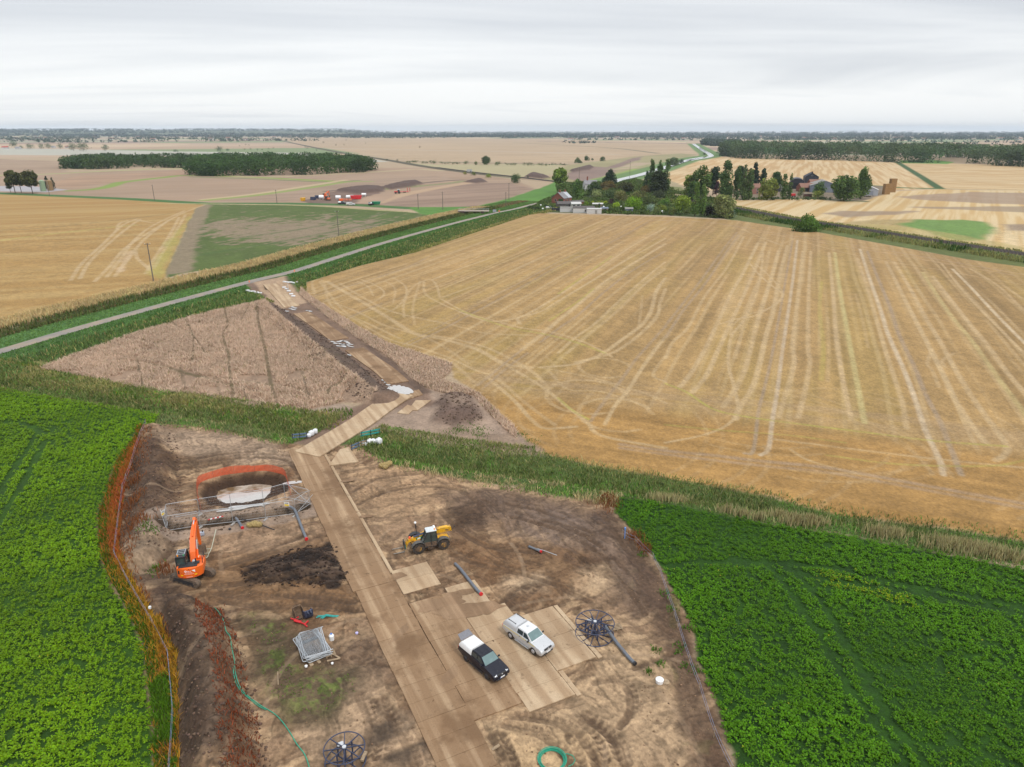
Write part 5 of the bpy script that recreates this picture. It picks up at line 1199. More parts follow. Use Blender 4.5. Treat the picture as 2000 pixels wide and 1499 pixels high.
ptree(1415, 391, 317, 29, 'poplar', (82, 106, 58), 'broad farm poplar right of the purple-leaved tree', group=GB)
ptree(1438, 391, 324, 17, 'poplar', (78, 100, 56), 'first of three slim poplars before the brick farmhouse', group=GB)
ptree(1450, 391, 322, 15, 'poplar', (96, 116, 70), 'palest slim poplar, middle of the three by the farmhouse', group=GB)
ptree(1461, 391, 323, 16, 'poplar', (86, 108, 60), 'third slim poplar, nearest the brick farmhouse', group=GB)
ptree(1444, 378, 319, 28, 'round', (62, 78, 52), 'dark round tree top showing behind the three slim poplars', group=GB)
ptree(1471, 372, 317, 25, 'conifer', (48, 66, 48), 'dark pointed conifer behind the brick farmhouse', group=GB)
ptree(1488, 372, 328, 22, 'conifer', (56, 76, 54), 'smaller conifer right of the dark pointed one', group=GB)
ptree(1515, 374, 333, 26, 'round', (70, 92, 52), 'round tree left of the black arched barn, behind', group=GB)
ptree(1498, 391, 344, 40, 'willow', (128, 138, 68), 'big yellowish willow between farmhouse and barns', group=GB)
ptree(1529, 390, 339, 16, 'poplar', (88, 112, 60), 'slim farm poplar left of the black arched barn', group=GB)
ptree(1541, 390, 337, 11, 'poplar', (84, 106, 56), 'slimmest poplar right against the black arched barn', group=GB)
ptree(1564, 387, 362, 14, 'bush', (104, 120, 72), 'grey-green bush in front of the red tiled farm roofs', group=GB)
ptree(1599, 387, 354, 25, 'round', (84, 108, 60), 'tree standing before the big blue-grey shed', group=GB)
ptree(1597, 389, 371, 25, 'bush', (116, 126, 56), 'olive bush at the foot of the tree before the blue-grey shed', group=GB)
ptree(1648, 393, 343, 55, 'round', (82, 104, 54), 'biggest spreading farm tree, right of the blue-grey shed', group=GB)
ptree(1681, 389, 329, 29, 'poplar', (88, 112, 56), 'tall dense tree between the spreading tree and the white shed', group=GB)
for px, w in [(1455, 26), (1478, 24), (1512, 26), (1548, 26), (1580, 26), (1612, 24)]:
 ptree(px, 391, 384, w, 'hedge', (68, 92, 46), 'low dark hedge along the near side of the farmyard', group='hedges along the near side of the farm')
ptree(1573, 451, 418, 62, 'bush', (84, 112, 46), 'big rounded bush alone beside the railway', name='bush', n=3200)
ptree(30, 378, 330, 34, 'park', (84, 88, 50), 'broad dark tree, second from left in the row by the silos', group=GD)
ptree(42, 377, 341, 20, 'park', (78, 82, 48), 'narrower tree squeezed between the two broad trees by the silos', group=GD)
ptree(64, 379, 331, 40, 'park', (80, 84, 46), 'broadest dark tree immediately left of the green silo', group=GD)
ptree(21, 377, 355, 15, 'park', (72, 80, 48), 'smallest tree at the left end of the row by the silos', group=GD)
ptree(94, 371, 344, 14, 'conifer', (54, 66, 46), 'dark ragged tree behind the two silos', group=GD)
ptree(105, 371, 347, 12, 'conifer', (60, 70, 48), 'thin dark tree leaning right of the brown silo', group=GD)
ptree(1007, 358, 340, 23, 'bush', (78, 98, 58), 'round dark bush by the railway bank, left of the cottage', group=GE)
ptree(908, 341, 335, 10, 'bush', (126, 126, 60), 'small olive bush left of the white trackside cabin', group=GE)
ptree(925, 343, 335, 13, 'bush', (104, 114, 60), 'olive bush right of the white trackside cabin', group=GE)
ptree(954, 347, 338, 12, 'bush', (122, 140, 60), 'lighter green bush on the railway bank past the cabin', group=GE)
ptree(949, 322, 305, 19, 'round', (76, 94, 56), 'single round tree in the line of the far hedge', group=GE)
ptree(1129, 319, 311, 22, 'bush', (84, 102, 64), 'low wide bush at the right end of the far hedge', group=GE)
ptree(1128, 314, 307, 10, 'bush', (90, 106, 68), 'small bush just behind the low wide bush', group=GE)
ptree(1146, 314, 304, 13, 'bush', (78, 98, 60), 'round bush right of the low wide bush', group=GE)
ptree(1157, 314, 309, 7, 'bush', (80, 100, 64), 'tiny bush between two round bushes beyond the hedge', group=GE)
ptree(1177, 315, 306, 13, 'bush', (74, 94, 58), 'separate round bush farthest right beyond the hedge', group=GE)
ptree(1375, 303, 298, 9, 'bush', (82, 100, 72), 'bush on the left bank at the canal bend', group=GE)
for a, b, y0 in [(793, 803, 319), (803, 818, 318), (822, 838, 320), (838, 856, 320), (858, 880, 321), (882, 900, 321), (902, 918, 321), (920, 938, 322), (960, 985, 323), (985, 1010, 323), (1018, 1045, 324), (1047, 1070, 324), (1072, 1105, 323)]:
 ptree((a + b) / 2, y0, y0 - rng.uniform(5, 8), b - a, 'hedge', (82, 98, 58), 'stretch of dark hedge in the line across the far tan field', name='hedge', group='stretches of the far hedge', n=420)
for px, yb, yt, w, lb in [(28, 289, 275, 17, 'tall tree by the red roof of the far left farm'), (42, 291, 283, 9, 'small round tree by the grey roof of the far left farm'), (60, 292, 282, 20, 'pair of joined trees left of the yellowish far trees'), (82, 291, 281, 17, 'yellowish far tree next to the white house'), (95, 291, 280, 14, 'dark far tree left of the white house'),
      (118, 291, 280, 13, 'far tree right of the white house'), (144, 295, 280, 22, 'left half of the big twin tree clump in the far left fields'), (163, 296, 279, 26, 'right half of the big twin tree clump in the far left fields'), (207, 296, 282, 14, 'lone round tree in the far left fields'), (343, 297, 292, 14, 'flat grey bush in the pale field above the left wood'),
      (428, 296, 286, 18, 'dense bush clump beyond the left wood'), (445, 295, 290, 9, 'small bush right of the dense bush clump beyond the wood')]:
 ptree(px, yb, yt, w, 'round' if yb - yt > 8 else 'bush', (84, 104, 76), lb, group=GF, n=500)
for px, yb, w in [(478, 294, 6), (489, 293, 7), (503, 294, 5), (512, 294, 4), (525, 292, 5), (534, 291, 5), (632, 280, 6), (656, 285, 5), (672, 284, 4), (714, 281, 4), (820, 290, 7), (468, 286, 4), (480, 284, 4), (486, 285, 4), (676, 275, 4), (596, 289, 5), (600, 291, 6), (618, 295, 5), (756, 314, 5), (776, 316, 7), (1031, 348, 5)]:
 ptree(px, yb, yb - w * .8, w, 'bush', (76, 92, 72), 'small lone bush dotting the wide far fields', group='lone bushes in the far fields', n=150)
# ------------------------------------------------------------------ woods: read as one mass each
def canopy(name, poly, spacing, h, label, rgb, leaf=2.0, per=70, mask=None, cat='wood'):
 p = scatter_poly(poly, 1.0 / spacing ** 2); n = len(p)
 if mask is not None: p = p[mask(p)]; n = len(p)
 hh_ = h * rng.uniform(.78, 1.12, n); r = spacing * rng.uniform(.65, .95, n)
 tint = vary(valb(*rgb), n, .28, .10)
 d = rng.normal(0, 1, (n, per, 3)); d /= np.linalg.norm(d, axis=2)[:, :, None]; d[:, :, 2] = np.abs(d[:, :, 2]) * 1.0 - .15
 rad = r[:, None] * rng.uniform(.75, 1.05, (n, per))
 P = np.stack([p[:, None, 0] + d[:, :, 0] * rad, p[:, None, 1] + d[:, :, 1] * rad, hh_[:, None] - r[:, None] * .9 + d[:, :, 2] * rad * .95], 2)
 # skirts: foliage down to the ground along the edge
 e = np.abs(sd_poly(p[:, 0], p[:, 1], poly)) < spacing * 1.7
 q = p[e]; m = len(q)
 dz = rng.uniform(.0, .9, (m, 190)) * hh_[e][:, None]
 aa = rng.uniform(0, 2 * PI, (m, 190)); rr2 = r[e][:, None] * rng.uniform(.6, 1.0, (m, 190)) * (.65 + .35 * dz / hh_[e][:, None])
 Q = np.stack([q[:, None, 0] + np.cos(aa) * rr2, q[:, None, 1] + np.sin(aa) * rr2, dz], 2)
 pts = np.concatenate([P.reshape(-1, 3), Q.reshape(-1, 3)])
 col = np.concatenate([np.repeat(tint, per, 0), np.repeat(tint[e], 190, 0)])
 col = col * rng.uniform(.75, 1.25, len(col))[:, None]
 V, F, Cc = leaf_cloud(pts, np.full(len(pts), leaf), col, .3)
 o = raw_mesh(name, V, F, VEG, cols=np.clip(Cc, .003, 1))
 return tag(o, label, cat, kind='stuff')
W1 = GL([(128, 331), (200, 331), (372, 328), (500, 322), (470, 316), (330, 318), (220, 317), (150, 319)])
W2 = GL([(373, 345), (470, 344), (600, 342), (700, 338), (737, 333), (700, 326), (640, 322), (560, 320), (470, 321), (400, 326), (378, 334)])
canopy('wood', np.array(W1), 13, 13.5, 'left half of the dark green wood, farther from the camera', (72, 96, 50), 1.9, per=120)
canopy('wood', np.array(W2), 12, 15.5, 'right half of the dark green wood, nearer with rounded corners', (74, 100, 50), 1.8, per=120)
W3 = GL([(1410, 309), (1500, 312), (1640, 314), (1750, 318), (1865, 319), (2000, 327), (2400, 346), (2400, 330), (2000, 313), (1860, 307), (1700, 303), (1500, 300), (1415, 298)])
canopy('wood', np.array(W3), 15, 24, 'long belt of woodland behind the right-hand stubble fields', (92, 112, 74), 2.4, per=90)
W4 = GL([(1375, 284), (1400, 286), (1440, 286), (1436, 281), (1380, 280)])
canopy('wood', np.array(W4), 24, 16, 'small copse beyond the canal bend', (78, 96, 78), 5, per=40)
# far belts and hedgerow trees, smaller and smaller towards the skyline
def belt(name, rows, label, seed, rgb, h=11, leaf=6.0, gap=.45):
 P = []; Cl = []
 for (pxa, pxb, py, dens, hs) in rows:
  x0, y0 = G(pxa, py); x1, y1 = G(pxb, py); L = math.hypot(x1 - x0, y1 - y0)
  step = 15 / dens; n = int(L / step); t = (np.arange(n) + rng.random(n)) / n
  wob = fbm(t * L / 400, t * 0 + seed + py, seed, 3); keep = fbm(t * L / 260, t * 0 + py * 3.1, seed + 9, 3) > gap
  x = x0 + (x1 - x0) * t; y = (y0 + (y1 - y0) * t) * (1 + .10 * (wob - .5) * 2) * rng.uniform(.97, 1.03, n)
  hh_ = h * hs * rng.uniform(.6, 1.3, n) * (.7 + .6 * wob)
  for xx, yy, h1, g_ in zip(x[keep], y[keep], hh_[keep], ground_z(x[keep], y[keep])):
   m = 15; d = rng.normal(0, 1, (m, 3)); d[:, 2] = rng.uniform(.05, 1, m)
   P.append(np.stack([xx + d[:, 0] * h1 * .5, yy + d[:, 1] * h1 * .4, d[:, 2] * h1 + g_], 1)); Cl.append(np.repeat(vary(valb(*rgb), 1, .25, .1), m, 0))
 P = np.concatenate(P); Cl = np.concatenate(Cl)
 V, F, Cc = leaf_cloud(P, np.full(len(P), leaf), Cl, .4)
 tag(raw_mesh(name, V, F, VEG, cols=np.clip(Cc, .003, 1)), label, 'trees', kind='stuff')
belt('distant_trees', [(-200, 640, 275, 1.2, 1.0), (-200, 460, 277.5, 1.2, 1.0), (-200, 420, 273, 1.3, 1.0), (-200, 520, 271, 1.3, 1.1), (-200, 700, 268.5, 1.4, 1.1), (380, 1000, 270, 1.6, 1.1), (380, 1000, 268, 1.6, 1.2)], 'far trees and hedgerows beyond the fields on the left', 201, (64, 86, 70), gap=.36)
belt('distant_trees', [(980, 1400, 270, 2, 1.0), (980, 1400, 269.2, 2, 1.0), (980, 1400, 268.2, 2, 1.1), (1100, 1160, 279, 1.6, .8), (1115, 1350, 274, .9, .8), (1250, 1500, 272, 1.2, 1.0)], 'far trees and hedgerows beyond the canal in the middle', 203, (64, 86, 74), gap=.36)
belt('distant_trees', [(1400, 2200, 274, 1.6, .9), (1400, 2200, 272.5, 1.6, .9), (1400, 2200, 271, 2, 1.0), (1400, 2200, 270, 2, 1.0), (1400, 2200, 268.5, 2, 1.0), (1600, 2200, 278, .7, .8), (1700, 2200, 283, .5, .8)], 'far trees and hedgerows beyond the woodland belt on the right', 205, (64, 86, 74), gap=.38)
belt('skyline_trees', [(-200, 2200, 267.2, 1.6, 1.1), (-200, 2200, 266.2, 1.6, 1.2), (-200, 2200, 265, 1.6, 1.4), (-200, 2200, 263.5, 1.0, 1.6), (-200, 2200, 262, .8, 2.0), (-300, 2300, 261, .6, 2.4)], 'the most distant line of trees on the skyline', 207, (60, 82, 76), 12, 11.0, .25)
# ------------------------------------------------------------------ trackway mats
OU = np.array(G(562, 880)); UE = np.array(G(845, 1499)) - OU; UE /= np.linalg.norm(UE); VE = np.array([-UE[1], UE[0]])
def mat_world(name, base, mud, amt, pale):
 m = bpy.data.materials.new(name); m.use_nodes = True; nt = m.node_tree; b = nt.nodes['Principled BSDF']; L = nt.links.new
 b.inputs['Roughness'].default_value = .85; b.inputs['Specular IOR Level'].default_value = .25
 g = nt.nodes.new('ShaderNodeNewGeometry'); oi = nt.nodes.new('ShaderNodeObjectInfo')
 def noise(sc, det, rot=0, scl=(1, 1, 1)):
  mp_ = nt.nodes.new('ShaderNodeMapping'); mp_.inputs['Rotation'].default_value = (0, 0, rot); mp_.inputs['Scale'].default_value = scl
  L(g.outputs['Position'], mp_.inputs[0])
  n = nt.nodes.new('ShaderNodeTexNoise'); n.inputs['Scale'].default_value = sc; n.inputs['Detail'].default_value = det; n.inputs['Roughness'].default_value = .65
  L(mp_.outputs[0], n.inputs['Vector']); return n.outputs[0]
 def rng_(v, a, b_, c=0., d=1.):
  r = nt.nodes.new('ShaderNodeMapRange'); r.clamp = True
  for k, q in zip(('From Min', 'From Max', 'To Min', 'To Max'), (a, b_, c, d)): r.inputs[k].default_value = q
  L(v, r.inputs[0]); return r.outputs[0]
 def mixc(f, a, b_):
  x = nt.nodes.new('ShaderNodeMixRGB')
  L(f, x.inputs[0])
  for s, q in ((1, a), (2, b_)):
   if isinstance(q, tuple): x.inputs[s].default_value = q
   else: L(q, x.inputs[s])
  return x.outputs[0]
 c = mixc(rng_(noise(.35, 6), .35, .7), (*base, 1), (*pale, 1))
 ue = tuple(UE); cx2 = nt.nodes.new('ShaderNodeCombineXYZ')
 for k_, (vx, vy, s_) in enumerate(((UE[0], UE[1], .05), (-UE[1], UE[0], 1.1))):
  dp = nt.nodes.new('ShaderNodeVectorMath'); dp.operation = 'DOT_PRODUCT'; L(g.outputs['Position'], dp.inputs[0]); dp.inputs[1].default_value = (vx * s_, vy * s_, 0); L(dp.outputs['Value'], cx2.inputs[k_])
 n3 = nt.nodes.new('ShaderNodeTexNoise'); n3.inputs['Scale'].default_value = 1.0; n3.inputs['Detail'].default_value = 6; L(cx2.outputs[0], n3.inputs['Vector'])
 c = mixc(rng_(n3.outputs[0], .50 - amt * .22, .66 - amt * .15, 0, .8), c, (*mud, 1))
 c = mixc(rng_(noise(.16, 8), .52, .62, 0, .75 * amt + .1), c, tuple(np.array(mud) * .8) + (1,))
 c = mixc(rng_(noise(1.6, 8), .60, .70, 0, .7), c, tuple(np.array(mud) * .5) + (1,))
 v = nt.nodes.new('ShaderNodeVectorMath'); v.operation = 'SCALE'; L(c, v.inputs[0])
 L(rng_(oi.outputs['Random'], 0, 1, .95, 1.05), v.inputs['Scale'])
 v2 = nt.nodes.new('ShaderNodeVectorMath'); v2.operation = 'SCALE'; L(v.outputs[0], v2.inputs[0]); L(rng_(noise(9, 5), .3, .7, .88, 1.12), v2.inputs['Scale'])
 L(v2.outputs[0], b.inputs['Base Color'])
 return m
MAT_DIRTY = mat_world('muddy_plywood', alb(206, 174, 138), alb(158, 124, 92), 1.0, alb(222, 192, 156))
MAT_CLEAN = mat_world('pale_plywood', alb(222, 192, 156), alb(188, 156, 122), .3, alb(234, 208, 174))
def mat_quad(c4, z, mt, label, group, th=.07, uneven=True):
 """one mat from its four corners on the ground"""
 c = np.mean(c4, 0); zz = z + (rng.uniform(0, .014) if uneven else 0)
 gz = float(np.mean(ground_z([p[0] for p in c4], [p[1] for p in c4])))
 mb = MB(); tl = rng.uniform(-.006, .006, 4)
 P = [((p[0] - c[0]) * .998, (p[1] - c[1]) * .998) for p in c4]
 mb.loft([[(p[0], p[1], -.12) for p in P], [(p[0], p[1], th + t_) for p, t_ in zip(P, tl)]])
 o = mb.build('trackway_mat', mt, loc=(c[0], c[1], max(gz, 0) * .0 + zz))
 return tag(o, label, 'trackway mat', group)
def UV(px, py): w = np.array(G(px, py)) - OU; return w @ UE, w @ VE
def W(u, v): return OU + UE * u + VE * v
CW = (UV(760, 1121)[1] + UV(925, 1410)[1] + UV(972, 1499)[1]) / 3
RL = CW / 2.02
def mat_block(u0, u1, v0, v1, mt, label, group, z=.0, jit=.05):
 n = max(1, round((u1 - u0) / RL)); st = (u1 - u0) / n
 for i in range(n):
  j = rng.uniform(-jit, jit)
  a, b = u0 + i * st + .010, u0 + (i + 1) * st - .010
  mat_quad([W(a, v0 + .005 + j), W(b, v0 + .005 + j), W(b, v1 - .005 + j), W(a, v1 - .005 + j)], z, mt, label, group)
GM = 'mats of the main trackway'
uA = UV(688, 1159)[0]
mat_block(.2, uA, 0, CW, MAT_DIRTY, 'muddy wooden mat in the upper run of the main trackway', 'mats of the upper main trackway', .05)
mat_block(uA + .02, UV(845, 1499)[0] + 6, .25, CW + .1, MAT_DIRTY, 'wooden mat in the lower run of the main trackway', 'mats of the lower main trackway', .03)
GP_ = 'mats of the parking platform'; LP_ = 'wooden mat of the platform the two pickups stand on'
uB, uC, uD = UV(925, 1410)[0], UV(1113, 1362)[0], UV(1155, 1288)[0]
mat_block(UV(802, 1184)[0] - .3, uB, CW + .13, 2 * CW + .1, MAT_DIRTY, LP_, GP_, .02)
mat_block(UV(940, 1200)[0] - .5, uC, 2 * CW + .13, 3 * CW + .1, MAT_CLEAN, LP_, GP_, .0)
mat_block(UV(1080, 1185)[0], uD, 3 * CW + .13, 4 * CW - .2, MAT_CLEAN, LP_, GP_, .02)
u0 = UV(777, 1142)[0]
mat_block(u0 - 2.4, u0 + 1.9, CW + .2, 2 * CW - .1, MAT_CLEAN, 'pale mat lying alone against the trackway beside the long grey pipe', 'mats under the long grey pipe', .01)
u0 = UV(880, 1152)[0]
mat_block(u0 - .4, u0 + 3.8, 2 * CW + .0, 3 * CW - 1.0, MAT_CLEAN, 'pale mat under the red-capped end of the long grey pipe', 'mats under the end of the long grey pipe', .0)
# edge battens of the platform and the road
def strip(a, b, v, wd, label):
 mat_quad([W(a, v), W(b, v), W(b, v + wd), W(a, v + wd)], .0, MAT_CLEAN, label, None, .05)
strip(UV(1080, 1185)[0], uD + .2, 4 * CW - .1, .4, 'narrow batten along the outer edge of the platform, under the silver pickup side')
strip(uD + .1, uC + .2, 3 * CW + .18, .4, 'narrow batten along the lower right edge of the platform')
strip(2, UV(760, 1121)[0], CW + .1, .35, 'long narrow batten along the right edge of the upper trackway')
# plates at the head of the site
def plate(px4, label, z=.10, mt=None): return mat_quad([np.array(G(*p)) for p in px4], z, mt or MAT_CLEAN, label, None, .06)
plate([(642, 912), (701, 904), (682, 875), (664, 880)], 'pale plywood sheet jutting out right of the trackway head')
def mats_path(px, width, label, group, mt, z=.08, step=None):
 pts = smooth_line(GL(px), 10); d = np.concatenate([[0], np.cumsum(np.linalg.norm(np.diff(pts, axis=0), axis=1))])
 n = max(1, round(d[-1] / (step or RL))); s = np.linspace(0, d[-1], n + 1)
 P = np.stack([np.interp(s, d, pts[:, 0]), np.interp(s, d, pts[:, 1])], 1)
 t = np.gradient(P, axis=0); t /= np.linalg.norm(t, axis=1)[:, None]; nn = np.stack([-t[:, 1], t[:, 0]], 1)
 for i in range(n):
  e_ = t[i] * .004
  mat_quad([P[i] + nn[i] * width / 2 + e_, P[i] - nn[i] * width / 2 + e_, P[i + 1] - nn[i + 1] * width / 2 - e_, P[i + 1] + nn[i + 1] * width / 2 - e_], z, mt, label, group)
mats_path([(600, 890), (640, 866), (700, 830), (745, 798), (785, 772)], CW * 1.02, 'mat of the straight trackway crossing the ditch', 'mats crossing the ditch', MAT_CLEAN, .17)
plate([(740, 781), (762, 766), (785, 768), (760, 784)], 'pale plate spread left of the bend in the haul road', .05)
plate([(776, 808), (798, 810), (812, 797), (796, 792)], 'lower of two pale plates spread right of the bend', .05)
plate([(797, 802), (815, 803), (842, 783), (812, 783)], 'upper of two pale plates spread right of the bend', .04)
plate([(795, 782), (826, 772), (818, 762), (798, 768)], 'plate on the inside of the bend next to the wheat strip', .06, MAT_DIRTY)
mats_path([(588, 612), (615, 630), (650, 655), (664, 664)], CW * .95, 'mat of the haul road between the two broken puddle gaps', 'mats of the middle haul road', MAT_DIRTY, .08)
mats_path([(692, 683), (720, 703), (750, 724), (778, 749)], CW * .95, 'mat of the haul road between puddles and bend', 'mats of the haul road above the bend', MAT_DIRTY, .08)
mats_path([(528, 556), (545, 574), (570, 600)], CW * .95, 'mat of the haul road nearest the public road', 'mats near the public road', MAT_CLEAN, .08)
# pale puddles lying on the haul road
def puddle(px, r, ry=None, z=.12, rot=-.6):
 c = np.array(G(*px)); n = 9; rg = np.random.default_rng(int(px[0] * 31 + px[1]))
 a = np.linspace(0, 2 * PI, n, endpoint=False); rr = rg.uniform(.65, 1.2, n); ry = ry or r * .6
 p = np.stack([np.cos(a) * rr * r, np.sin(a) * rr * ry], 1); R2 = np.array([[math.cos(rot), -math.sin(rot)], [math.sin(rot), math.cos(rot)]])
 pool(c + p @ R2.T, z, PUDDLE, na=0)
for px in [(568, 604), (573, 606), (577, 603), (571, 601), (560, 609), (600, 608), (606, 609), (662, 669), (668, 667), (674, 668), (680, 671), (685, 674), (678, 675), (671, 674), (665, 673), (660, 677), (655, 672), (650, 669), (646, 665), (684, 678), (672, 678), (688, 694), (683, 695), (709, 692), (754, 748), (750, 744), (758, 753), (755, 726)]:
 puddle(px, rng.uniform(.5, 1.0), rng.uniform(.25, .5), .13)
for i, (a, b) in enumerate([((762, 757), (768, 770)), ((770, 755), (779, 771)), ((778, 755), (789, 771)), ((786, 757), (797, 770)), ((793, 759), (803, 768)), ((758, 760), (762, 767)), ((783, 776), (776, 786)), ((788, 776), (783, 783))]):
 A, B = np.array(G(*a)), np.array(G(*b)); t = (B - A) / np.linalg.norm(B - A); n_ = np.array([-t[1], t[0]]) * (.62 if i < 5 else .35)
 k = rng.uniform(.7, 1.1, 8)
 pool(np.array([A - n_ * .6 * k[0], A + n_ * .5 * k[1], (A + B) / 2 + n_ * k[2], B + n_ * .8 * k[3], B + t * .6, B - n_ * k[4], (A + B) / 2 - n_ * k[5]]), .16 + .006 * i, PUDDLE, na=0)
for a, b in [((566, 956), (580, 939)), ]: puddle((574, 943), 1.3, .4, .03, .2)
for px, r, ry in [((480, 991), 2.6, .45), ((455, 997), 1.6, .3), ((508, 988), 1.2, .3)]: puddle(px, r, ry, .10 + r * .01, .25)
pool(GL([(424, 958), (445, 949), (480, 946), (526, 943), (515, 957), (480, 964), (440, 966)]), -1.235, PUDDLE)
# shared materials
STEEL = mat('galvanised_steel', (.50, .53, .56), .42, .55, var=.12, scale=4)
DKSTEEL = mat('dark_blue_steel', (.045, .055, .10), .5, .2, var=.25, scale=5, dirt=alb(110, 92, 78), dirt_amt=.12)
RUBBER = mat('tyre_rubber', (.03, .028, .026), .9, var=.3, scale=6, dirt=alb(110, 90, 74), dirt_amt=.3)
GLASS = mat('tinted_glass', (.035, .05, .055), .06, var=.05, spec=.8); CABGL = mat('cab_window_glass', (.04, .06, .058), .06, var=.3, scale=2, spec=.9)
SCREEN = mat('windscreen_glass', (.12, .19, .19), .07, var=.12, scale=2, spec=.9)
BLACKP = mat('black_plastic', (.025, .025, .028), .55, var=.2, scale=8)
WHITEP = mat('white_paint', (.78, .79, .80), .35, var=.04, coat=.3)
REDP = mat('red_plastic', (.55, .02, .025), .4, var=.1)
WOOD = mat('weathered_timber', (.30, .22, .14), .85, var=.3, scale=5)
PIPE = mat('grey_plastic_pipe', (.12, .135, .16), .45, var=.12, scale=3, dirt=alb(150, 128, 108), dirt_amt=.1)
GREENH = mat('green_hose', (.02, .30, .19), .4, var=.15, scale=4)
ORANGE = mat('orange_paint', (.80, .135, .012), .4, var=.08, scale=3, coat=.25, dirt=alb(150, 110, 80), dirt_amt=.04)
YELLOW = mat('yellow_paint', (.75, .40, .015), .42, var=.10, scale=3, dirt=alb(140, 110, 78), dirt_amt=.3, coat=.15)
MUDDY = mat('mud_caked_metal', alb(128, 104, 84), .85, var=.3, scale=5, dirt=(.03, .03, .03), dirt_amt=.15)
NET = mat('orange_netting', (.72, .13, .05), .7, var=.12, scale=3)
AMBER = mat('amber_lens', (.85, .30, .01), .25, var=.05)
CHROME = mat('lamp_glass', (.55, .57, .60), .12, .3, var=.05)
TEAL = mat('teal_netting', (.03, .30, .27), .8, var=.2)
# mud trodden over the mats
MUDM = mat_world('trodden_mud', alb(182, 148, 116), alb(150, 120, 92), .5, alb(200, 168, 134)); rm = np.random.default_rng(11)
for px, py, rx, ry, rt in [(860, 1180, 2.6, 1.0, .3), (905, 1196, 2.6, 1.1, .2), (945, 1188, 2.0, 1.0, .1), (770, 1130, 1.3, .6, .5), (900, 1160, 1.5, .6, .4), (715, 1010, .8, .4, .3), (680, 940, .9, .4, .3), (880, 1320, 1.4, .5, 1.2), (780, 1240, 1.6, .4, 1.1)]:
 c = np.array(G(px, py)); a = np.linspace(0, 2 * PI, 13, endpoint=False); rr = rm.uniform(.75, 1.2, 13)
 p = np.stack([np.cos(a) * rr * rx, np.sin(a) * rr * ry], 1); R2 = np.array([[math.cos(rt), -math.sin(rt)], [math.sin(rt), math.cos(rt)]])
 pool(c + p @ R2.T, .105 + rm.uniform(0, .02), MUDM, 'mud', 0)
# pickups
SC = .925
def arch(cx_, r, n=8):   # wheel arch from front to rear along the sill
 return [(cx_ + r * math.cos(a), .36 + r * math.sin(a)) for a in np.linspace(.12, PI - .12, n)]
def wheel(parent, x, y, r, w, rim_mat, side, tyre_mat=None, hub=None):
 mb = MB(); mb.cyl((x, y - w / 2, r), (x, y + w / 2, r), r, n=26)
 for v in list(mb.bm.edges): pass
 o = mb.build('wheel', tyre_mat or RUBBER, parent, smooth=True)
 q = MB(); yo = y + side * w * .5
 q.cyl((x, yo - .02 * side, r), (x, yo + .025 * side, r), r * .56, r * .50, n=20)
 for k in range(6):
  a = k * PI / 3; q.bar((x, yo + .03 * side, r), (x + math.cos(a) * r * .46, yo + .03 * side, r + math.sin(a) * r * .46), .07, .03)
 q.cyl((x, yo, r), (x, yo + .05 * side, r), r * .16, n=10)
 q.build('rim', rim_mat, o)
 return o
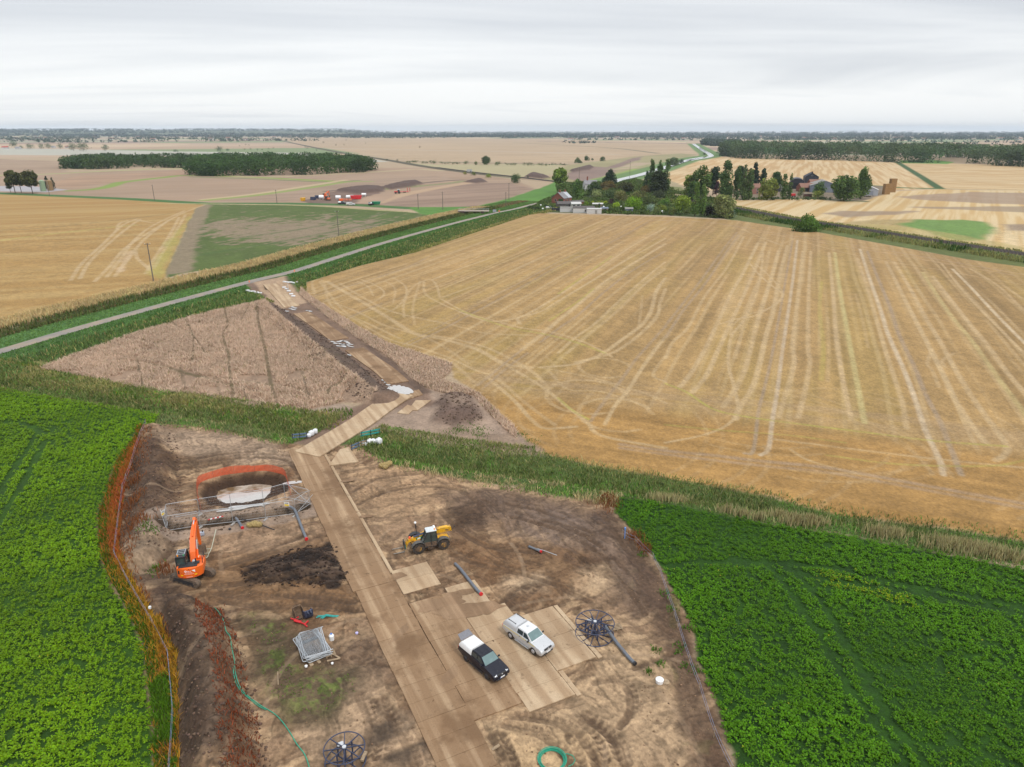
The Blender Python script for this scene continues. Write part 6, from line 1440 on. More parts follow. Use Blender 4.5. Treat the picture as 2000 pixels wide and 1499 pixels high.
def pickup(name, px_rear, px_front, paint, roofpaint, label, canopy_mat, rimm, hatch=False, stripe=False):
 a, b = np.array(G(*px_rear)), np.array(G(*px_front)); d = (b - a) / np.linalg.norm(b - a)
 left = np.array([-d[1], d[0]]); c = (a + b) / 2 + left * .74 * SC
 root = empty(name, (c[0], c[1], .135), math.atan2(d[1], d[0]), label, 'pickup'); root.scale = (SC,) * 3
 prof = [(-2.58, .58), (-2.66, .80), (-2.60, 1.14), (-.8, 1.17), (1.22, 1.17), (1.42, 1.12), (2.2, 1.03), (2.52, .93), (2.66, .74), (2.66, .50), (2.52, .36), (2.02, .34)] + arch(1.55, .46) + [(1.05, .34), (-1.02, .34)] + arch(-1.52, .46) + [(-2.02, .42)]
 MB().prism(prof, 'y', -.90, .90, bevel=.055).build('body', paint, root, smooth=True)
 # cab: a lofted greenhouse with raked screens
 def ring(z, x0, x1, hy): return [(x0, -hy, z), (x1, -hy, z), (x1, hy, z), (x0, hy, z)]
 MB().loft([ring(1.15, -.80, 1.30, .84), ring(1.40, -.76, .94, .775), ring(1.70, -.70, .52, .70), ring(1.765, -.62, .34, .64)]).build('cab', roofpaint, root, smooth=False)
 MB().quad((1.25, -.76, 1.215), (1.25, .76, 1.215), (.595, .66, 1.68), (.595, -.66, 1.68), .012).build('windscreen', SCREEN, root)
 for s in (-1, 1):
  def P(x, z):
   hy = .84 - (z - 1.15) * .2545
   return (x, s * (hy + .014), z)
  for xa, xb, xc, xd in ((.18, 1.02, .50, .18), (-.66, .08, .08, -.60)):
   q = [P(xa, 1.22), P(xb, 1.22), P(xc, 1.64), P(xd, 1.64)]
   if s < 0: q = q[::-1]
   MB().quad(*q, .01).build('side_window', GLASS, root)
  m = MB(); m.box((.98, s * 1.02, 1.22), (.12, .20, .17), bevel=.03); m.bar((.98, s * .84, 1.2), (.98, s * 1.0, 1.2), .05); m.build('mirror', BLACKP if not hatch else paint, root, smooth=True)
  MB().box((2.50, s * .66, .87), (.20, .34, .10), rot=(0, .35, s * .32), bevel=.03).build('headlight', CHROME, root, smooth=True)
  MB().box((-2.61, s * .80, .92), (.12, .17, .36), bevel=.02).build('tail_light', REDP, root)
  mb = MB(); mb.bar((-.85, s * .97, .36), (1.0, s * .97, .36), .07); mb.bar((-.5, s * .8, .42), (-.5, s * .97, .36), .05); mb.bar((.6, s * .8, .42), (.6, s * .97, .36), .05); mb.build('side_step', BLACKP if hatch else STEEL, root)
  mb = MB()
  for xx in (.62, -.25): mb.box((xx, s * .905, 1.02), (.20, .03, .04))
  mb.build('door_handle', BLACKP, root)
  for x in (1.55, -1.52): wheel(root, x, s * .78, .385, .26, rimm, s)
  if stripe:
   MB().quad((-2.5, s * .905, 1.01), (1.75, s * .905, .97), (1.75, s * .905, 1.03), (-2.5, s * .905, 1.08), .004).build('side_stripe', mat('reflective_yellow_%d' % s, (.80, .62, .03), .4, var=.05), root)
 MB().box((2.60, 0, .86), (.12, .92, .17), bevel=.02).build('grille', BLACKP, root)
 MB().box((2.665, 0, .885), (.03, .13, .10), bevel=.01).build('badge', CHROME, root)
 mb = MB(); mb.box((2.66, 0, .47), (.10, 1.20, .14), bevel=.02); mb.build('bumper_intake', BLACKP, root)
 pl = MB().box((2.70, 0, .60), (.03, .52, .115)).build('number_plate', WHITEP, root)
 if hatch: MB().box((2.705, -.235, .60), (.03, .05, .115)).build('plate_band', mat('blue_band', (.02, .09, .45), .5), pl)
 # load-bed canopy
 c0 = [ring(1.14, -2.58, -.74, .87), ring(1.34, -2.54, -.76, .85), ring(1.62, -2.38, -.80, .76), ring(1.75, -2.18, -.86, .62), ring(1.775, -2.0, -.95, .45)]
 cp = MB().loft(c0).build('canopy', canopy_mat, root, smooth=True)
 if hatch:
  MB().quad((-2.40, -.70, 1.66), (-2.40, .70, 1.66), (-3.02, .62, 1.98), (-3.02, -.62, 1.98), .04).build('rear_hatch', mat('grey_hatch_glass', (.17, .17, .19), .25, var=.1), root)
  MB().box((-2.7, 0, .62), (.18, 1.7, .12), bevel=.02).build('rear_bumper', BLACKP, root)
  for s in (-1, 1): MB().quad((-2.1, s * .862, 1.30), (-1.0, s * .862, 1.30), (-1.0, s * .80, 1.55), (-2.1, s * .80, 1.55), .006).build('canopy_panel', canopy_mat, root)
  mb = MB()
  for yy in (-.3, .3): mb.bar((-.55, yy, 1.772), (.25, yy, 1.772), .10, .012)
  mb.bar((1.50, .35, 1.115), (2.2, .28, 1.035), .03, .02); mb.bar((1.50, -.35, 1.115), (2.2, -.28, 1.035), .03, .02); mb.build('panel_crease', paint, root)
 else:
  for s in (-1, 1):
   mb = MB(); mb.bar((-2.05, s * .56, 1.80), (-1.15, s * .56, 1.80), .035)
   for xx in (-2.05, -1.15): mb.box((xx, s * .56, 1.775), (.14, .07, .06))
   mb.build('roof_rail', BLACKP, root)
  MB().box((-.1, .05, 1.79), (.22, .22, .05), bevel=.02).build('roof_vent', CHROME, root)
  MB().box((-2.68, 0, .55), (.14, 1.6, .14), bevel=.02).build('rear_bumper', STEEL, root)
 return root
SILVER = mat('silver_car_paint', (.52, .53, .545), .3, .2, var=.04, coat=.6, dirt=alb(150, 130, 112), dirt_amt=.04)
NAVY = mat('black_car_paint', (.008, .009, .018), .3, .0, var=.1, spec=.3, coat=.22, dirt=alb(110, 95, 82), dirt_amt=.05)
DRIM = mat('dark_alloy', (.05, .05, .06), .4, .4); SRIM = mat('silver_alloy', (.5, .5, .52), .35, .5)
pk_silver = pickup('pickup_truck', (999.8, 1249.3), (1042, 1279), SILVER, mat('silver_paint_lit_top', (.66, .67, .685), .3, .1, var=.03, coat=.6), 'silver pickup with hard top and yellow side stripe parked on the mats', SILVER, SRIM, stripe=True)  # cab and roof get a lighter silver, skylight on top painted in
pk_black = pickup('pickup_truck', (912.7, 1293.5), (952.3, 1328), NAVY, NAVY, 'black pickup with white load-bed canopy and raised rear hatch on the mats', WHITEP, DRIM, hatch=True)
# ------------------------------------------------------------------ telehandler
HUBM = mat('muddy_hub', (.60, .32, .02), .6, var=.2, scale=4, dirt=alb(128, 104, 82), dirt_amt=.6)
def telehandler():
 f, r = np.array(G(818, 1082)), np.array(G(867, 1073)); d = (f - r) / np.linalg.norm(f - r); right = np.array([d[1], -d[0]])
 c = (f + r) / 2 + right * .95
 root = empty('telehandler', (c[0], c[1], .05), math.atan2(d[1], d[0]), 'yellow telehandler with lowered boom and two forks on the bare soil', 'telehandler')
 MB().prism([(-1.95, .75), (-2.1, 1.05), (-1.9, 1.25), (-.6, 1.2), (1.5, 1.05), (1.95, .85), (1.9, .6), (.8, .55), (-.8, .5)], 'y', -.52, .52, bevel=.04).build('chassis', YELLOW, root)
 for x, s in ((1.37, 1), (1.37, -1), (-1.37, 1), (-1.37, -1)):
  mb = MB(); y = s * .95; R_ = .65
  mb.cyl((x, y - .21, R_), (x, y + .21, R_), R_ * .93, n=28)
  for k in range(22):
   a = k * 2 * PI / 22
   mb.box((x + math.cos(a) * R_ * .94, y, R_ + math.sin(a) * R_ * .94), (.085, .40, .07), rot=(0, -a + PI / 2, .25 * (-1) ** k))
  w = mb.build('wheel', RUBBER, root)
  q = MB(); yo = y + s * .21
  q.cyl((x, yo - .05 * s, R_), (x, yo + .02 * s, R_), .34, .30, n=18); q.cyl((x, yo, R_), (x, yo + .10 * s, R_), .17, .13, n=12)
  q.build('rim', HUBM, w)
  m = MB(); pts = [(x + .78 * math.cos(a), R_ + .78 * math.sin(a)) for a in np.linspace(.35, PI - .35, 8)]
  for (xa, za), (xb, zb) in zip(pts[:-1], pts[1:]): m.loft([[(xa, y - .27, za), (xa, y + .27, za), (xa, y + .27, za + .04), (xa, y - .27, za + .04)], [(xb, y - .27, zb), (xb, y + .27, zb), (xb, y + .27, zb + .04), (xb, y - .27, zb + .04)]])
  m.build('mudguard', BLACKP if s < 0 else mat('dusty_black', (.09, .085, .08), .7, var=.3), root)
 # cab on the near side
 cb = MB()
 lo = [(.95, .62), (.95, 1.2), (.62, 1.75), (.42, 2.42), (-.58, 2.42), (-.72, 1.2), (-.6, .62)]
 for s in (.18, 1.02):
  for p, q in zip(lo, lo[1:] + lo[:1]): cb.bar((p[0], s, p[1]), (q[0], s, q[1]), .085)
 for p in lo: cb.bar((p[0], .18, p[1]), (p[0], 1.02, p[1]), .07)
 cb.bar((-.02, 1.03, .7), (-.02, 1.03, 2.4), .07)
 cab = cb.build('cab', BLACKP, root)
 MB().prism([(.92, 1.2), (.60, 1.75), (.40, 2.40), (-.56, 2.40), (-.70, 1.2)], 'y', .22, 1.0).build('cab_glass', CABGL, cab)
 MB().prism([(.88, .60), (.92, 1.18), (-.68, 1.18), (-.58, .60)], 'y', .20, 1.03, bevel=.03).build('door', MUDDY, cab)
 mb = MB()
 for z in (.42, .60, .78): mb.box((.1, 1.10, z), (.55, .14, .05))
 mb.build('step', MUDDY, cab)
 rf = MB(); rf.prism([(.50, 2.43), (.42, 2.52), (-.58, 2.54), (-.66, 2.43)], 'y', .12, 1.08, bevel=.02)
 for k in range(5): rf.box((.30 - k * .14, .6, 2.545), (.05, .84, .03))
 rf.build('roof', mat('pale_roof', (.62, .66, .68), .4, var=.06), cab)
 mb = MB(); mb.cyl((-.45, .88, 2.54), (-.45, .88, 2.70), .07, .05, n=10); mb.build('beacon', AMBER, cab)
 MB().box((-.50, .40, 2.60), (.20, .5, .12), bevel=.02).build('work_light', WHITEP, cab)
 # engine cover on the far side
 MB().prism([(1.0, .7), (1.0, 1.15), (.5, 1.35), (-.9, 1.40), (-1.0, .7)], 'y', -1.12, -.50, bevel=.04).build('engine_cover', YELLOW, root)
 # boom, lowered, running along the far side of the cab
 bm_ = MB(); bm_.loft([[(-2.55, -.38, 1.55), (-2.55, .06, 1.55), (-2.45, .06, 2.08), (-2.45, -.38, 2.08)], [(-1.2, -.38, 1.52), (-1.2, .06, 1.52), (-1.2, .06, 2.05), (-1.2, -.38, 2.05)], [(1.75, -.36, .98), (1.75, .04, .98), (1.75, .04, 1.42), (1.75, -.36, 1.42)]])
 boom = bm_.build('boom', YELLOW, root)
 MB().loft([[(1.75, -.31, 1.02), (1.75, -.01, 1.02), (1.75, -.01, 1.38), (1.75, -.31, 1.38)], [(2.25, -.31, .93), (2.25, -.01, .93), (2.32, -.01, 1.28), (2.32, -.31, 1.28)], [(2.55, -.36, .30), (2.55, .04, .30), (2.72, .04, .62), (2.72, -.36, .62)]]).build('boom_head', YELLOW, boom)
 mb = MB(); mb.loft([[(-.2, -.34, 1.86), (-.2, .02, 1.86), (-.2, .02, 1.90), (-.2, -.34, 1.90)], [(1.7, -.32, 1.44), (1.7, .0, 1.44), (1.7, .0, 1.49), (1.7, -.32, 1.49)]]); mb.build('hose_cover', mat('blue_black_cover', (.03, .035, .07), .4), boom)
 MB().loft([[(.45, .048, 1.30), (1.45, .048, 1.12), (1.45, .048, 1.36), (.45, .048, 1.62)], [(.45, .056, 1.30), (1.45, .056, 1.12), (1.45, .056, 1.36), (.45, .056, 1.62)]]).build('decal', mat('green_decal', (.03, .25, .07), .5), boom)
 MB().loft([[(.95, .058, 1.24), (1.30, .058, 1.17), (1.30, .058, 1.36), (.95, .058, 1.44)], [(.95, .064, 1.24), (1.30, .064, 1.17), (1.30, .064, 1.36), (.95, .064, 1.44)]]).build('decal_panel', WHITEP, boom)
 mb = MB(); mb.cyl((2.1, -.17, 1.30), (2.1, -.17, 1.52), .12, n=10); mb.build('lamp', mat('red_orange', (.8, .12, .03), .4), boom)
 mb = MB(); mb.cyl((-1.1, -.16, 1.0), (.7, -.16, 1.15), .09, n=10); mb.build('lift_cylinder', STEEL, root)
 cr = MB(); cr.box((2.72, -.16, .55), (.10, 1.15, .12)); cr.box((2.72, -.16, .98), (.10, 1.15, .10))
 for yy in (-.70, -.16, .38): cr.box((2.72, yy, .75), (.10, .10, .62))
 car = cr.build('fork_carriage', BLACKP, root)
 MB().box((2.66, .36, .72), (.05, .20, .42), bevel=.02).build('hydraulic_block', TEAL, car)
 for yy in (-.62, .30):
  mb = MB(); mb.bar((2.78, yy, .92), (2.78, yy, .12), .05, .12); mb.loft([[(2.76, yy - .07, .07), (2.76, yy + .07, .07), (2.76, yy + .07, .13), (2.76, yy - .07, .13)], [(4.0, yy - .05, .07), (4.0, yy + .05, .07), (4.0, yy + .05, .085), (4.0, yy - .05, .085)]])
  mb.build('fork', mat('worn_fork_steel', (.22, .20, .18), .5, .4, var=.2), root)
 mb = MB(); mb.bar((1.15, -.95, 1.1), (1.20, -1.05, 2.1), .05); mb.box((1.22, -1.05, 2.15), (.12, .25, .45), bevel=.03); mb.build('mirror', BLACKP, root)
 MB().sphere((1.26, -1.05, 2.62), .14, 12).build('mirror_globe', WHITEP, root)
 mb = MB(); mb.bar((-2.3, .3, 1.7), (-2.7, .55, 2.3), .03); mb.box((-2.72, .57, 2.35), (.05, .16, .22)); mb.build('mirror', BLACKP, root)
 return root
telehandler()
# ------------------------------------------------------------------ lettering
def text_part(s, size, mt, parent, M, name='lettering'):
 cu = bpy.data.curves.new('lettering_curve', 'FONT'); cu.body = s; cu.size = size; cu.align_x = 'CENTER'; cu.align_y = 'CENTER'; cu.extrude = .004
 t = bpy.data.objects.new('lettering_tmp', cu); COL.objects.link(t)
 dg = bpy.context.evaluated_depsgraph_get(); me = bpy.data.meshes.new_from_object(t.evaluated_get(dg))
 COL.objects.unlink(t); bpy.data.objects.remove(t); bpy.data.curves.remove(cu)
 me.transform(M); me.materials.clear(); me.materials.append(mt)
 o = bpy.data.objects.new(name, me); return link(o, parent)
# ------------------------------------------------------------------ excavator
def excavator():
 a, b = np.array(G(345, 1130)), np.array(G(401, 1117)); lat = (b - a) / np.linalg.norm(b - a); wid = 2.45
 fwd = np.array([math.sin(math.radians(-15)), math.cos(math.radians(-15))])
 c = np.array(G(378, 1130))
 ang = math.atan2(fwd[1], fwd[0])
 root = empty('excavator', (c[0], c[1], .02), ang, 'orange tracked excavator seen from behind, its boom reaching over the trench', 'excavator')
 # undercarriage turned under the house
 t0, t1 = np.array(G(338, 1131)), np.array(G(392, 1147)); td = (t1 - t0) / np.linalg.norm(t1 - t0); ta = math.atan2(td[1], td[0]) - ang
 R_ = Matrix.Rotation(ta, 4, 'Z')
 TRK = mat('muddy_track', alb(132, 112, 94), .85, var=.3, scale=6, dirt=(.035, .03, .028), dirt_amt=.25)
 for s in (-1, 1):
  mb = MB(); L2, r = 1.45, .39; pts = []
  for k in range(9): an = -PI / 2 + PI * k / 8; pts.append((L2 + r * math.cos(an), r + r * math.sin(an)))
  for k in range(9): an = PI / 2 + PI * k / 8; pts.append((-L2 + r * math.cos(an), r + r * math.sin(an)))
  mb.prism(pts, 'y', s * 1.0 - .25, s * 1.0 + .25, M=R_)
  n = 40; per = 4 * L2 + 2 * PI * r
  for i in range(n):
   q = per * i / n
   if q < 2 * L2: p = (-L2 + q, 0, 0)
   elif q < 2 * L2 + PI * r: an = (q - 2 * L2) / r - PI / 2; p = (L2 + r * math.cos(an), r + r * math.sin(an), an + PI / 2)
   elif q < 4 * L2 + PI * r: p = (L2 - (q - 2 * L2 - PI * r), 2 * r, PI)
   else: an = (q - 4 * L2 - PI * r) / r + PI / 2; p = (-L2 + r * math.cos(an), r + r * math.sin(an), an + PI / 2)
   mb.box((p[0], s * 1.0, p[1]), (.10, .52, .05), rot=(0, -p[2], 0), M=R_)
  tr = mb.build('track', TRK, root)
  mb = MB(); mb.box((0, s * (1.0 + .255), .40), (2.5, .02, .34), M=R_)
  for k in range(5): mb.cyl(R_ @ Vector((-1.2 + k * .6, s * 1.24, .24)), R_ @ Vector((-1.2 + k * .6, s * 1.29, .24)), .13, n=10)
  mb.build('roller_frame', BLACKP, tr)
 mb = MB(); mb.box((0, 0, .55), (1.4, 1.6, .35), M=R_); mb.cyl((0, 0, .70), (0, 0, .92), .62, n=24); mb.build('undercarriage', MUDDY, root)
 # house: rounded counterweight facing the camera
 def arc(r, x0, hw, n=12): return [(x0 - math.sqrt(max(r * r - y * y, 0)) + 0, y) for y in np.linspace(-hw, hw, n)]
 hw = wid / 2; Rb = 1.75
 base = [(p[0] + .42, p[1]) for p in arc(Rb, 0, hw)] + [(-.45, hw), (-.45, -hw)]
 cw = MB(); cw.prism([(x, y) for x, y in base], 'z', .92, 1.95, bevel=.06); cwt = cw.build('counterweight', ORANGE, root, smooth=True)
 MB().prism([(-.47, -hw), (1.25, -hw + .05), (1.35, -.3), (-.47, -.25)], 'z', .95, 1.75, bevel=.05).build('side_body', ORANGE, root)
 MB().prism([(-.46, -hw + .05), (1.25, -hw + .1), (1.3, hw - .1), (-.46, hw - .05)], 'z', .90, 1.12).build('deck', BLACKP, root)
 mb = MB(); mb.box((-.55, .15, 1.98), (.85, 1.75, .10), bevel=.02); mb.box((-.35, -.65, 2.03), (.4, .5, .12)); mb.cyl((-.3, -.55, 2.0), (-.3, -.55, 2.45), .07, n=10); mb.build('engine_deck', BLACKP, root)
 MB().box((-.1, -.35, 2.02), (.3, .3, .25), bevel=.02).build('exhaust_box', STEEL, root)
 # cab at the left
 cb = MB()
 lo = [(1.45, 1.1), (1.40, 2.0), (1.05, 2.82), (-.42, 2.82), (-.50, 1.1)]
 for s in (.38, 1.24):
  for p, q in zip(lo, lo[1:] + lo[:1]): cb.bar((p[0], s, p[1]), (q[0], s, q[1]), .09)
 for p in lo: cb.bar((p[0], .38, p[1]), (p[0], 1.24, p[1]), .09)
 cb.box((.3, .81, 2.86), (1.5, .92, .08), bevel=.03); cb.prism([(1.4, 1.1), (1.4, 1.55), (-.46, 1.55), (-.46, 1.1)], 'y', .36, 1.26)
 cab = cb.build('cab', BLACKP, root)
 MB().prism([(1.36, 1.5), (1.34, 2.0), (1.02, 2.76), (-.38, 2.76), (-.44, 1.5)], 'y', .42, 1.20).build('cab_glass', CABGL, cab)
 mb = MB()
 for k in range(4): mb.bar((.95 - k * .3, .45, 2.93), (.95 - k * .3, 1.17, 2.93), .04)
 for y in (.45, 1.17): mb.bar((1.0, y, 2.93), (.0, y, 2.93), .05)
 mb.build('roof_guard', STEEL, cab)
 mb = MB(); mb.cyl((-.25, 1.05, 2.9), (-.25, 1.05, 3.05), .07, n=10); mb.build('beacon', AMBER, cab)
 mb = MB(); mb.cyl((-.2, .5, 2.9), (-.2, .5, 2.98), .06, n=10); mb.build('beacon', mat('green_lens', (.02, .4, .12), .3), cab)
 MB().box((1.2, 1.42, 2.2), (.08, .22, .35), bevel=.03).build('mirror', mat('orange_black', (.35, .08, .03), .5), root)
 # boom and stick
 def beam(pts, wds, hts, name, mt, parent, y=0.0):
  rings = []
  for i, (x, z) in enumerate(pts):
   t = Vector((pts[min(i + 1, len(pts) - 1)][0] - pts[max(i - 1, 0)][0], 0, pts[min(i + 1, len(pts) - 1)][1] - pts[max(i - 1, 0)][1])).normalized()
   nrm = Vector((-t.z, 0, t.x)); w, h = wds[i] / 2, hts[i] / 2; p = Vector((x, y, z))
   rings.append([p + nrm * h + Vector((0, w, 0)), p + nrm * h - Vector((0, w, 0)), p - nrm * h - Vector((0, w, 0)), p - nrm * h + Vector((0, w, 0))])
  return MB().loft(rings).build(name, mt, parent)
 by = -.12
 boom = beam([(.75, 1.35), (1.2, 2.3), (2.1, 3.2), (3.2, 3.75), (4.3, 4.0)], [.46, .52, .52, .46, .40], [.55, .66, .76, .6, .44], 'boom', ORANGE, root, by)
 for s in (-1, 1):
  mb = MB(); mb.cyl((1.2, by + s * .34, 1.5), (1.65, by + s * .33, 2.35), .10, n=10); mb.build('boom_cylinder', ORANGE, boom)
  mb = MB(); mb.cyl((1.65, by + s * .33, 2.35), (2.1, by + s * .31, 3.2), .055, n=10); mb.build('piston_rod', CHROME, boom)
 mb = MB(); mb.cyl((2.1, by, 3.65), (3.3, by, 4.3), .095, n=10); mb.build('stick_cylinder', ORANGE, boom)
 mb = MB(); mb.cyl((3.3, by, 4.3), (4.2, by, 4.5), .055, n=10); mb.build('piston_rod', CHROME, boom)
 mb = MB(); mb.bar((1.35, by + .05, 2.72), (2.3, by + .05, 3.80), .06); mb.bar((1.35, by - .06, 2.72), (2.3, by - .06, 3.80), .06); mb.build('hydraulic_hose', BLACKP, boom)
 mb = MB(); mb.box((2.2, by + .35, 3.35), (.16, .14, .18), bevel=.03); mb.build('work_light', BLACKP, boom)
 stick = beam([(4.05, 4.6), (4.4, 4.15), (4.7, 3.1), (4.95, 1.6), (5.0, .95)], [.26, .34, .32, .28, .24], [.3, .52, .44, .34, .26], 'stick', ORANGE, root, by)
 bk = MB(); pr = [(4.75, .95), (5.25, .85), (5.35, .2), (5.05, -.35), (4.5, -.45), (4.25, -.15), (4.55, .15)]
 bk.prism(pr, 'y', by - .45, by + .45, bevel=.03); bk.build('bucket', MUDDY, root)
 mb = MB(); mb.sphere((.72, by - .55, 1.95), .22, 12); mb.build('hose_drum', ORANGE, root)
 mb = MB()
 for p, q in [((.9, -hw + .08, 1.75), (.9, -hw + .08, 2.5)), ((-.2, -hw + .08, 1.75), (-.2, -hw + .08, 2.5)), ((.9, -hw + .08, 2.5), (-.2, -hw + .08, 2.5)), ((.9, -hw + .08, 2.1), (-.2, -hw + .08, 2.1))]: mb.bar(p, q, .045)
 mb.build('handrail', BLACKP, root)
 # markings on the counterweight: local x is backwards there
 def on_back(y, z, dx=.012):
  x = .42 - math.sqrt(Rb * Rb - y * y) - dx; tilt = math.asin(y / Rb)
  return Matrix.Translation((x, y, z)) @ Matrix.Rotation(-PI / 2 - tilt, 4, 'Z') @ Matrix.Rotation(PI / 2, 4, 'X')
 WT = mat('white_lettering', (.85, .85, .85), .5, var=.02)
 mb = MB(); mb.torus((0, 0, 0), .085, .026, 20, 6); o = mb.build('emblem_ring', WT, cwt); o.data.transform(on_back(.33, 1.70))
 for i, ch in enumerate('mac'): text_part(ch, .24, WT, cwt, on_back(.17 - i * .15, 1.69))
 for i, ch in enumerate('HITACHI'): text_part(ch, .14, WT, cwt, on_back(.32 - i * .095, 1.50))
 for k, (z, y0, n_) in enumerate(((1.36, .45, 11), (1.05, .28, 7))):
  for i in range(n_):
   mb = MB(); mb.box((0, 0, 0), (.06, .028, .008)); o = mb.build('small_print', WT, cwt); o.data.transform(on_back(y0 - i * .085, z))
 mb = MB(); mb.prism([(-.20, .12), (.13, .12), (.13, -.17)], 'z', -.004, .006); o = mb.build('emblem', WT, cwt); o.data.transform(on_back(-.42, 1.66))
 for y in (.72, -.58):
  mb = MB(); mb.box((0, 0, 0), (.24, .14, .014)); o = mb.build('reflector', mat('yellow_reflector', (.85, .50, .01), .4, var=.03), cwt); o.data.transform(on_back(y, 1.22 + .0))
  mb = MB(); mb.box((0, 0, 0), (.24, .07, .014)); o = mb.build('reflector', REDP, cwt); o.data.transform(on_back(y - .05, 1.06))
 mb = MB(); mb.box((0, 0, 0), (.17, .38, .03)); o = mb.build('access_panel', BLACKP, cwt); o.data.transform(on_back(1.02, 1.52))
 mb = MB(); mb.box((0, 0, 0), (.06, .05, .04)); o = mb.build('rear_camera', BLACKP, cwt); o.data.transform(on_back(0, 1.93))
 return root
exc = excavator()
# ------------------------------------------------------------------ temporary fencing
def fence_panel(root, w=3.4, h=2.0, r=.022):
 """tube frame with rounded corners and a welded wire mesh; lies along local x"""
 mb = MB(); pts = [(0, 0, 0), (0, 0, h - .15), (.04, 0, h - .04), (.15, 0, h), (w - .15, 0, h), (w - .04, 0, h - .04), (w, 0, h - .15), (w, 0, 0)]
 mb.tube(pts, r, 6); mb.bar((0, 0, .18), (w, 0, .18), r * 1.8); mb.build('frame', STEEL, root)
 mb = MB(); n = int(w / .16)
 for i in range(1, n): x = w * i / n; mb.bar((x, 0, .18), (x, 0, h), .006, .004)
 for z in (.5, .85, 1.2, 1.55, 1.85): mb.bar((0, 0, z), (w, 0, z), .007, .004)
 mb.build('mesh', STEEL, root)
FEET = {'b': [(328, 1017), (391, 1006), (453, 996), (516, 987), (558, 975)], 'e': [(558, 975), (606, 987)], 's': [(607, 988), (577, 1008)], 'f': [(575, 1008), (519, 1015), (455, 1024), (391, 1031), (327, 1041)], 'l': [(326, 1040), (329, 1018)]}
words = {'b': ['back row of the trench fence, leftmost panel', 'back row of the trench fence, second panel from the left', 'back row of the trench fence, third panel from the left', 'back row of the trench fence, shorter right-hand panel'],
  'e': ['slanting end panel joining the back row to the trackway side'], 's': ['short end panel at the trackway side of the trench'],
  'f': ['front row of the trench fence, panel by the bent grey pipe', 'front row of the trench fence, panel by the straw bale', 'front row of the trench fence, panel by the survey pole', 'front row of the trench fence, panel behind the excavator boom'], 'l': ['short closing panel at the left end of the trench']}
for k, ps in FEET.items():
 for i, (p, q) in enumerate(zip(ps[:-1], ps[1:])):
  a, b = np.array(G(*p)), np.array(G(*q)); L = np.linalg.norm(b - a); d = b - a
  root = empty('mesh_fence', (a[0], a[1], .12), math.atan2(d[1], d[0]), 'galvanised mesh panel: ' + words[k][i], 'fence panel', 'mesh fence panels round the trench')
  fence_panel(root, L - .06, 2.0)
  if k in 'sl' or (k == 'e'):
   mb = MB(); mb.bar((.1, .0, .1), (L - .2, .6, 1.6), .035); mb.bar((.1, .6, 1.6), (L - .2, 0, .1), .035); mb.build('brace', STEEL, root)
for i, p in enumerate([(328, 1018), (391, 1007), (453, 997), (516, 988), (575, 1009), (519, 1016), (455, 1025), (391, 1032), (327, 1042)]):
 x, y = G(*p); mb = MB(); mb.box((0, 0, .07), (.7, .24, .13), bevel=.03); o = mb.build('fence_block', mat('concrete_foot', (.33, .31, .29), .9, var=.2) if i == 0 else bpy.data.materials['concrete_foot'], loc=(x, y, 0), rz=1.3)
 tag(o, 'concrete block foot under a joint of the trench fence', 'fence foot', 'feet of the trench fence')
# signs wired to the fence
def board(name, px, pyf, zc, w, h, rz, cols, label):
 x, y = G(px, pyf); r = empty(name, (x, y, zc), rz, label, 'sign')
 MB().box((0, 0, 0), (w, .02, h)).build('sign_board', WHITEP, r)
 MB().box((0, -.014, -h * .22), (w * .9, .012, h * .42)).build('yellow_panel', cols, r)
 mb = MB()
 for k in range(3): mb.box((0, -.015, h * (.36 - .12 * k)), (w * .7, .010, h * .04))
 mb.build('print', BLACKP, r)
YSIGN = mat('sign_yellow', (.80, .55, .03), .5, var=.03)
board('site_sign', 563, 1011, 1.75, .62, .5, -.15, YSIGN, 'white and yellow notice on the front fence above the bent pipe')
board('site_sign', 324, 1032, 2.0, .5, .6, 1.2, YSIGN, 'white and yellow notice at the left end of the trench fence')
# orange netting round the pit
FN = smooth_line(GL([(393, 1003), (391, 986), (386, 972), (388, 948), (402, 938), (430, 930), (462, 925), (512, 920), (540, 924), (557, 931), (563, 950), (569, 972)]), 5)
root = empty('safety_netting', (*FN[0], 0), 0, 'orange safety netting hung on pins around the flooded pit', 'safety netting')
dn = np.concatenate([[0], np.cumsum(np.linalg.norm(np.diff(FN, axis=0), axis=1))])
s_ = np.arange(0, dn[-1], .16); PX = np.stack([np.interp(s_, dn, FN[:, 0]), np.interp(s_, dn, FN[:, 1])], 1) - FN[0]
mb = MB(); hts = 1.0 + .10 * np.sin(s_ * 1.1) - .12 * (np.sin(s_ * .45) > .5)
lev = np.linspace(.06, 1, 8)
for i in range(len(PX) - 1):
 a, b = PX[i], PX[i + 1]; t = (b - a) / np.linalg.norm(b - a)
 for f in lev:
  z0, z1 = f * hts[i], f * hts[i + 1]
  mb.quad((a[0], a[1], z0 - .04), (b[0], b[1], z1 - .04), (b[0], b[1], z1 + .03), (a[0], a[1], z0 + .03))
 mb.quad((a[0], a[1], .05), (a[0] + t[0] * .08, a[1] + t[1] * .08, .05), (a[0] + t[0] * .08, a[1] + t[1] * .08, hts[i]), (a[0], a[1], hts[i]))
mb.build('net', NET, root)
for q in np.arange(0, dn[-1], 2.6):
 p = (np.interp(q, dn, FN[:, 0]) - FN[0][0], np.interp(q, dn, FN[:, 1]) - FN[0][1]); MB().cyl((p[0], p[1], -.1), (p[0], p[1], 1.12), .015, n=6).build('pin', mat('rusty_pin', (.20, .10, .06), .8) if q == 0 else bpy.data.materials['rusty_pin'], root)
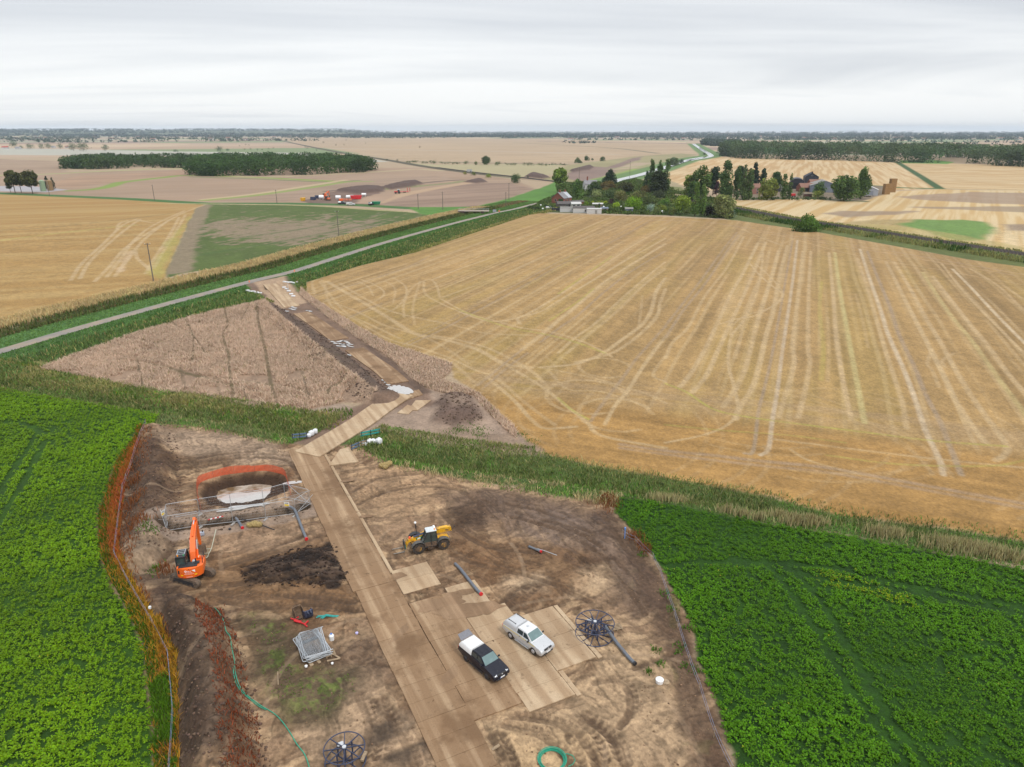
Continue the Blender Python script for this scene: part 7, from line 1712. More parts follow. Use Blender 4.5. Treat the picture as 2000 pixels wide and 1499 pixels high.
# ------------------------------------------------------------------ pipes
def pipe(name, px, r, label, cap0=None, cap1=None, z=None, cat='pipe', mt=None, open_end=False):
 pts = smooth_line(GL(px), 6); o = pts[0]
 zs = (r + .02) * np.ones(len(pts)) if z is None else np.interp(np.linspace(0, 1, len(pts)), np.linspace(0, 1, len(z)), z)
 root = empty(name, (o[0], o[1], 0), 0, label, cat)
 P = [(p[0] - o[0], p[1] - o[1], zz) for p, zz in zip(pts, zs)]
 MB().tube(P, r, 12).build('tube', mt or PIPE, root, smooth=True)
 for e, k in ((0, cap0), (-1, cap1)):
  if k:
   a = Vector(P[e]); d = (Vector(P[1]) - a if e == 0 else Vector(P[-2]) - a).normalized()
   MB().cyl(a + d * .12, a - d * .05, r * 1.18, n=14).build('end_cap', REDP if k == 'red' else BLACKP, root, smooth=True)
 return root
pipe('plastic_pipe', [(889, 1103), (900, 1116), (915, 1136), (930, 1155), (940, 1165)], .16, 'long grey pipe with red end cap lying across the pale mats', None, 'red', z=[.1, .22, .26, .28, .25])
pipe('plastic_pipe', [(564, 993), (576, 1003), (584, 1020), (592, 1040), (599, 1056)], .16, 'grey pipe bending out of the trench to a red cap by the trackway', None, 'red', z=[.3, .5, .3, .2, .18])
pipe('plastic_pipe', [(461, 1013), (467, 1023), (474, 1034)], .15, 'short grey pipe with red cap sticking out of the trench', None, 'red', z=[.05, .18, .17])
pipe('steel_bar', [(472, 1020), (500, 1026), (536, 1036)], .05, 'thin black bar propped across the straw bale', z=[.4, .32, .06], mt=BLACKP, cat='bar')
pipe('plastic_pipe', [(1033, 1070), (1045, 1075), (1057, 1080)], .13, 'short grey pipe with red cap on the wet soil', None, 'red')
pipe('steel_bar', [(1036, 1070), (1060, 1076), (1088, 1086)], .035, 'thin grey rod lying beside the short pipe on the wet soil', mt=STEEL, cat='bar')
pipe('plastic_pipe', [(1180, 1232), (1205, 1262), (1228, 1288), (1240, 1300)], .16, 'dark grey pipe running off the big cable drum, open ended', None, 'black', z=[.55, .28, .18, .18])
# hoses
HB = GL([(420, 1192), (428, 1200), (437, 1218), (441, 1235), (445, 1254), (452, 1263), (456, 1285), (461, 1312), (462, 1330), (468, 1347), (482, 1362), (505, 1377), (530, 1392), (548, 1408), (565, 1430), (580, 1455), (595, 1475), (604, 1500), (612, 1540)])
def hose(pts, r, label, mt, name='hose', cat='hose', lift=.04):
 o = pts[0]; pts = smooth_line(pts, 5); z = ground_z(pts[:, 0], pts[:, 1])
 k = np.ones(5) / 5; zz = np.convolve(np.pad(z, 2, 'edge'), k, 'valid')
 ob = MB().tube([(p[0] - o[0], p[1] - o[1], q + r + lift) for p, q in zip(pts, zz)], r, 6).build(name, mt, loc=(o[0], o[1], 0), smooth=True)
 return tag(ob, label, cat)
hose(HB, .038, 'long green hose winding down through the rust brown weeds', GREENH)
hose(GL([(459, 1330), (462, 1345), (474, 1360), (498, 1377), (520, 1388)]), .034, 'short second strand of green hose beside the long hose', GREENH)
x, y = G(1079, 1487)
mb = MB(); rg = np.random.default_rng(3)
for k in range(7):
 R1 = .92 + rg.uniform(-.10, .14); c = (rg.uniform(-.06, .06), rg.uniform(-.06, .06), .05 + .035 * k)
 mb.torus(c, R1, .028, 40, 6)
mb.tube([(.7, .5, .05), (1.1, .62, .04), (1.5, .45, .04), (1.65, .05, .04), (1.45, -.3, .04), (1.1, -.5, .04)], .03, 6)
tag(mb.build('hose_coil', GREENH, loc=(x, y, 0), smooth=True), 'coil of bright green hose on the bare soil at the bottom edge', 'hose')
# ------------------------------------------------------------------ cable drums
def drum(px, pyb, R_, H, label, nsp, hubr, ups, box):
 x, y = G(px, pyb); root = empty('cable_drum', (x, y, 0), .2, label, 'cable drum')
 for z in (.06, H):
  o = MB().torus((0, 0, z), R_, .045, 56, 6).build('rim', DKSTEEL, root, smooth=True)
  for k in range(nsp):
   a = 2 * PI * k / nsp
   MB().bar((hubr * .3 * math.cos(a), hubr * .3 * math.sin(a), z), (R_ * math.cos(a), R_ * math.sin(a), z), .06, .07).build('spoke', DKSTEEL, o)
 for k in range(ups):
  a = 2 * PI * (k + .5) / ups; MB().bar((R_ * .5 * math.cos(a), R_ * .5 * math.sin(a), .05), (R_ * .5 * math.cos(a), R_ * .5 * math.sin(a), H), .11).build('upright', DKSTEEL, root)
 mb = MB(); mb.cyl((0, 0, 0), (0, 0, H + .08), .10, n=12); mb.build('hub', DKSTEEL, root)
 MB().cyl((0, 0, H + .05), (0, 0, H + .14), .15, n=12).build('hub_cap', CHROME, root)
 if box:
  mb = MB()
  for p in np.linspace(0, 2 * PI, 9)[:-1]:
   q = p + PI / 4; mb.bar((R_ * .48 * math.cos(p), R_ * .48 * math.sin(p), H * .72), (R_ * .48 * math.cos(q), R_ * .48 * math.sin(q), H * .72), .10)
  mb.build('coil_frame', DKSTEEL, root)
 MB().box((-.3, .55, H - .15), (.5, .3, .06), rot=(.2, .1, .4)).build('drum_plate', CHROME, root)
 return root
drum(1161, 1239, 1.72, 1.30, 'large dark blue cable drum lying flat near the right-hand fence', 12, .3, 6, True)
drum(675, 1487, 1.45, 1.25, 'empty dark blue cable drum at the bottom left of the site', 8, .3, 4, False)
# ------------------------------------------------------------------ stack of spare fence panels
sx, sy = G(612, 1268)
ax = np.array(G(577, 1240)); bx_ = np.array(G(608, 1292)); da = math.atan2(*(bx_ - ax)[::-1])
words = ['bottom panel of the flat stack of spare fencing', 'second panel up in the flat stack of spare fencing', 'third panel up in the flat stack of spare fencing', 'fourth panel up in the flat stack of spare fencing', 'fifth panel up in the flat stack of spare fencing', 'sixth panel up in the flat stack of spare fencing', 'seventh panel up in the flat stack of spare fencing', 'topmost panel of the flat stack of spare fencing']
for i in range(8):
 r = empty('mesh_fence', (0, 0, 0), 0, 'galvanised ' + words[i], 'fence panel', 'spare fence panels in the stack')
 ang = da + rng.uniform(-.22, .22) * (i > 1); M = Matrix.Translation((sx + rng.uniform(-.15, .15), sy + rng.uniform(-.15, .15),   .22 + i * .075)) @ Matrix.Rotation(ang, 4, 'Z') @ Matrix.Rotation(PI / 2, 4, 'X') @ Matrix.Translation((-1.7, -0, 0)) @ Matrix.Translation((0, 0, -1.05))
 r.matrix_world = M; fence_panel(r, 3.4, 2.1, .034)
for i, (dx, l) in enumerate(((-1.2, 'timber bearer under the upper end of the fence stack'), (1.2, 'timber bearer under the lower end of the fence stack'))):
 o = MB().box((0, 0, .1), (.22, 2.1, .2), bevel=.02).build('timber_bearer', mat('dark_bearer', (.07, .09, .11), .8, var=.3) if i == 0 else bpy.data.materials['dark_bearer'], loc=(sx + math.cos(da) * dx, sy + math.sin(da) * dx, 0), rz=da); tag(o, l, 'timber')
def timber(px, py, L, rz, label, w=.14, h=.09, n=1, name='timber_plank'):
 x, y = G(px, py); mb = MB()
 if n == 1: mb.box((0, 0, h / 2 + .02), (L, w, h), bevel=.01)
 else:
  for k in range(n): mb.box((0, (k - (n - 1) / 2) * w * 2, h / 2 + .09), (L, w, .03))
  for xx in (-L * .42, 0, L * .42): mb.box((xx, 0, .05), (.09, w * 2 * n, .09))
 return tag(mb.build(name, WOOD, loc=(x, y, 0), rz=rz), label, 'pallet' if n > 1 else 'timber')
timber(645, 1279, .9, .5, 'broken pallet with gaps lying right of the fence stack', .09, .1, 4, 'pallet')
timber(657, 1283, .9, -.6, 'long piece of broken timber right of the broken pallet')
timber(652, 1290, 1.1, .3, 'plank lying below the broken pallet')
timber(606, 1296, .9, -.9, 'block with two holes at the lower left of the fence stack', .3)
timber(621, 1292, .7, -.8, 'small timber block below the fence stack', .25)
timber(543, 1326, 1.6, -1.25, 'single pale stick lying on the weedy patch', .07, .06)
timber(1202, 1227, 1.2, .3, 'pale broken pallet leaning by the large cable drum', .09, .1, 5, 'pallet')
timber(1190, 1212, 1.0, .9, 'loose timber between the pallet and the cable drum', .06, .05)
timber(711, 1480, .8, 1.4, 'grey block with holes right of the empty cable drum', .25, .18)
timber(968, 1462, .7, .7, 'dark timber offcut right of the lower trackway', .2, .12)
timber(372, 1069, 1.6, 1.1, 'pale plank standing in the soil left of the excavator', .1, .08)
# bottles, tubs and sacks
def tub(px, py, r, h, mt, label, name, cat, lid=None):
 x, y = G(px, py); root = empty(name, (x, y, 0), 0, label, cat)
 mb = MB(); mb.cyl((0, 0, 0), (0, 0, h * .75), r * .92, r, n=16); mb.cyl((0, 0, h * .75), (0, 0, h), r, r * .55, n=16); mb.build('shell', mt, root, smooth=True)
 MB().cyl((0, 0, h), (0, 0, h * 1.1), r * .4, n=12).build('lid', lid or mt, root)
BLUEL = mat('blue_lid', (.05, .16, .5), .4)
tub(648, 1250, .24, .62, WHITEP, 'white plastic drum with blue cap beside the fence stack', 'plastic_drum', 'drum', BLUEL)
tub(598, 1303, .13, .18, WHITEP, 'small white tub below the fence stack, on the left', 'plastic_tub', 'tub')
tub(649, 1297, .11, .14, WHITEP, 'small white tub below the broken planks', 'plastic_tub', 'tub')
tub(697, 1238, .14, .16, mat('lilac_plastic', (.45, .42, .70), .4), 'pale blue tub dropped left of the trackway', 'plastic_tub', 'tub')
tub(1288, 1333, .34, .42, WHITEP, 'white plastic bag on the light soil by the right-hand fence', 'plastic_bag', 'bag')
x, y = G(1300, 1333); tag(MB().cyl((0, 0, .02), (0, 0, .07), .32, n=18).build('round_board', WOOD, loc=(x, y, 0)), 'round wooden disc beside the white plastic bag', 'disc')
# buckets for the excavator, scrap netting, tool
def bucket(px, py, w, mt, label, rz, s=1.0):
 x, y = G(px, py); root = empty('digging_bucket', (x, y, .02), rz, label, 'digger bucket')
 out_ = [(.05, .95), (0, .45), (.12, .12), (.45, 0), (.95, .05), (1.0, .12), (.5, .12), (.22, .22), (.12, .5), (.17, .95)]
 out_ = [(a * s, b * s) for a, b in out_]
 mb = MB(); mb.prism(out_, 'y', -w / 2, w / 2)
 side = [(.05, .95), (0, .45), (.12, .12), (.45, 0), (1.0, .05), (.62, .8)]
 for yy in (-w / 2 - .02, w / 2 - .02): mb.prism([(a * s, b * s) for a, b in side], 'y', yy, yy + .04)
 mb.build('shell', mt, root)
 mb = MB()
 for k in range(4): yy = -w * .4 + w * .8 * k / 3; mb.bar((.95 * s, yy, .08), (1.15 * s, yy, .05), .06)
 mb.build('teeth', mt, root)
 mb = MB()
 for yy in (-.14, .14): mb.prism([(-.02, .5 * s), (-.22, .85 * s), (.02, 1.1 * s), (.1, .9 * s)], 'y', yy - .03, yy + .03)
 mb.build('lug', mt, root)
RUSTY = mat('rusty_mud_steel', alb(138, 112, 88), .85, var=.3, scale=5, dirt=(.06, .04, .03), dirt_amt=.3)
bucket(580, 1200, .8, RUSTY, 'mud coloured digging bucket lying open side up', -.9, 1.0)
bucket(605, 1210, .75, DKSTEEL, 'dark blue digging bucket tipped over next to the teal netting', 2.2, .95)
x, y = G(628, 1207)
mb = MB()
for k in range(7): mb.tube([(-.5 + .1 * k, rng.uniform(-.25, .25), .06), (.2 + .05 * k, rng.uniform(-.2, .2), .10 + .02 * k), (1.0 + .1 * k, rng.uniform(-.12, .12), .05)], .05, 5)
tag(mb.build('netting_heap', TEAL, loc=(x, y, 0), rz=.1), 'crumpled teal netting trailing right from the blue bucket', 'netting')
x, y = G(583, 1217)
mb = MB(); mb.bar((-1.0, .2, .10), (.9, -.1, .12), .09); mb.bar((-.55, .14, .1), (-.35, .55, .2), .09); mb.bar((.75, -.1, .12), (.85, .35, .2), .10); mb.bar((.72, -.1, .1), (1.15, -.25, .08), .09); mb.box((-.1, .03, .14), (.7, .28, .10), bevel=.02)
tag(mb.build('lifting_beam', REDP, loc=(x, y, 0), rz=-.35), 'bright red lifting beam lying above the fence stack', 'lifting beam')
# straw, survey pole, trestle
STRAWM = mat('straw', alb(190, 166, 110), .95, var=.35, scale=9, bump=.6)
def straw(px, py, items, label, name='straw_bale'):
 x, y = G(px, py); mb = MB()
 for (dx, dy, z, r) in items: mb.sphere((dx, dy, z), r, 12, (1.1, .9, .8))
 for v in mb.bm.verts: v.co *= 1 + rng.uniform(-.08, .08)
 return tag(mb.build(name, STRAWM, loc=(x, y, 0)), label, 'straw')
straw(752, 914, [(-.4, 0, .35, .45), (.15, .1, .42, .5), (.55, .35, .5, .42), (.1, -.35, .3, .38)], 'lumpy heap of straw just below the ditch bank', 'straw_heap')
straw(497, 1030, [(-.45, 0, .3, .42), (.05, .1, .35, .48), (.5, .05, .32, .42)], 'broken straw bale under the black bar by the trench')
x, y = G(407, 1021); x2, y2 = G(437, 1014)
root = empty('survey_pole', (x, y, .35), math.atan2(y2 - y, x2 - x), 'red and white banded pole lying over the trench', 'survey pole'); L = math.hypot(x2 - x, y2 - y)
for k in range(7): MB().cyl((L * k / 7, 0, 0), (L * (k + 1) / 7, 0, .03), .07, n=8).build('band', REDP if k % 2 == 0 else WHITEP, root)
x, y = G(404, 1090)
mb = MB(); mb.tube([(0, 0, 0), (-.1, 1.6, .2), (-.25, 3.6, 1.3)], .045, 6); mb.bar((0, 0, .02), (-.9, -.15, .02), .06); mb.bar((.1, .2, 0), (.1, .3, 1.0), .05); mb.bar((-.5, .7, .1), (-.05, .8, .1), .05); mb.bar((-.55, 1.4, .2), (-.1, 1.45, .2), .05)
tag(mb.build('access_ladder', mat('pale_tube', (.45, .46, .36), .5, .2), loc=(x, y, 0)), 'pale ladder-like frame leaning right of the excavator', 'ladder')
x, y = G(395, 1047); root = empty('water_pump', (x, y, 0), .3, 'small grey pump on the soil between the excavator and the fence', 'pump')
MB().box((0, 0, .3), (.5, .35, .4), bevel=.05).build('casing', mat('pump_grey', (.35, .38, .45), .5), root); MB().cyl((.1, 0, .5), (.1, 0, .75), .06, n=8).build('outlet', BLACKP, root)
x, y = G(449, 1035); tag(MB().sphere((0, 0, .12), .16, 10, (1, 1, .8)).build('black_float', BLACKP, loc=(x, y, 0)), 'small black ball lying left of the short capped pipe', 'ball')
# sacks and barriers where the trackway crosses the ditch
SACK = mat('white_sack_fabric', (.66, .67, .69), .8, var=.1, scale=4, bump=.5)
def sack(px, py, label, group, s=.9):
 x, y = G(px, py); mb = MB(); mb.box((0, 0, .45), (.95, .95, .9), bevel=.22)
 for v in mb.bm.verts: v.co.x *= 1 + .12 * math.sin(v.co.z * 3); v.co.z += rng.uniform(-.04, .04)
 mb.sphere((.05, .02, .88), .32, 10, (1, 1, .55))
 o = mb.build('bulk_sack', SACK, loc=(x + rng.uniform(-.2, .2), y + rng.uniform(-.35, .35), 0), rz=rng.uniform(0, 1.5), smooth=True); o.scale = (s, s * rng.uniform(.8, 1.1), s * rng.uniform(.7, 1.2))
 return tag(o, label, 'sack', group)
for px, py, l in [(739, 866, 'rightmost white bulk sack on the ditch crossing'), (731, 868, 'second white bulk sack from the right on the ditch crossing'), (722, 870, 'third white bulk sack from the right on the ditch crossing'), (714, 872, 'leftmost white bulk sack of the four right of the trackway')]: sack(px, py, l, 'white sacks right of the trackway', .82)
for px, py, l in [(617, 845, 'upper white sack among the grass left of the trackway'), (609, 849, 'middle white sack among the grass left of the trackway'), (602, 852, 'lower white sack next to the blue barrier')]: sack(px, py, l, 'white sacks left of the trackway', .7)
def barrier(px, py, rz, L, mt, label):
 x, y = G(px, py); root = empty('barrier', (x, y, 0), rz, label, 'barrier')
 for k in range(2): MB().box((0, 0, .35 + .45 * k), (L, .06, .25), bevel=.02).build('rail', mt, root)
 for xx in (-L * .45, 0, L * .45): MB().box((xx, 0, .5), (.09, .09, 1.0)).build('post', BLACKP, root)
BLUEB = mat('blue_grey_board', (.10, .16, .24), .6, var=.2)
barrier(586, 858, .25, 2.2, BLUEB, 'blue board barrier left of the ditch crossing'); barrier(700, 876, .9, 2.6, BLUEB, 'dark blue board barrier below the white sacks'); barrier(706, 874, .6, 1.8, WOOD, 'short wooden barrier between trackway and white sacks')
barrier(724, 852, .5, 3.0, TEAL, 'teal netting barrier behind the white sacks')
# white sacks lining the mouth of the haul road
for i, (px, py) in enumerate([(556, 552), (562, 553), (568, 553), (574, 554), (581, 553), (555, 563), (560, 566), (564, 570), (569, 576), (573, 580), (484, 569), (490, 571), (496, 571), (502, 573), (508, 574)]):
 x, y = G(px, py); mb = MB(); mb.box((0, 0, .2), (1.1, .55, .4), bevel=.14); o = mb.build('sandbag', SACK, loc=(x, y, 0), rz=rng.uniform(-.5, .5), smooth=True)
 tag(o, 'white sandbag in the %s row at the mouth of the haul road' % ('upper right' if i < 5 else 'right inner' if i < 10 else 'left'), 'sandbag', 'sandbags at the mouth of the haul road')
x, y = G(563, 566)
root = empty('road_gate', (x, y, 0), 1.9, 'pale field gate folded back at the mouth of the haul road', 'gate')
for z in (.3, .55, .8, 1.05, 1.25): MB().bar((-1.8, 0, z), (1.8, 0, z), .05).build('rail', STEEL, root)
for xx in (-1.8, 0, 1.8): MB().bar((xx, 0, 0), (xx, 0, 1.3), .08).build('post', STEEL, root)
for px, py, l in [(487, 552, 'small orange road cone left of the haul road mouth'), (575, 531, 'small orange road cone right of the haul road mouth')]:
 x, y = G(px, py); root = empty('traffic_cone', (x, y, 0), 0, l, 'cone')
 MB().cyl((0, 0, .03), (0, 0, .75), .2, .04, n=12).build('cone_body', ORANGE, root); MB().box((0, 0, .02), (.45, .45, .04)).build('base', BLACKP, root)
# ------------------------------------------------------------------ rope fences
def rope_fence(px, label, ropemat, h=1.0, sp=8, ztop=None):
 pts = GL(px); d = np.concatenate([[0], np.cumsum(np.linalg.norm(np.diff(pts, axis=0), axis=1))]); o = pts[0]
 root = empty('rope_fence', (o[0], o[1], 0), 0, label, 'rope fence'); n = max(2, round(d[-1] / sp) + 1); L = []
 ss = sorted(set(list(np.linspace(0, d[-1], n))) | set(d))
 ss = [s for i, s in enumerate(ss) if i == 0 or s - ss[i - 1] > 1.5]
 for s in ss:
  x, y = np.interp(s, d, pts[:, 0]), np.interp(s, d, pts[:, 1]); z = float(ground_z(x, y)[0])
  MB().cyl((x - o[0], y - o[1], z - .1), (x - o[0], y - o[1], z + h + .08), .03, n=6).build('stake', WOOD, root)
  L.append(Vector((x - o[0], y - o[1], z + h)))
 for k, zo in enumerate((0, -.4)):
  P = []
  for a, b in zip(L[:-1], L[1:]):
   for t in (0, .25, .5, .75): p = a.lerp(b, t); p.z += zo - .10 * (1 - (2 * t - 1) ** 2); P.append(p)
  P.append(L[-1] + Vector((0, 0, zo))); MB().tube(P, .010, 4).build('rope', ropemat, root)
ROPE = mat('blue_white_rope', (.22, .27, .42), .7, var=.3, scale=2)
dz = 14
rope_fence([(289, 848), (276, 866), (256, 918), (241, 960), (232, 1025), (225, 1092), (244, 1130), (264, 1166), (297, 1222), (330, 1288), (345, 1306), (340, 1400), (333, 1515), (330, 1600)], 'blue and white rope fence along the left beet field', ROPE)
rope_fence([(1215, 1052), (1240, 1064), (1275, 1098), (1288, 1124), (1316, 1206), (1345, 1298), (1365, 1350), (1394, 1440), (1430, 1520)], 'blue rope fence along the right beet field', ROPE)
x, y = G(1220, 1052); MBo = MB(); MBo.cyl((0, 0, 0), (0, 0, 1.3), .05, n=8); MBo.box((0, 0, 1.25), (.18, .18, .3), bevel=.03)
tag(MBo.build('marker_post', mat('blue_marker', (.10, .25, .60), .5), loc=(x, y, 0)), 'post with blue top at the corner of the right beet field', 'post')
x, y = G(297, 1208); tag(MB().box((0, 0, 1.15), (.22, .22, .26), bevel=.04).build('fence_energiser', WHITEP, loc=(x, y, float(ground_z(x, y)[0]))), 'white box hung on the left rope fence', 'box')
# ------------------------------------------------------------------ utility poles
POLEM = mat('pole_timber', (.14, .12, .10), .85, var=.25, scale=2)
def upole(px, pyb, pyt, label, h=9.0, arm=True):
 x, y = G(px, pyb); t = -(pyt - 749.5) / FPX; h = CAM_H + y * (-SP + t * CP) / (CP + t * SP)
 root = empty('utility_pole', (x, y, 0), rng.uniform(-.3, .3), label, 'utility pole', 'utility poles across the fields')
 MB().cyl((0, 0, -.3), (0, 0, h), .19, .13, n=8).build('pole', POLEM, root)
 if arm:
  MB().box((0, 0, h - .35), (1.7, .12, .14)).build('crossarm', POLEM, root)
  for xx in (-.75, 0, .75): MB().cyl((xx, 0, h - .28), (xx, 0, h - .05), .06, n=6).build('insulator', WHITEP, root)
for a in [(300, 550, 475, 'tallest nearest utility pole, at the corner of the left stubble field'), (97, 383, 362, 'utility pole standing in front of the silos'), (302, 392, 361, 'utility pole on the green strip beyond the left stubble field'), (541, 397, 371, 'thin utility pole above the patchy green crop'), (662, 465, 412, 'utility pole inside the patchy green crop'),
  (817, 409, 380, 'utility pole at the left end of the swirled ploughed field'), (865, 410, 375, 'utility pole left of the concrete bridge'), (988, 405, 376, 'utility pole right of the bridge beside the road'), (994, 391, 358, 'utility pole with transformer box in front of the cottage'), (1131, 353, 327, 'utility pole behind the light green tree'), (1230, 341, 315, 'utility pole on the canal bank left of the poplars')]: upole(*a)
# ------------------------------------------------------------------ buildings
BRICK = mat('red_brick', alb(168, 104, 84), .9, var=.2, scale=8); SLATE = mat('grey_slate', alb(158, 156, 160), .6, var=.12, scale=4); TILE = mat('red_clay_tile', alb(164, 122, 104), .85, var=.2, scale=3)
RENDER = mat('white_render', alb(235, 234, 232), .8, var=.05); BLACKB = mat('black_boarding', alb(52, 54, 66), .7, var=.15); BLUEG = mat('blue_grey_sheeting', alb(130, 140, 156), .6, var=.12, scale=1); FIBRE = mat('fibre_cement', alb(168, 166, 160), .85, var=.12, scale=1)
DARKROOF = mat('dark_felt_roof', alb(112, 106, 104), .85, var=.15); WIN = mat('dark_window', (.03, .035, .04), .15); PALEW = mat('pale_frame', alb(225, 222, 214), .6); IVY = mat('ivy', alb(66, 92, 44), .9, var=.4, scale=3)
def house(name, px, py, rz, L, D, eh, rh, wall, roof, label, cat='house', group=None, chim=(), wins=(), over=.25, arch_=False, door=None, extra=None):
 """ridge along local x; (px,py) is the middle of the footprint"""
 x, y = G(px, py); r = empty(name, (x, y, 0), rz, label, cat, group)
 if arch_:
  pr = [(-D / 2, 0)] + [(-D / 2 * math.cos(a), eh + rh * math.sin(a)) for a in np.linspace(0, PI, 11)] + [(D / 2, 0)]
  MB().prism(pr, 'x', -L / 2, L / 2).build('wall', wall, r)
  mb = MB(); ps = [((-D / 2 - .1) * math.cos(a), eh + (rh + .12) * math.sin(a)) for a in np.linspace(0, PI, 11)]
  for (ya, za), (yb, zb) in zip(ps[:-1], ps[1:]): mb.loft([[(-L / 2 - .2, ya, za), (L / 2 + .2, ya, za), (L / 2 + .2, ya, za + .1), (-L / 2 - .2, ya, za + .1)], [(-L / 2 - .2, yb, zb), (L / 2 + .2, yb, zb), (L / 2 + .2, yb, zb + .1), (-L / 2 - .2, yb, zb + .1)]])
  rf = mb.build('roof', roof, r)
 else:
  MB().prism([(-D / 2, 0), (-D / 2, eh), (0, eh + rh), (D / 2, eh), (D / 2, 0)], 'x', -L / 2, L / 2).build('wall', wall, r)
  mb = MB()
  for s in (-1, 1):
   k = over / (D / 2); e = (s * (D / 2 + over), eh - rh * k)
   P = [(-L / 2 - over, 0, eh + rh + .03), (L / 2 + over, 0, eh + rh + .03), (L / 2 + over, e[0], e[1] + .03), (-L / 2 - over, e[0], e[1] + .03)]
   mb.loft([[(a, b, c) for a, b, c in P], [(a, b, c + .14) for a, b, c in P]])
  rf = mb.build('roof', roof, r)
 for (cx_, ch) in chim:
  c_ = MB().box((cx_, 0, eh + rh + ch / 2 - .3), (1.0, .8, ch + .6), bevel=.03).build('chimney', BRICK, rf)
  mb = MB(); [mb.cyl((cx_ + q, 0, eh + rh + ch), (cx_ + q, 0, eh + rh + ch + .35), .13, n=8) for q in (-.25, .25)]; mb.build('chimney_pot', TILE, c_)
 for (side, u_, z, w, h) in wins:
  if side in 'fb':
   yy = (-D / 2 - .03) if side == 'f' else D / 2 + .03
   f = MB().box((u_, yy, z), (w + .2, .06, h + .2)).build('window', PALEW, r); MB().box((u_, yy - .035 * (1 if side == 'f' else -1), z), (w, .03, h)).build('pane', WIN, f)
  else:
   xx = (-L / 2 - .03) if side == 'l' else L / 2 + .03
   f = MB().box((xx, u_, z), (.06, w + .2, h + .2)).build('window', PALEW, r); MB().box((xx - .035 * (1 if side == 'l' else -1), u_, z), (.03, w, h)).build('pane', WIN, f)
 if door:
  side, u_, w, h, dm = door
  p = {'f': ((u_, -D / 2 - .04, h / 2), (w, .08, h)), 'b': ((u_, D / 2 + .04, h / 2), (w, .08, h)), 'l': ((-L / 2 - .04, u_, h / 2), (.08, w, h)), 'r': ((L / 2 + .04, u_, h / 2), (.08, w, h))}[side]
  MB().box(*p).build('door', dm, r)
 return r, rf
r, rf = house('cottage', 1097, 399, .95, 9.5, 8.6, 3.9, 3.3, BRICK, SLATE, 'red brick cottage with slate roof, chimney stack and ivy on its gable', chim=((-2.6, 1.4), (3.6, 1.0)), wins=(('l', -1.2, 2.6, 1.0, 1.3), ('l', 1.4, 2.6, 1.0, 1.3), ('f', -2.2, 2.6, 1.0, 1.2), ('f', 1.0, 2.6, 1.0, 1.2), ('f', 3.2, 1.4, 1.0, 1.2)), door=('f', -.5, 1.0, 2.0, PALEW))
mb = MB(); mb.loft([[(.6, -4.55, 3.95), (4.7, -4.55, 3.95), (4.7, -.5, 6.95), (.6, -.5, 6.95)], [(.6, -4.55, 4.10), (4.7, -4.55, 4.10), (4.7, -.5, 7.10), (.6, -.5, 7.10)]]); mb.build('solar_panel', mat('pale_panel', alb(218, 222, 228), .3, var=.05), rf)
mb = MB(); mb.box((-4.82, -2.2, 1.8), (.25, 3.2, 3.6), bevel=.1); mb.build('ivy', IVY, r)
house('garden_shed', 1102, 405, .15, 9, 5, 2.1, 1.2, DARKROOF, DARKROOF, 'low dark outbuilding in front of the brick cottage', 'shed', wins=(('f', 1, 1.3, 1.2, .7),))
house('conservatory', 1124, 406, .15, 5.5, 4, 2.3, .9, PALEW, RENDER, 'white conservatory between the cottage and the white garages', 'conservatory', wins=(('f', -1.4, 1.3, 1.6, 1.2), ('f', 1.2, 1.3, 1.6, 1.2)))
house('lean_to', 1127, 401, .5, 8, 4, 2.0, .8, BRICK, DARKROOF, 'brick lean-to with dark roof right of the cottage', 'outbuilding', door=('f', 1.5, 1, 1.9, PALEW))
house('garage', 1112, 414, -.03, 10.5, 4, 2.3, .35, RENDER, FIBRE, 'left one of three white garages at the stubble edge', 'garage', 'white garages by the stubble', over=.1, wins=(('f', 2, 1.4, .8, .6),))
house('garage', 1140, 415.5, -.05, 12.0, 4, 2.5, 1.0, RENDER, DARKROOF, 'middle white garage with dark pitched roof and small dark window', 'garage', 'white garages by the stubble', over=.1, wins=(('f', .8, 1.3, .6, 1.0),))
house('garage', 1160, 417, -.05, 8.0, 4, 2.4, .3, RENDER, RENDER, 'right one of three white garages, with a pale flat roof', 'garage', 'white garages by the stubble', over=.1, door=('f', 1.0, 1.2, 1.9, FIBRE))
house('garden_shed', 1167, 404, 0, 6, 2.4, 1.6, .5, WOOD, RENDER, 'long pale-roofed shed behind the dark garden hedge', 'shed', door=('f', 1, .8, 1.5, BLACKP)); house('garden_shed', 1180, 413, 0, 4.0, 2.5, 1.6, .6, WOOD, BLUEG, 'small grey-blue roofed shed at the stubble edge', 'shed', door=('f', .6, .8, 1.5, BLACKP)); house('garden_shed', 1228, 414, 0, 4.2, 2.8, 1.7, .6, BLUEG, FIBRE, 'grey metal shed below the bright green garden tree', 'shed', door=('f', .8, .8, 1.5, BLACKP))
house('slate_house', 1152, 372, .15, 9.5, 7.5, 4.6, 2.8, RENDER, SLATE, 'white house with grey slate roof and tall brick chimney among the trees', chim=((-2.2, 2.6),), wins=(('l', -1.5, 3, .9, 1.2), ('f', -2, 3, .9, 1.2), ('f', 2, 3, .9, 1.2)))
x, y = G(1086, 412); root = empty('garden_fence', (x, y, 0), 0, 'dark board fence joining the left white garage', 'fence'); MB().box((0, 0, .8), (5, .06, 1.5)).build('boards', BLACKB, root); [MB().box((q, .06, .85), (.12, .1, 1.7)).build('post', WOOD, root) for q in (-2.4, 0, 2.4)]
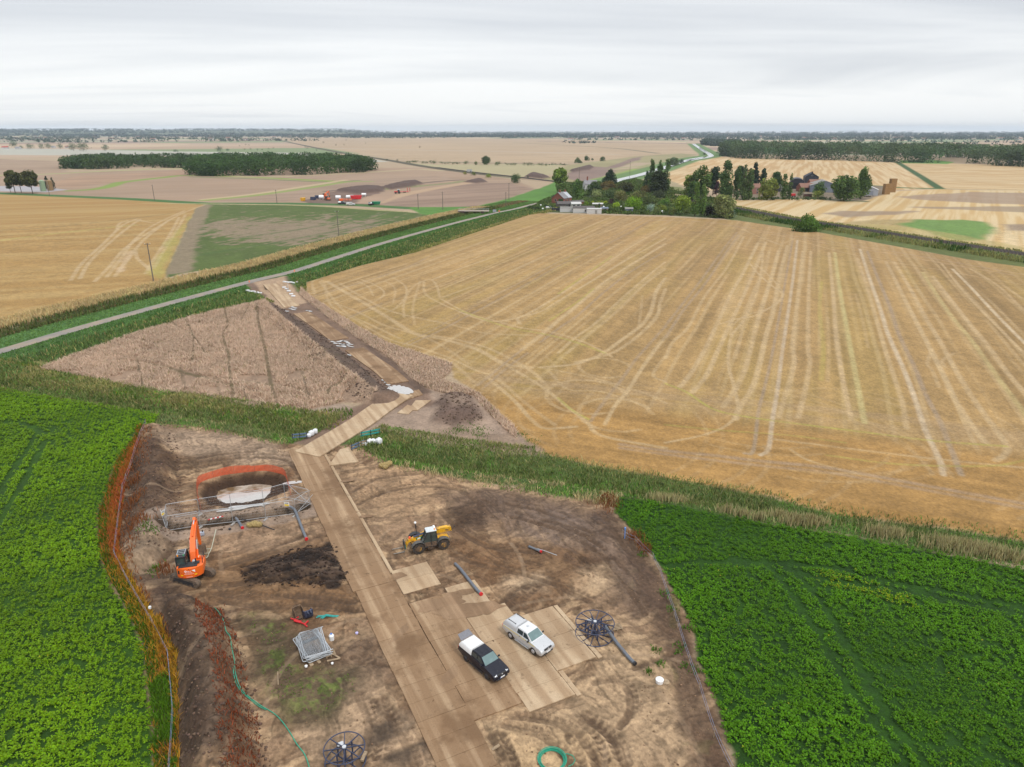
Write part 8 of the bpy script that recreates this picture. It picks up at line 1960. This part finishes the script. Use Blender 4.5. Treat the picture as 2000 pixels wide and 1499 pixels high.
house('farmhouse', 1468, 379, .1, 10.5, 7, 4.6, 2.4, mat('pink_brick', alb(188, 136, 122), .9, var=.12), TILE, 'pinkish brick farmhouse glimpsed between slim poplars and willow', chim=((-3, 1.2),), wins=(('f', -2.5, 3.2, 1, 1.3), ('f', 2.5, 3.2, 1, 1.3), ('f', -2.5, 1.2, 1, 1.2), ('f', 2.5, 1.2, 1, 1.2)))
house('arched_barn', 1555, 368, 1.25, 16, 10, 4.5, 3.2, BLACKB, mat('dark_curved_roof', alb(96, 98, 108), .6, var=.1), 'black open-fronted barn with arched roof', 'barn', arch_=True, door=('l', 0, 7.5, 4.4, mat('barn_shadow', (.012, .012, .014), .9)))  # door slot holds a near-black sheet, painted shade of the open front
r, rf = house('tall_barn', 1582, 361, 1.35, 11, 10.5, 6.6, 3.0, BLACKB, BLACKB, 'tall black boarded granary with gable and roof cupola', 'barn', wins=(('l', 0, 7.6, .8, .8),)); MB().box((-3, 0, 10.0), (1.2, 1.2, 1.4), bevel=.05).build('cupola', BLACKB, rf)
house('tiled_barn', 1575, 374, .15, 13, 7, 3.0, 2.8, BRICK, TILE, 'low brick barn with red tiled roof between the black barns and the shed', 'barn', door=('f', -2, 3, 2.6, BLACKP)); house('tiled_barn', 1592, 366, .05, 11, 6, 3.4, 2.6, BRICK, TILE, 'red tiled barn roof right behind the tall black granary foot', 'barn', wins=(('f', 0, 1.6, 1, .8),))
house('farm_shed', 1606, 374, 1.3, 22, 20, 4.6, 3.4, BLUEG, FIBRE, 'big blue-grey shed with wide shallow grey roof', 'shed', door=('l', -3, 5, 4, mat('grey_door', alb(150, 158, 170), .6)), wins=(('l', 5, 3, 2, 1),))
house('farm_shed', 1523, 374, 1.2, 10, 8, 3.4, 1.8, FIBRE, FIBRE, 'pale grey shed half hidden left of the black arched barn', 'shed', door=('l', 1, 3, 2.8, BLACKP))
x, y = G(1577, 386); root = empty('brick_wall', (x, y, 0), .05, 'old brick yard wall in front of the tiled barn', 'wall'); MB().box((0, 0, 1.1), (6.0, .4, 2.2)).build('brickwork', mat('dark_brick', alb(120, 84, 76), .9, var=.2), root); MB().box((0, 0, 2.26), (6.2, .5, .12)).build('coping', FIBRE, root)
house('white_shed', 1700, 381, 1.15, 9, 9, 3.6, 1.9, mat('translucent_sheet', alb(206, 210, 220), .5, var=.06), RENDER, 'white sheeted shed at the right end of the farm', 'shed', door=('l', .5, 4, 3.0, mat('pale_shadow', alb(170, 176, 188), .6)))  # pale grey door panel with shade put into its colour
x, y = G(1694, 385); root = empty('flat_trailer', (x, y, 0), .1, 'flat farm trailer parked in front of the white shed', 'trailer'); MB().box((0, 0, 1.0), (6, 2.3, .2)).build('bed', FIBRE, root); [MB().cyl((q, s * .95, .45), (q, s * 1.2, .45), .45, n=12).build('wheel', RUBBER, root) for q in (-1.2, 1.2) for s in (-1, 1)]; MB().bar((3, 0, .8), (4.4, 0, .6), .12).build('drawbar', BLACKP, root)
x, y = G(1548, 385); root = empty('farm_machine', (x, y, 0), .3, 'red farm machine in front of the black arched barn', 'farm machine'); MB().box((0, 0, 1.4), (3.2, 2, 1.6), bevel=.2).build('hopper', REDP, root); [MB().cyl((q, s * 1.0, .5), (q, s * 1.3, .5), .5, n=12).build('wheel', RUBBER, root) for q in (-1, 1) for s in (-1, 1)]; MB().bar((1.6, 0, .8), (3, 0, .5), .15).build('drawbar', BLACKP, root)
# stacks of straw bales: each bale is a thing
BALE = mat('baled_straw', alb(176, 138, 90), .95, var=.2, scale=3, bump=.4)
proto = None
for nm, px, py, nx, nz, rz in (('left and shorter', 1730, 380, 2, 6, .25), ('right and taller', 1741, 376, 2, 8, .25)):
 x, y = G(px, py)
 for i in range(nx):
  for j in range(2):
   for k in range(nz):
    lx, ly = (i - .5) * 2.45, (j - .5) * 1.3
    P_l = (x + lx * math.cos(rz) - ly * math.sin(rz) + rng.uniform(-.06, .06), y + lx * math.sin(rz) + ly * math.cos(rz), .62 + k * 1.22)
    if proto is None: proto = MB().box((0, 0, 0), (2.4, 1.25, 1.2), bevel=.08).build('straw_bale', BALE); o = proto
    else: o = proto.copy(); COL.objects.link(o)
    o.location = P_l; o.rotation_euler = (0, 0, rz); tag(o, 'big square straw bale in the %s of the two straw stacks' % nm, 'straw bale', 'bales of the %s stack' % nm)
# silos and yard at the far left
def silo(px, py, r, h, mt, label):
 x, y = G(px, py); root = empty('silo', (x, y, 0), 0, label, 'silo'); MB().cyl((0, 0, 0), (0, 0, h), r, n=24).build('shell', mt, root, smooth=True); MB().cyl((0, 0, h), (0, 0, h + r * .45), r, r * .25, n=24).build('cap', mt, root); mb = MB()
 for s in (-.2, .2): mb.bar((s, -r - .12, 0), (s, -r - .12, h), .06)
 mb.build('ladder', STEEL, root)
silo(85, 374, 1.9, 7.4, mat('green_silo', alb(170, 196, 160), .5, var=.05), 'pale green silo beside the broad dark trees'); silo(99, 372.5, 2.1, 7.0, mat('brown_silo', alb(172, 140, 96), .6, var=.08), 'brown silo right of the pale green one')
# far farm at the left and the scattered distant houses
for px, py, w, rm, lb in [(11, 291, 14, mat('far_red_roof', alb(200, 96, 86), .8), 'red roofed barn of the far left farm'), (36, 292, 12, SLATE, 'long grey roofed shed of the far left farm'), (105, 290, 9, SLATE, 'white house with grey roof in the far left farm trees'), (131, 290, 8, TILE, 'white house right of the far farm trees')]:
 house('far_house', px, py, rng.uniform(-.3, .3), w, 8, 3.4, 2.6, RENDER, rm, lb, 'house', wins=(('f', 0, 1.8, 1.2, 1.2),))
fp, frf = house('far_house', 90, 271.5, 0, 26, 14, 5, 4, RENDER, TILE, 'tiny pale house among the distant trees on the left', 'house', 'tiny pale houses on the left', wins=(('f', 0, 2.5, 2, 2),))
for k in range(34):
 px = rng.uniform(-20, 620) if k < 18 else rng.uniform(980, 2000); o = copy_tree(fp); x, y = G(px, rng.uniform(267.5, 274)); o.location = (x, y, 0); o.rotation_euler = (0, 0, rng.uniform(-.5, .5))
 side = 'on the left' if k < 18 else 'in the middle and on the right'; o['label'] = 'tiny pale house among the distant trees ' + side; o['group'] = 'tiny pale houses ' + side
# ------------------------------------------------------------------ railway track
def rails(off, label):
 t = np.gradient(RAIL, axis=0); t /= np.linalg.norm(t, axis=1)[:, None]; nn = np.stack([-t[:, 1], t[:, 0]], 1)
 P = RAIL + nn * off; k = (P[:, 1] < 900); P = P[k]; nn_ = nn[k]; c0 = P[-1]
 root = empty('railway_track', (c0[0], c0[1], .92), 0, label, 'railway track', 'railway tracks')
 for s in (-.72, .72): MB().tube([(p[0] - c0[0] + n_[0] * s, p[1] - c0[1] + n_[1] * s, .24) for p, n_ in zip(P, nn_)], .075, 4).build('rail', mat('rail_steel_%d_%d' % (off * 10, s * 10), (.10, .085, .08), .5, .5), root)
 d = np.concatenate([[0], np.cumsum(np.linalg.norm(np.diff(P, axis=0), axis=1))]); mb = MB()
 for s in np.arange(0, d[-1], 1.4):
  x, y = np.interp(s, d, P[:, 0]) - c0[0], np.interp(s, d, P[:, 1]) - c0[1]; a = math.atan2(np.interp(s, d, nn_[:, 1]), np.interp(s, d, nn_[:, 0])); mb.box((x, y, .09), (2.5, .3, .16), rot=(0, 0, a))
 o = mb.build('sleepers', mat('dark_sleeper_%d' % int(off * 10), (.09, .075, .065), .9, var=.2), root); o['kind'] = 'stuff'
rails(-1.75, 'nearer of the two railway tracks on the low bank'); rails(1.75, 'farther of the two railway tracks on the low bank')
# ------------------------------------------------------------------ bridge, sign, person by the road
x, y = G(925, 417); root = empty('road_bridge', (x, y, 0), -.05, 'small concrete bridge over the drain beside the public road', 'bridge')
CONC = mat('pale_concrete', alb(196, 182, 166), .85, var=.12); MB().box((0, 0, 1.3), (17, 4.2, .5), bevel=.05).build('deck', CONC, root)
for q in (-6.6, 5.0): MB().box((q, -.3, .4), (3.6 if q < 0 else 1.5, 3.8, 1.6)).build('abutment', mat('dark_brickwork_%d' % int(q), alb(92, 70, 62), .9, var=.2), root)
for s in (-1, 1):
 MB().bar((-8.3, s * 1.95, 2.5), (8.3, s * 1.95, 2.5), .08).build('handrail', STEEL, root)
 for q in np.linspace(-8.2, 8.2, 7): MB().bar((q, s * 1.95, 1.5), (q, s * 1.95, 2.5), .07).build('rail_post', STEEL, root)
x, y = G(966, 417); root = empty('road_sign', (x, y, 0), .05, 'pale grey board sign standing at the bridge end', 'sign'); MB().box((0, 0, 1.35), (1.9, .06, 1.3)).build('sign_board', mat('grey_board', alb(186, 192, 206), .5, var=.04), root); [MB().bar((q, .06, 0), (q, .06, 1.9), .08).build('post', STEEL, root) for q in (-.7, .7)]
def person(px, py, h, label, jacket, face=0.0):
 x, y = G(px, py); s = h / 1.75
 me = bpy.data.meshes.new('person')
 V = [(0, 0, .95), (0, 0, 1.15), (0, 0, 1.42), (0, 0, 1.52), (0, .02, 1.64), (.10, 0, .90), (.12, .02, .50), (.11, 0, .09), (.11, .14, .04), (-.10, 0, .90), (-.13, -.03, .50), (-.13, -.04, .09), (-.13, .10, .04), (.20, 0, 1.40), (.27, 0, 1.12), (.27, .08, .88), (.27, .11, .80), (-.20, 0, 1.40), (-.27, 0, 1.12), (-.27, .08, .88), (-.27, .11, .80)]
 E_ = [(0, 1), (1, 2), (2, 3), (3, 4), (0, 5), (5, 6), (6, 7), (7, 8), (0, 9), (9, 10), (10, 11), (11, 12), (2, 13), (13, 14), (14, 15), (15, 16), (2, 17), (17, 18), (18, 19), (19, 20)]
 Rr = [.14, .145, .15, .06, .105, .095, .068, .05, .045, .095, .068, .05, .045, .065, .05, .04, .035, .065, .05, .04, .035]
 me.from_pydata([(a * s, b * s, c * s) for a, b, c in V], E_, [])
 root = bpy.data.objects.new('person', me); COL.objects.link(root); root.location = (x, y, .03); root.rotation_euler = (0, 0, face)
 root.modifiers.new('Skin', 'SKIN');
 for i, d in enumerate(me.skin_vertices[0].data): d.radius = (Rr[i] * s, Rr[i] * s); d.use_root = (i == 0)
 root.modifiers.new('Sub', 'SUBSURF').levels = 1; root.modifiers['Sub'].render_levels = 1
 me.materials.append(mat('dark_work_trousers', (.02, .022, .03), .9)); tag(root, label, 'person')
 mb = MB(); mb.loft([[((.20 + .03 * math.cos(2 * a)) * math.cos(a) * s, .17 * math.sin(a) * s, z * s) for a in np.linspace(0, 2 * PI, 12, endpoint=False)] for z in (.86, 1.1, 1.36)] + [[(.11 * math.cos(a) * s, .1 * math.sin(a) * s, 1.5 * s) for a in np.linspace(0, 2 * PI, 12, endpoint=False)]])
 for q in (-1, 1): mb.tube([(q * .19 * s, 0, 1.42 * s), (q * .28 * s, 0, 1.12 * s), (q * .28 * s, .08 * s, .90 * s)], [.085 * s, .068 * s, .055 * s], 8)
 mb.build('jacket', jacket, root, smooth=True)
 MB().sphere((0, .02 * s, 1.66 * s), .118 * s, 12, (.92, 1, 1.08)).build('head', mat('skin', (.45, .27, .20), .6), root, smooth=True); MB().sphere((0, .01 * s, 1.74 * s), .135 * s, 12, (1, 1.1, .7)).build('helmet', WHITEP, root, smooth=True)
 for q in (-.045, .045): MB().sphere((q * s, .125 * s, 1.67 * s), .016 * s, 6).build('eye', BLACKP, root)
 MB().sphere((0, .145 * s, 1.63 * s), .02 * s, 6).build('nose', bpy.data.materials['skin'], root)
person(975, 417.5, 2.0, 'person in orange work jacket standing at the roadside by the bridge', mat('hi_vis_orange', (.85, .22, .06), .7), 2.9)
# ------------------------------------------------------------------ the second work compound in the ploughed field
def at(px, py): return (*G(px, py), 0)
def far_copy(src, px, py, rz, label, cat, sc=1.0):
 o = copy_tree(src); o.location = at(px, py); o.rotation_euler = (0, 0, rz); o['label'] = label; o['category'] = cat; o.scale = tuple(q * sc for q in o.scale); return o
GCm = 'vehicles in the distant compound'
E1 = far_copy(exc, 641, 392, 2.3, 'orange excavator in the distant compound, right one of two', 'excavator', .95); E2 = far_copy(exc, 634, 386, 1.0, 'orange excavator behind the other in the distant compound', 'excavator', .9)
far_copy(pk_silver, 685, 401.5, .05, 'pale pickup parked nearest the track in the distant compound', 'pickup', 1.1); far_copy(pk_black, 669, 399.5, .1, 'dark pickup left of the pale one in the distant compound', 'pickup', 1.1); far_copy(pk_black, 725, 401, 1.4, 'dark vehicle with white rear parked left of the green skip', 'pickup', 1.1); far_copy(pk_silver, 1074, 409, .1, 'pale car parked in front of the brick cottage', 'car', 1.0)
def skip(px, py, rz, mt, label, L=5.5, W_=2.3, H=1.9, name='skip'):
 r = empty(name, at(px, py), rz, label, 'skip' if name == 'skip' else name.replace('_', ' '))
 MB().loft([[(-L * .4, -W_ / 2, .15), (L * .4, -W_ / 2, .15), (L * .4, W_ / 2, .15), (-L * .4, W_ / 2, .15)], [(-L / 2, -W_ / 2, H), (L / 2, -W_ / 2, H), (L / 2, W_ / 2, H), (-L / 2, W_ / 2, H)]], cap=True).build('shell', mt, r)
 for q in (-.3, 0, .3): MB().box((q * L, -W_ / 2 - .04, H * .55), (.12, .10, H * .8)).build('rib', mt, r)
 return r
skip(735, 400, .1, mat('green_skip', alb(46, 150, 104), .5, var=.1), 'green skip at the right end of the distant compound'); skip(696, 389.5, .05, REDP, 'long red container in the distant compound', 7.5, 2.4, 2.6, 'red_container'); skip(592, 393, .1, YELLOW, 'yellow fuel bowser at the left end of the distant compound', 3.2, 2.2, 2.2, 'fuel_bowser'); skip(666, 393, .3, ORANGE, 'small orange hopper in front of the white tank', 2.4, 2.0, 1.5, 'hopper')
def tank(px, py, L, r, mt, label):
 o = empty('water_tank', at(px, py), .1, label, 'tank', 'white tanks in the distant compound'); MB().cyl((-L / 2, 0, r + .4), (L / 2, 0, r + .4), r, n=16).build('shell', mt, o, smooth=True); [MB().box((q * L, 0, .3), (.3, r * 1.6, .6)).build('saddle', STEEL, o) for q in (-.3, .3)]
tank(661, 391, 3.2, 1.25, WHITEP, 'white tank next to the orange excavators'); tank(681, 389.5, 3.0, 1.1, WHITEP, 'left white tank touching the red container'); tank(687, 389.5, 3.0, 1.15, WHITEP, 'right white tank touching the red container'); tank(711, 384, 3.0, .9, WHITEP, 'white tank lying beyond the red container'); tank(628, 390, 3.0, 1.2, WHITEP, 'white tank left of the orange excavators')
for px, py, rz, l in [(672, 392.5, .1, 'left orange barrier'), (678, 392.5, .0, 'middle orange barrier'), (684, 392.5, .1, 'right orange barrier')]:
 r = empty('barrier', at(px, py), rz, l + ' in front of the white tanks', 'barrier', 'orange barriers in the distant compound'); [MB().box((0, 0, z), (2.6, .12, .45), bevel=.04).build('rail', mat('salmon_plastic', (.75, .22, .12), .6) if (px == 672 and z == .5) else bpy.data.materials['salmon_plastic'], r) for z in (.5, 1.1)]; [MB().box((q, .1, .7), (.12, .5, 1.4)).build('post', BLACKP, r) for q in (-1.2, 1.2)]
for px, py, w_, l in [(612, 391, 3.5, 'dark steel stack at the left of the distant excavators'), (620, 388, 3.0, 'grey steel stack behind the dark one')]:
 r = empty('steel_stack', at(px, py), .1, l, 'steel stack'); [MB().box((0, q * .7, 1.0), (w_, .5, 2.0), bevel=.05).build('bundle', DKSTEEL, r) for q in (-1, 0, 1)]
def tractor(px, py, rz, label):
 r = empty('tractor', at(px, py), rz, label, 'tractor'); MB().box((1.3, 0, 1.3), (2.4, .9, .9), bevel=.12).build('bonnet', REDP, r); MB().box((-.5, 0, .95), (2.6, .8, .5)).build('chassis', BLACKP, r)
 c_ = MB().box((-.6, 0, 2.1), (1.5, 1.5, 1.5), bevel=.1, taper=(.85, .85)).build('cab', GLASS, r); MB().box((-.6, 0, 2.9), (1.6, 1.6, .16), bevel=.05).build('roof', WHITEP, c_)
 for s in (-1, 1): MB().cyl((-.9, s * .8, .9), (-.9, s * 1.3, .9), .9, n=18).build('wheel', RUBBER, r); MB().cyl((1.6, s * .75, .65), (1.6, s * 1.15, .65), .65, n=18).build('wheel', RUBBER, r)
 return r
tractor(777, 378.5, 3.4, 'red tractor on the stripped strip beyond the distant compound')
r = empty('trailer', at(790, 376.5), .3, 'low red trailer with two upright ramps behind the red tractor', 'trailer'); MB().box((0, 0, .7), (6.5, 2.2, .2)).build('bed', REDP, r); [MB().box((q, 0, 2.1), (.12, 1.8, 2.8)).build('ramp', REDP, r) for q in (2.2, 4.0)]; [MB().cyl((q, s * .9, .4), (q, s * 1.15, .4), .4, n=12).build('wheel', RUBBER, r) for q in (-.5, .5) for s in (-1, 1)]
house('trackside_cabin', 917, 337.5, .2, 5.5, 3.0, 2.6, .4, RENDER, BLUEG, 'white trackside cabin between two olive bushes', 'cabin', over=.1, wins=(('f', 1, 1.5, 1, .8),))
for px, py, l in [(1038, 408, 'leftmost white drum in the cottage front garden'), (1044, 411, 'blue-white drum in the cottage front garden'), (1056, 404, 'white dish-like tub behind the garden bushes'), (1060, 411, 'right white drum in the cottage front garden'), (1179, 407, 'white drum between two garden sheds'), (1213, 407, 'white drum near the lime bush'), (1293, 416, 'white garden chair by the lawn')]: tub(px, py, .55, 1.2, WHITEP, l, 'plastic_drum', 'drum')
for px, w in [(1036, 18), (1050, 20), (1064, 18), (1044, 16), (1075, 14), (1092, 12)]: ptree(px, 411 - (px % 3) * 2, 403 - (px % 3) * 2, w, 'bush', (66, 84, 48), 'low dark garden bush in front of the brick cottage', name='bush', group='low garden bushes in front of the cottage', n=400)
for px, py, w in [(1206, 417, 20), (1228, 419, 22), (1250, 419, 22), (1196, 413, 18), (1180, 416, 14), (1310, 421, 18), (1392, 426, 24), (1214, 411, 14), (1300, 419, 16), (1325, 421, 18)]: ptree(px, py, py - 7, w, 'hedge', (80, 96, 50), 'stretch of low hedge along the far edge of the big stubble field', name='hedge', group='low hedge along the far stubble edge', n=420)
# ------------------------------------------------------------------ the air between
hz = MB(); hz.box((0, 0, 58), (34000, 34000, 128))
hm_ = bpy.data.materials.new('pale_air'); hm_.use_nodes = True; nt = hm_.node_tree; nt.nodes.clear()
vo = nt.nodes.new('ShaderNodeVolumePrincipled'); ho = nt.nodes.new('ShaderNodeOutputMaterial')
vo.inputs['Color'].default_value = (.77, .88, 1.0, 1); vo.inputs['Density'].default_value = 6.5e-5; vo.inputs['Anisotropy'].default_value = 0.0
nt.links.new(vo.outputs[0], ho.inputs['Volume'])
tag(hz.build('haze', hm_), 'pale blue summer haze over the far fen', 'haze', kind='stuff')
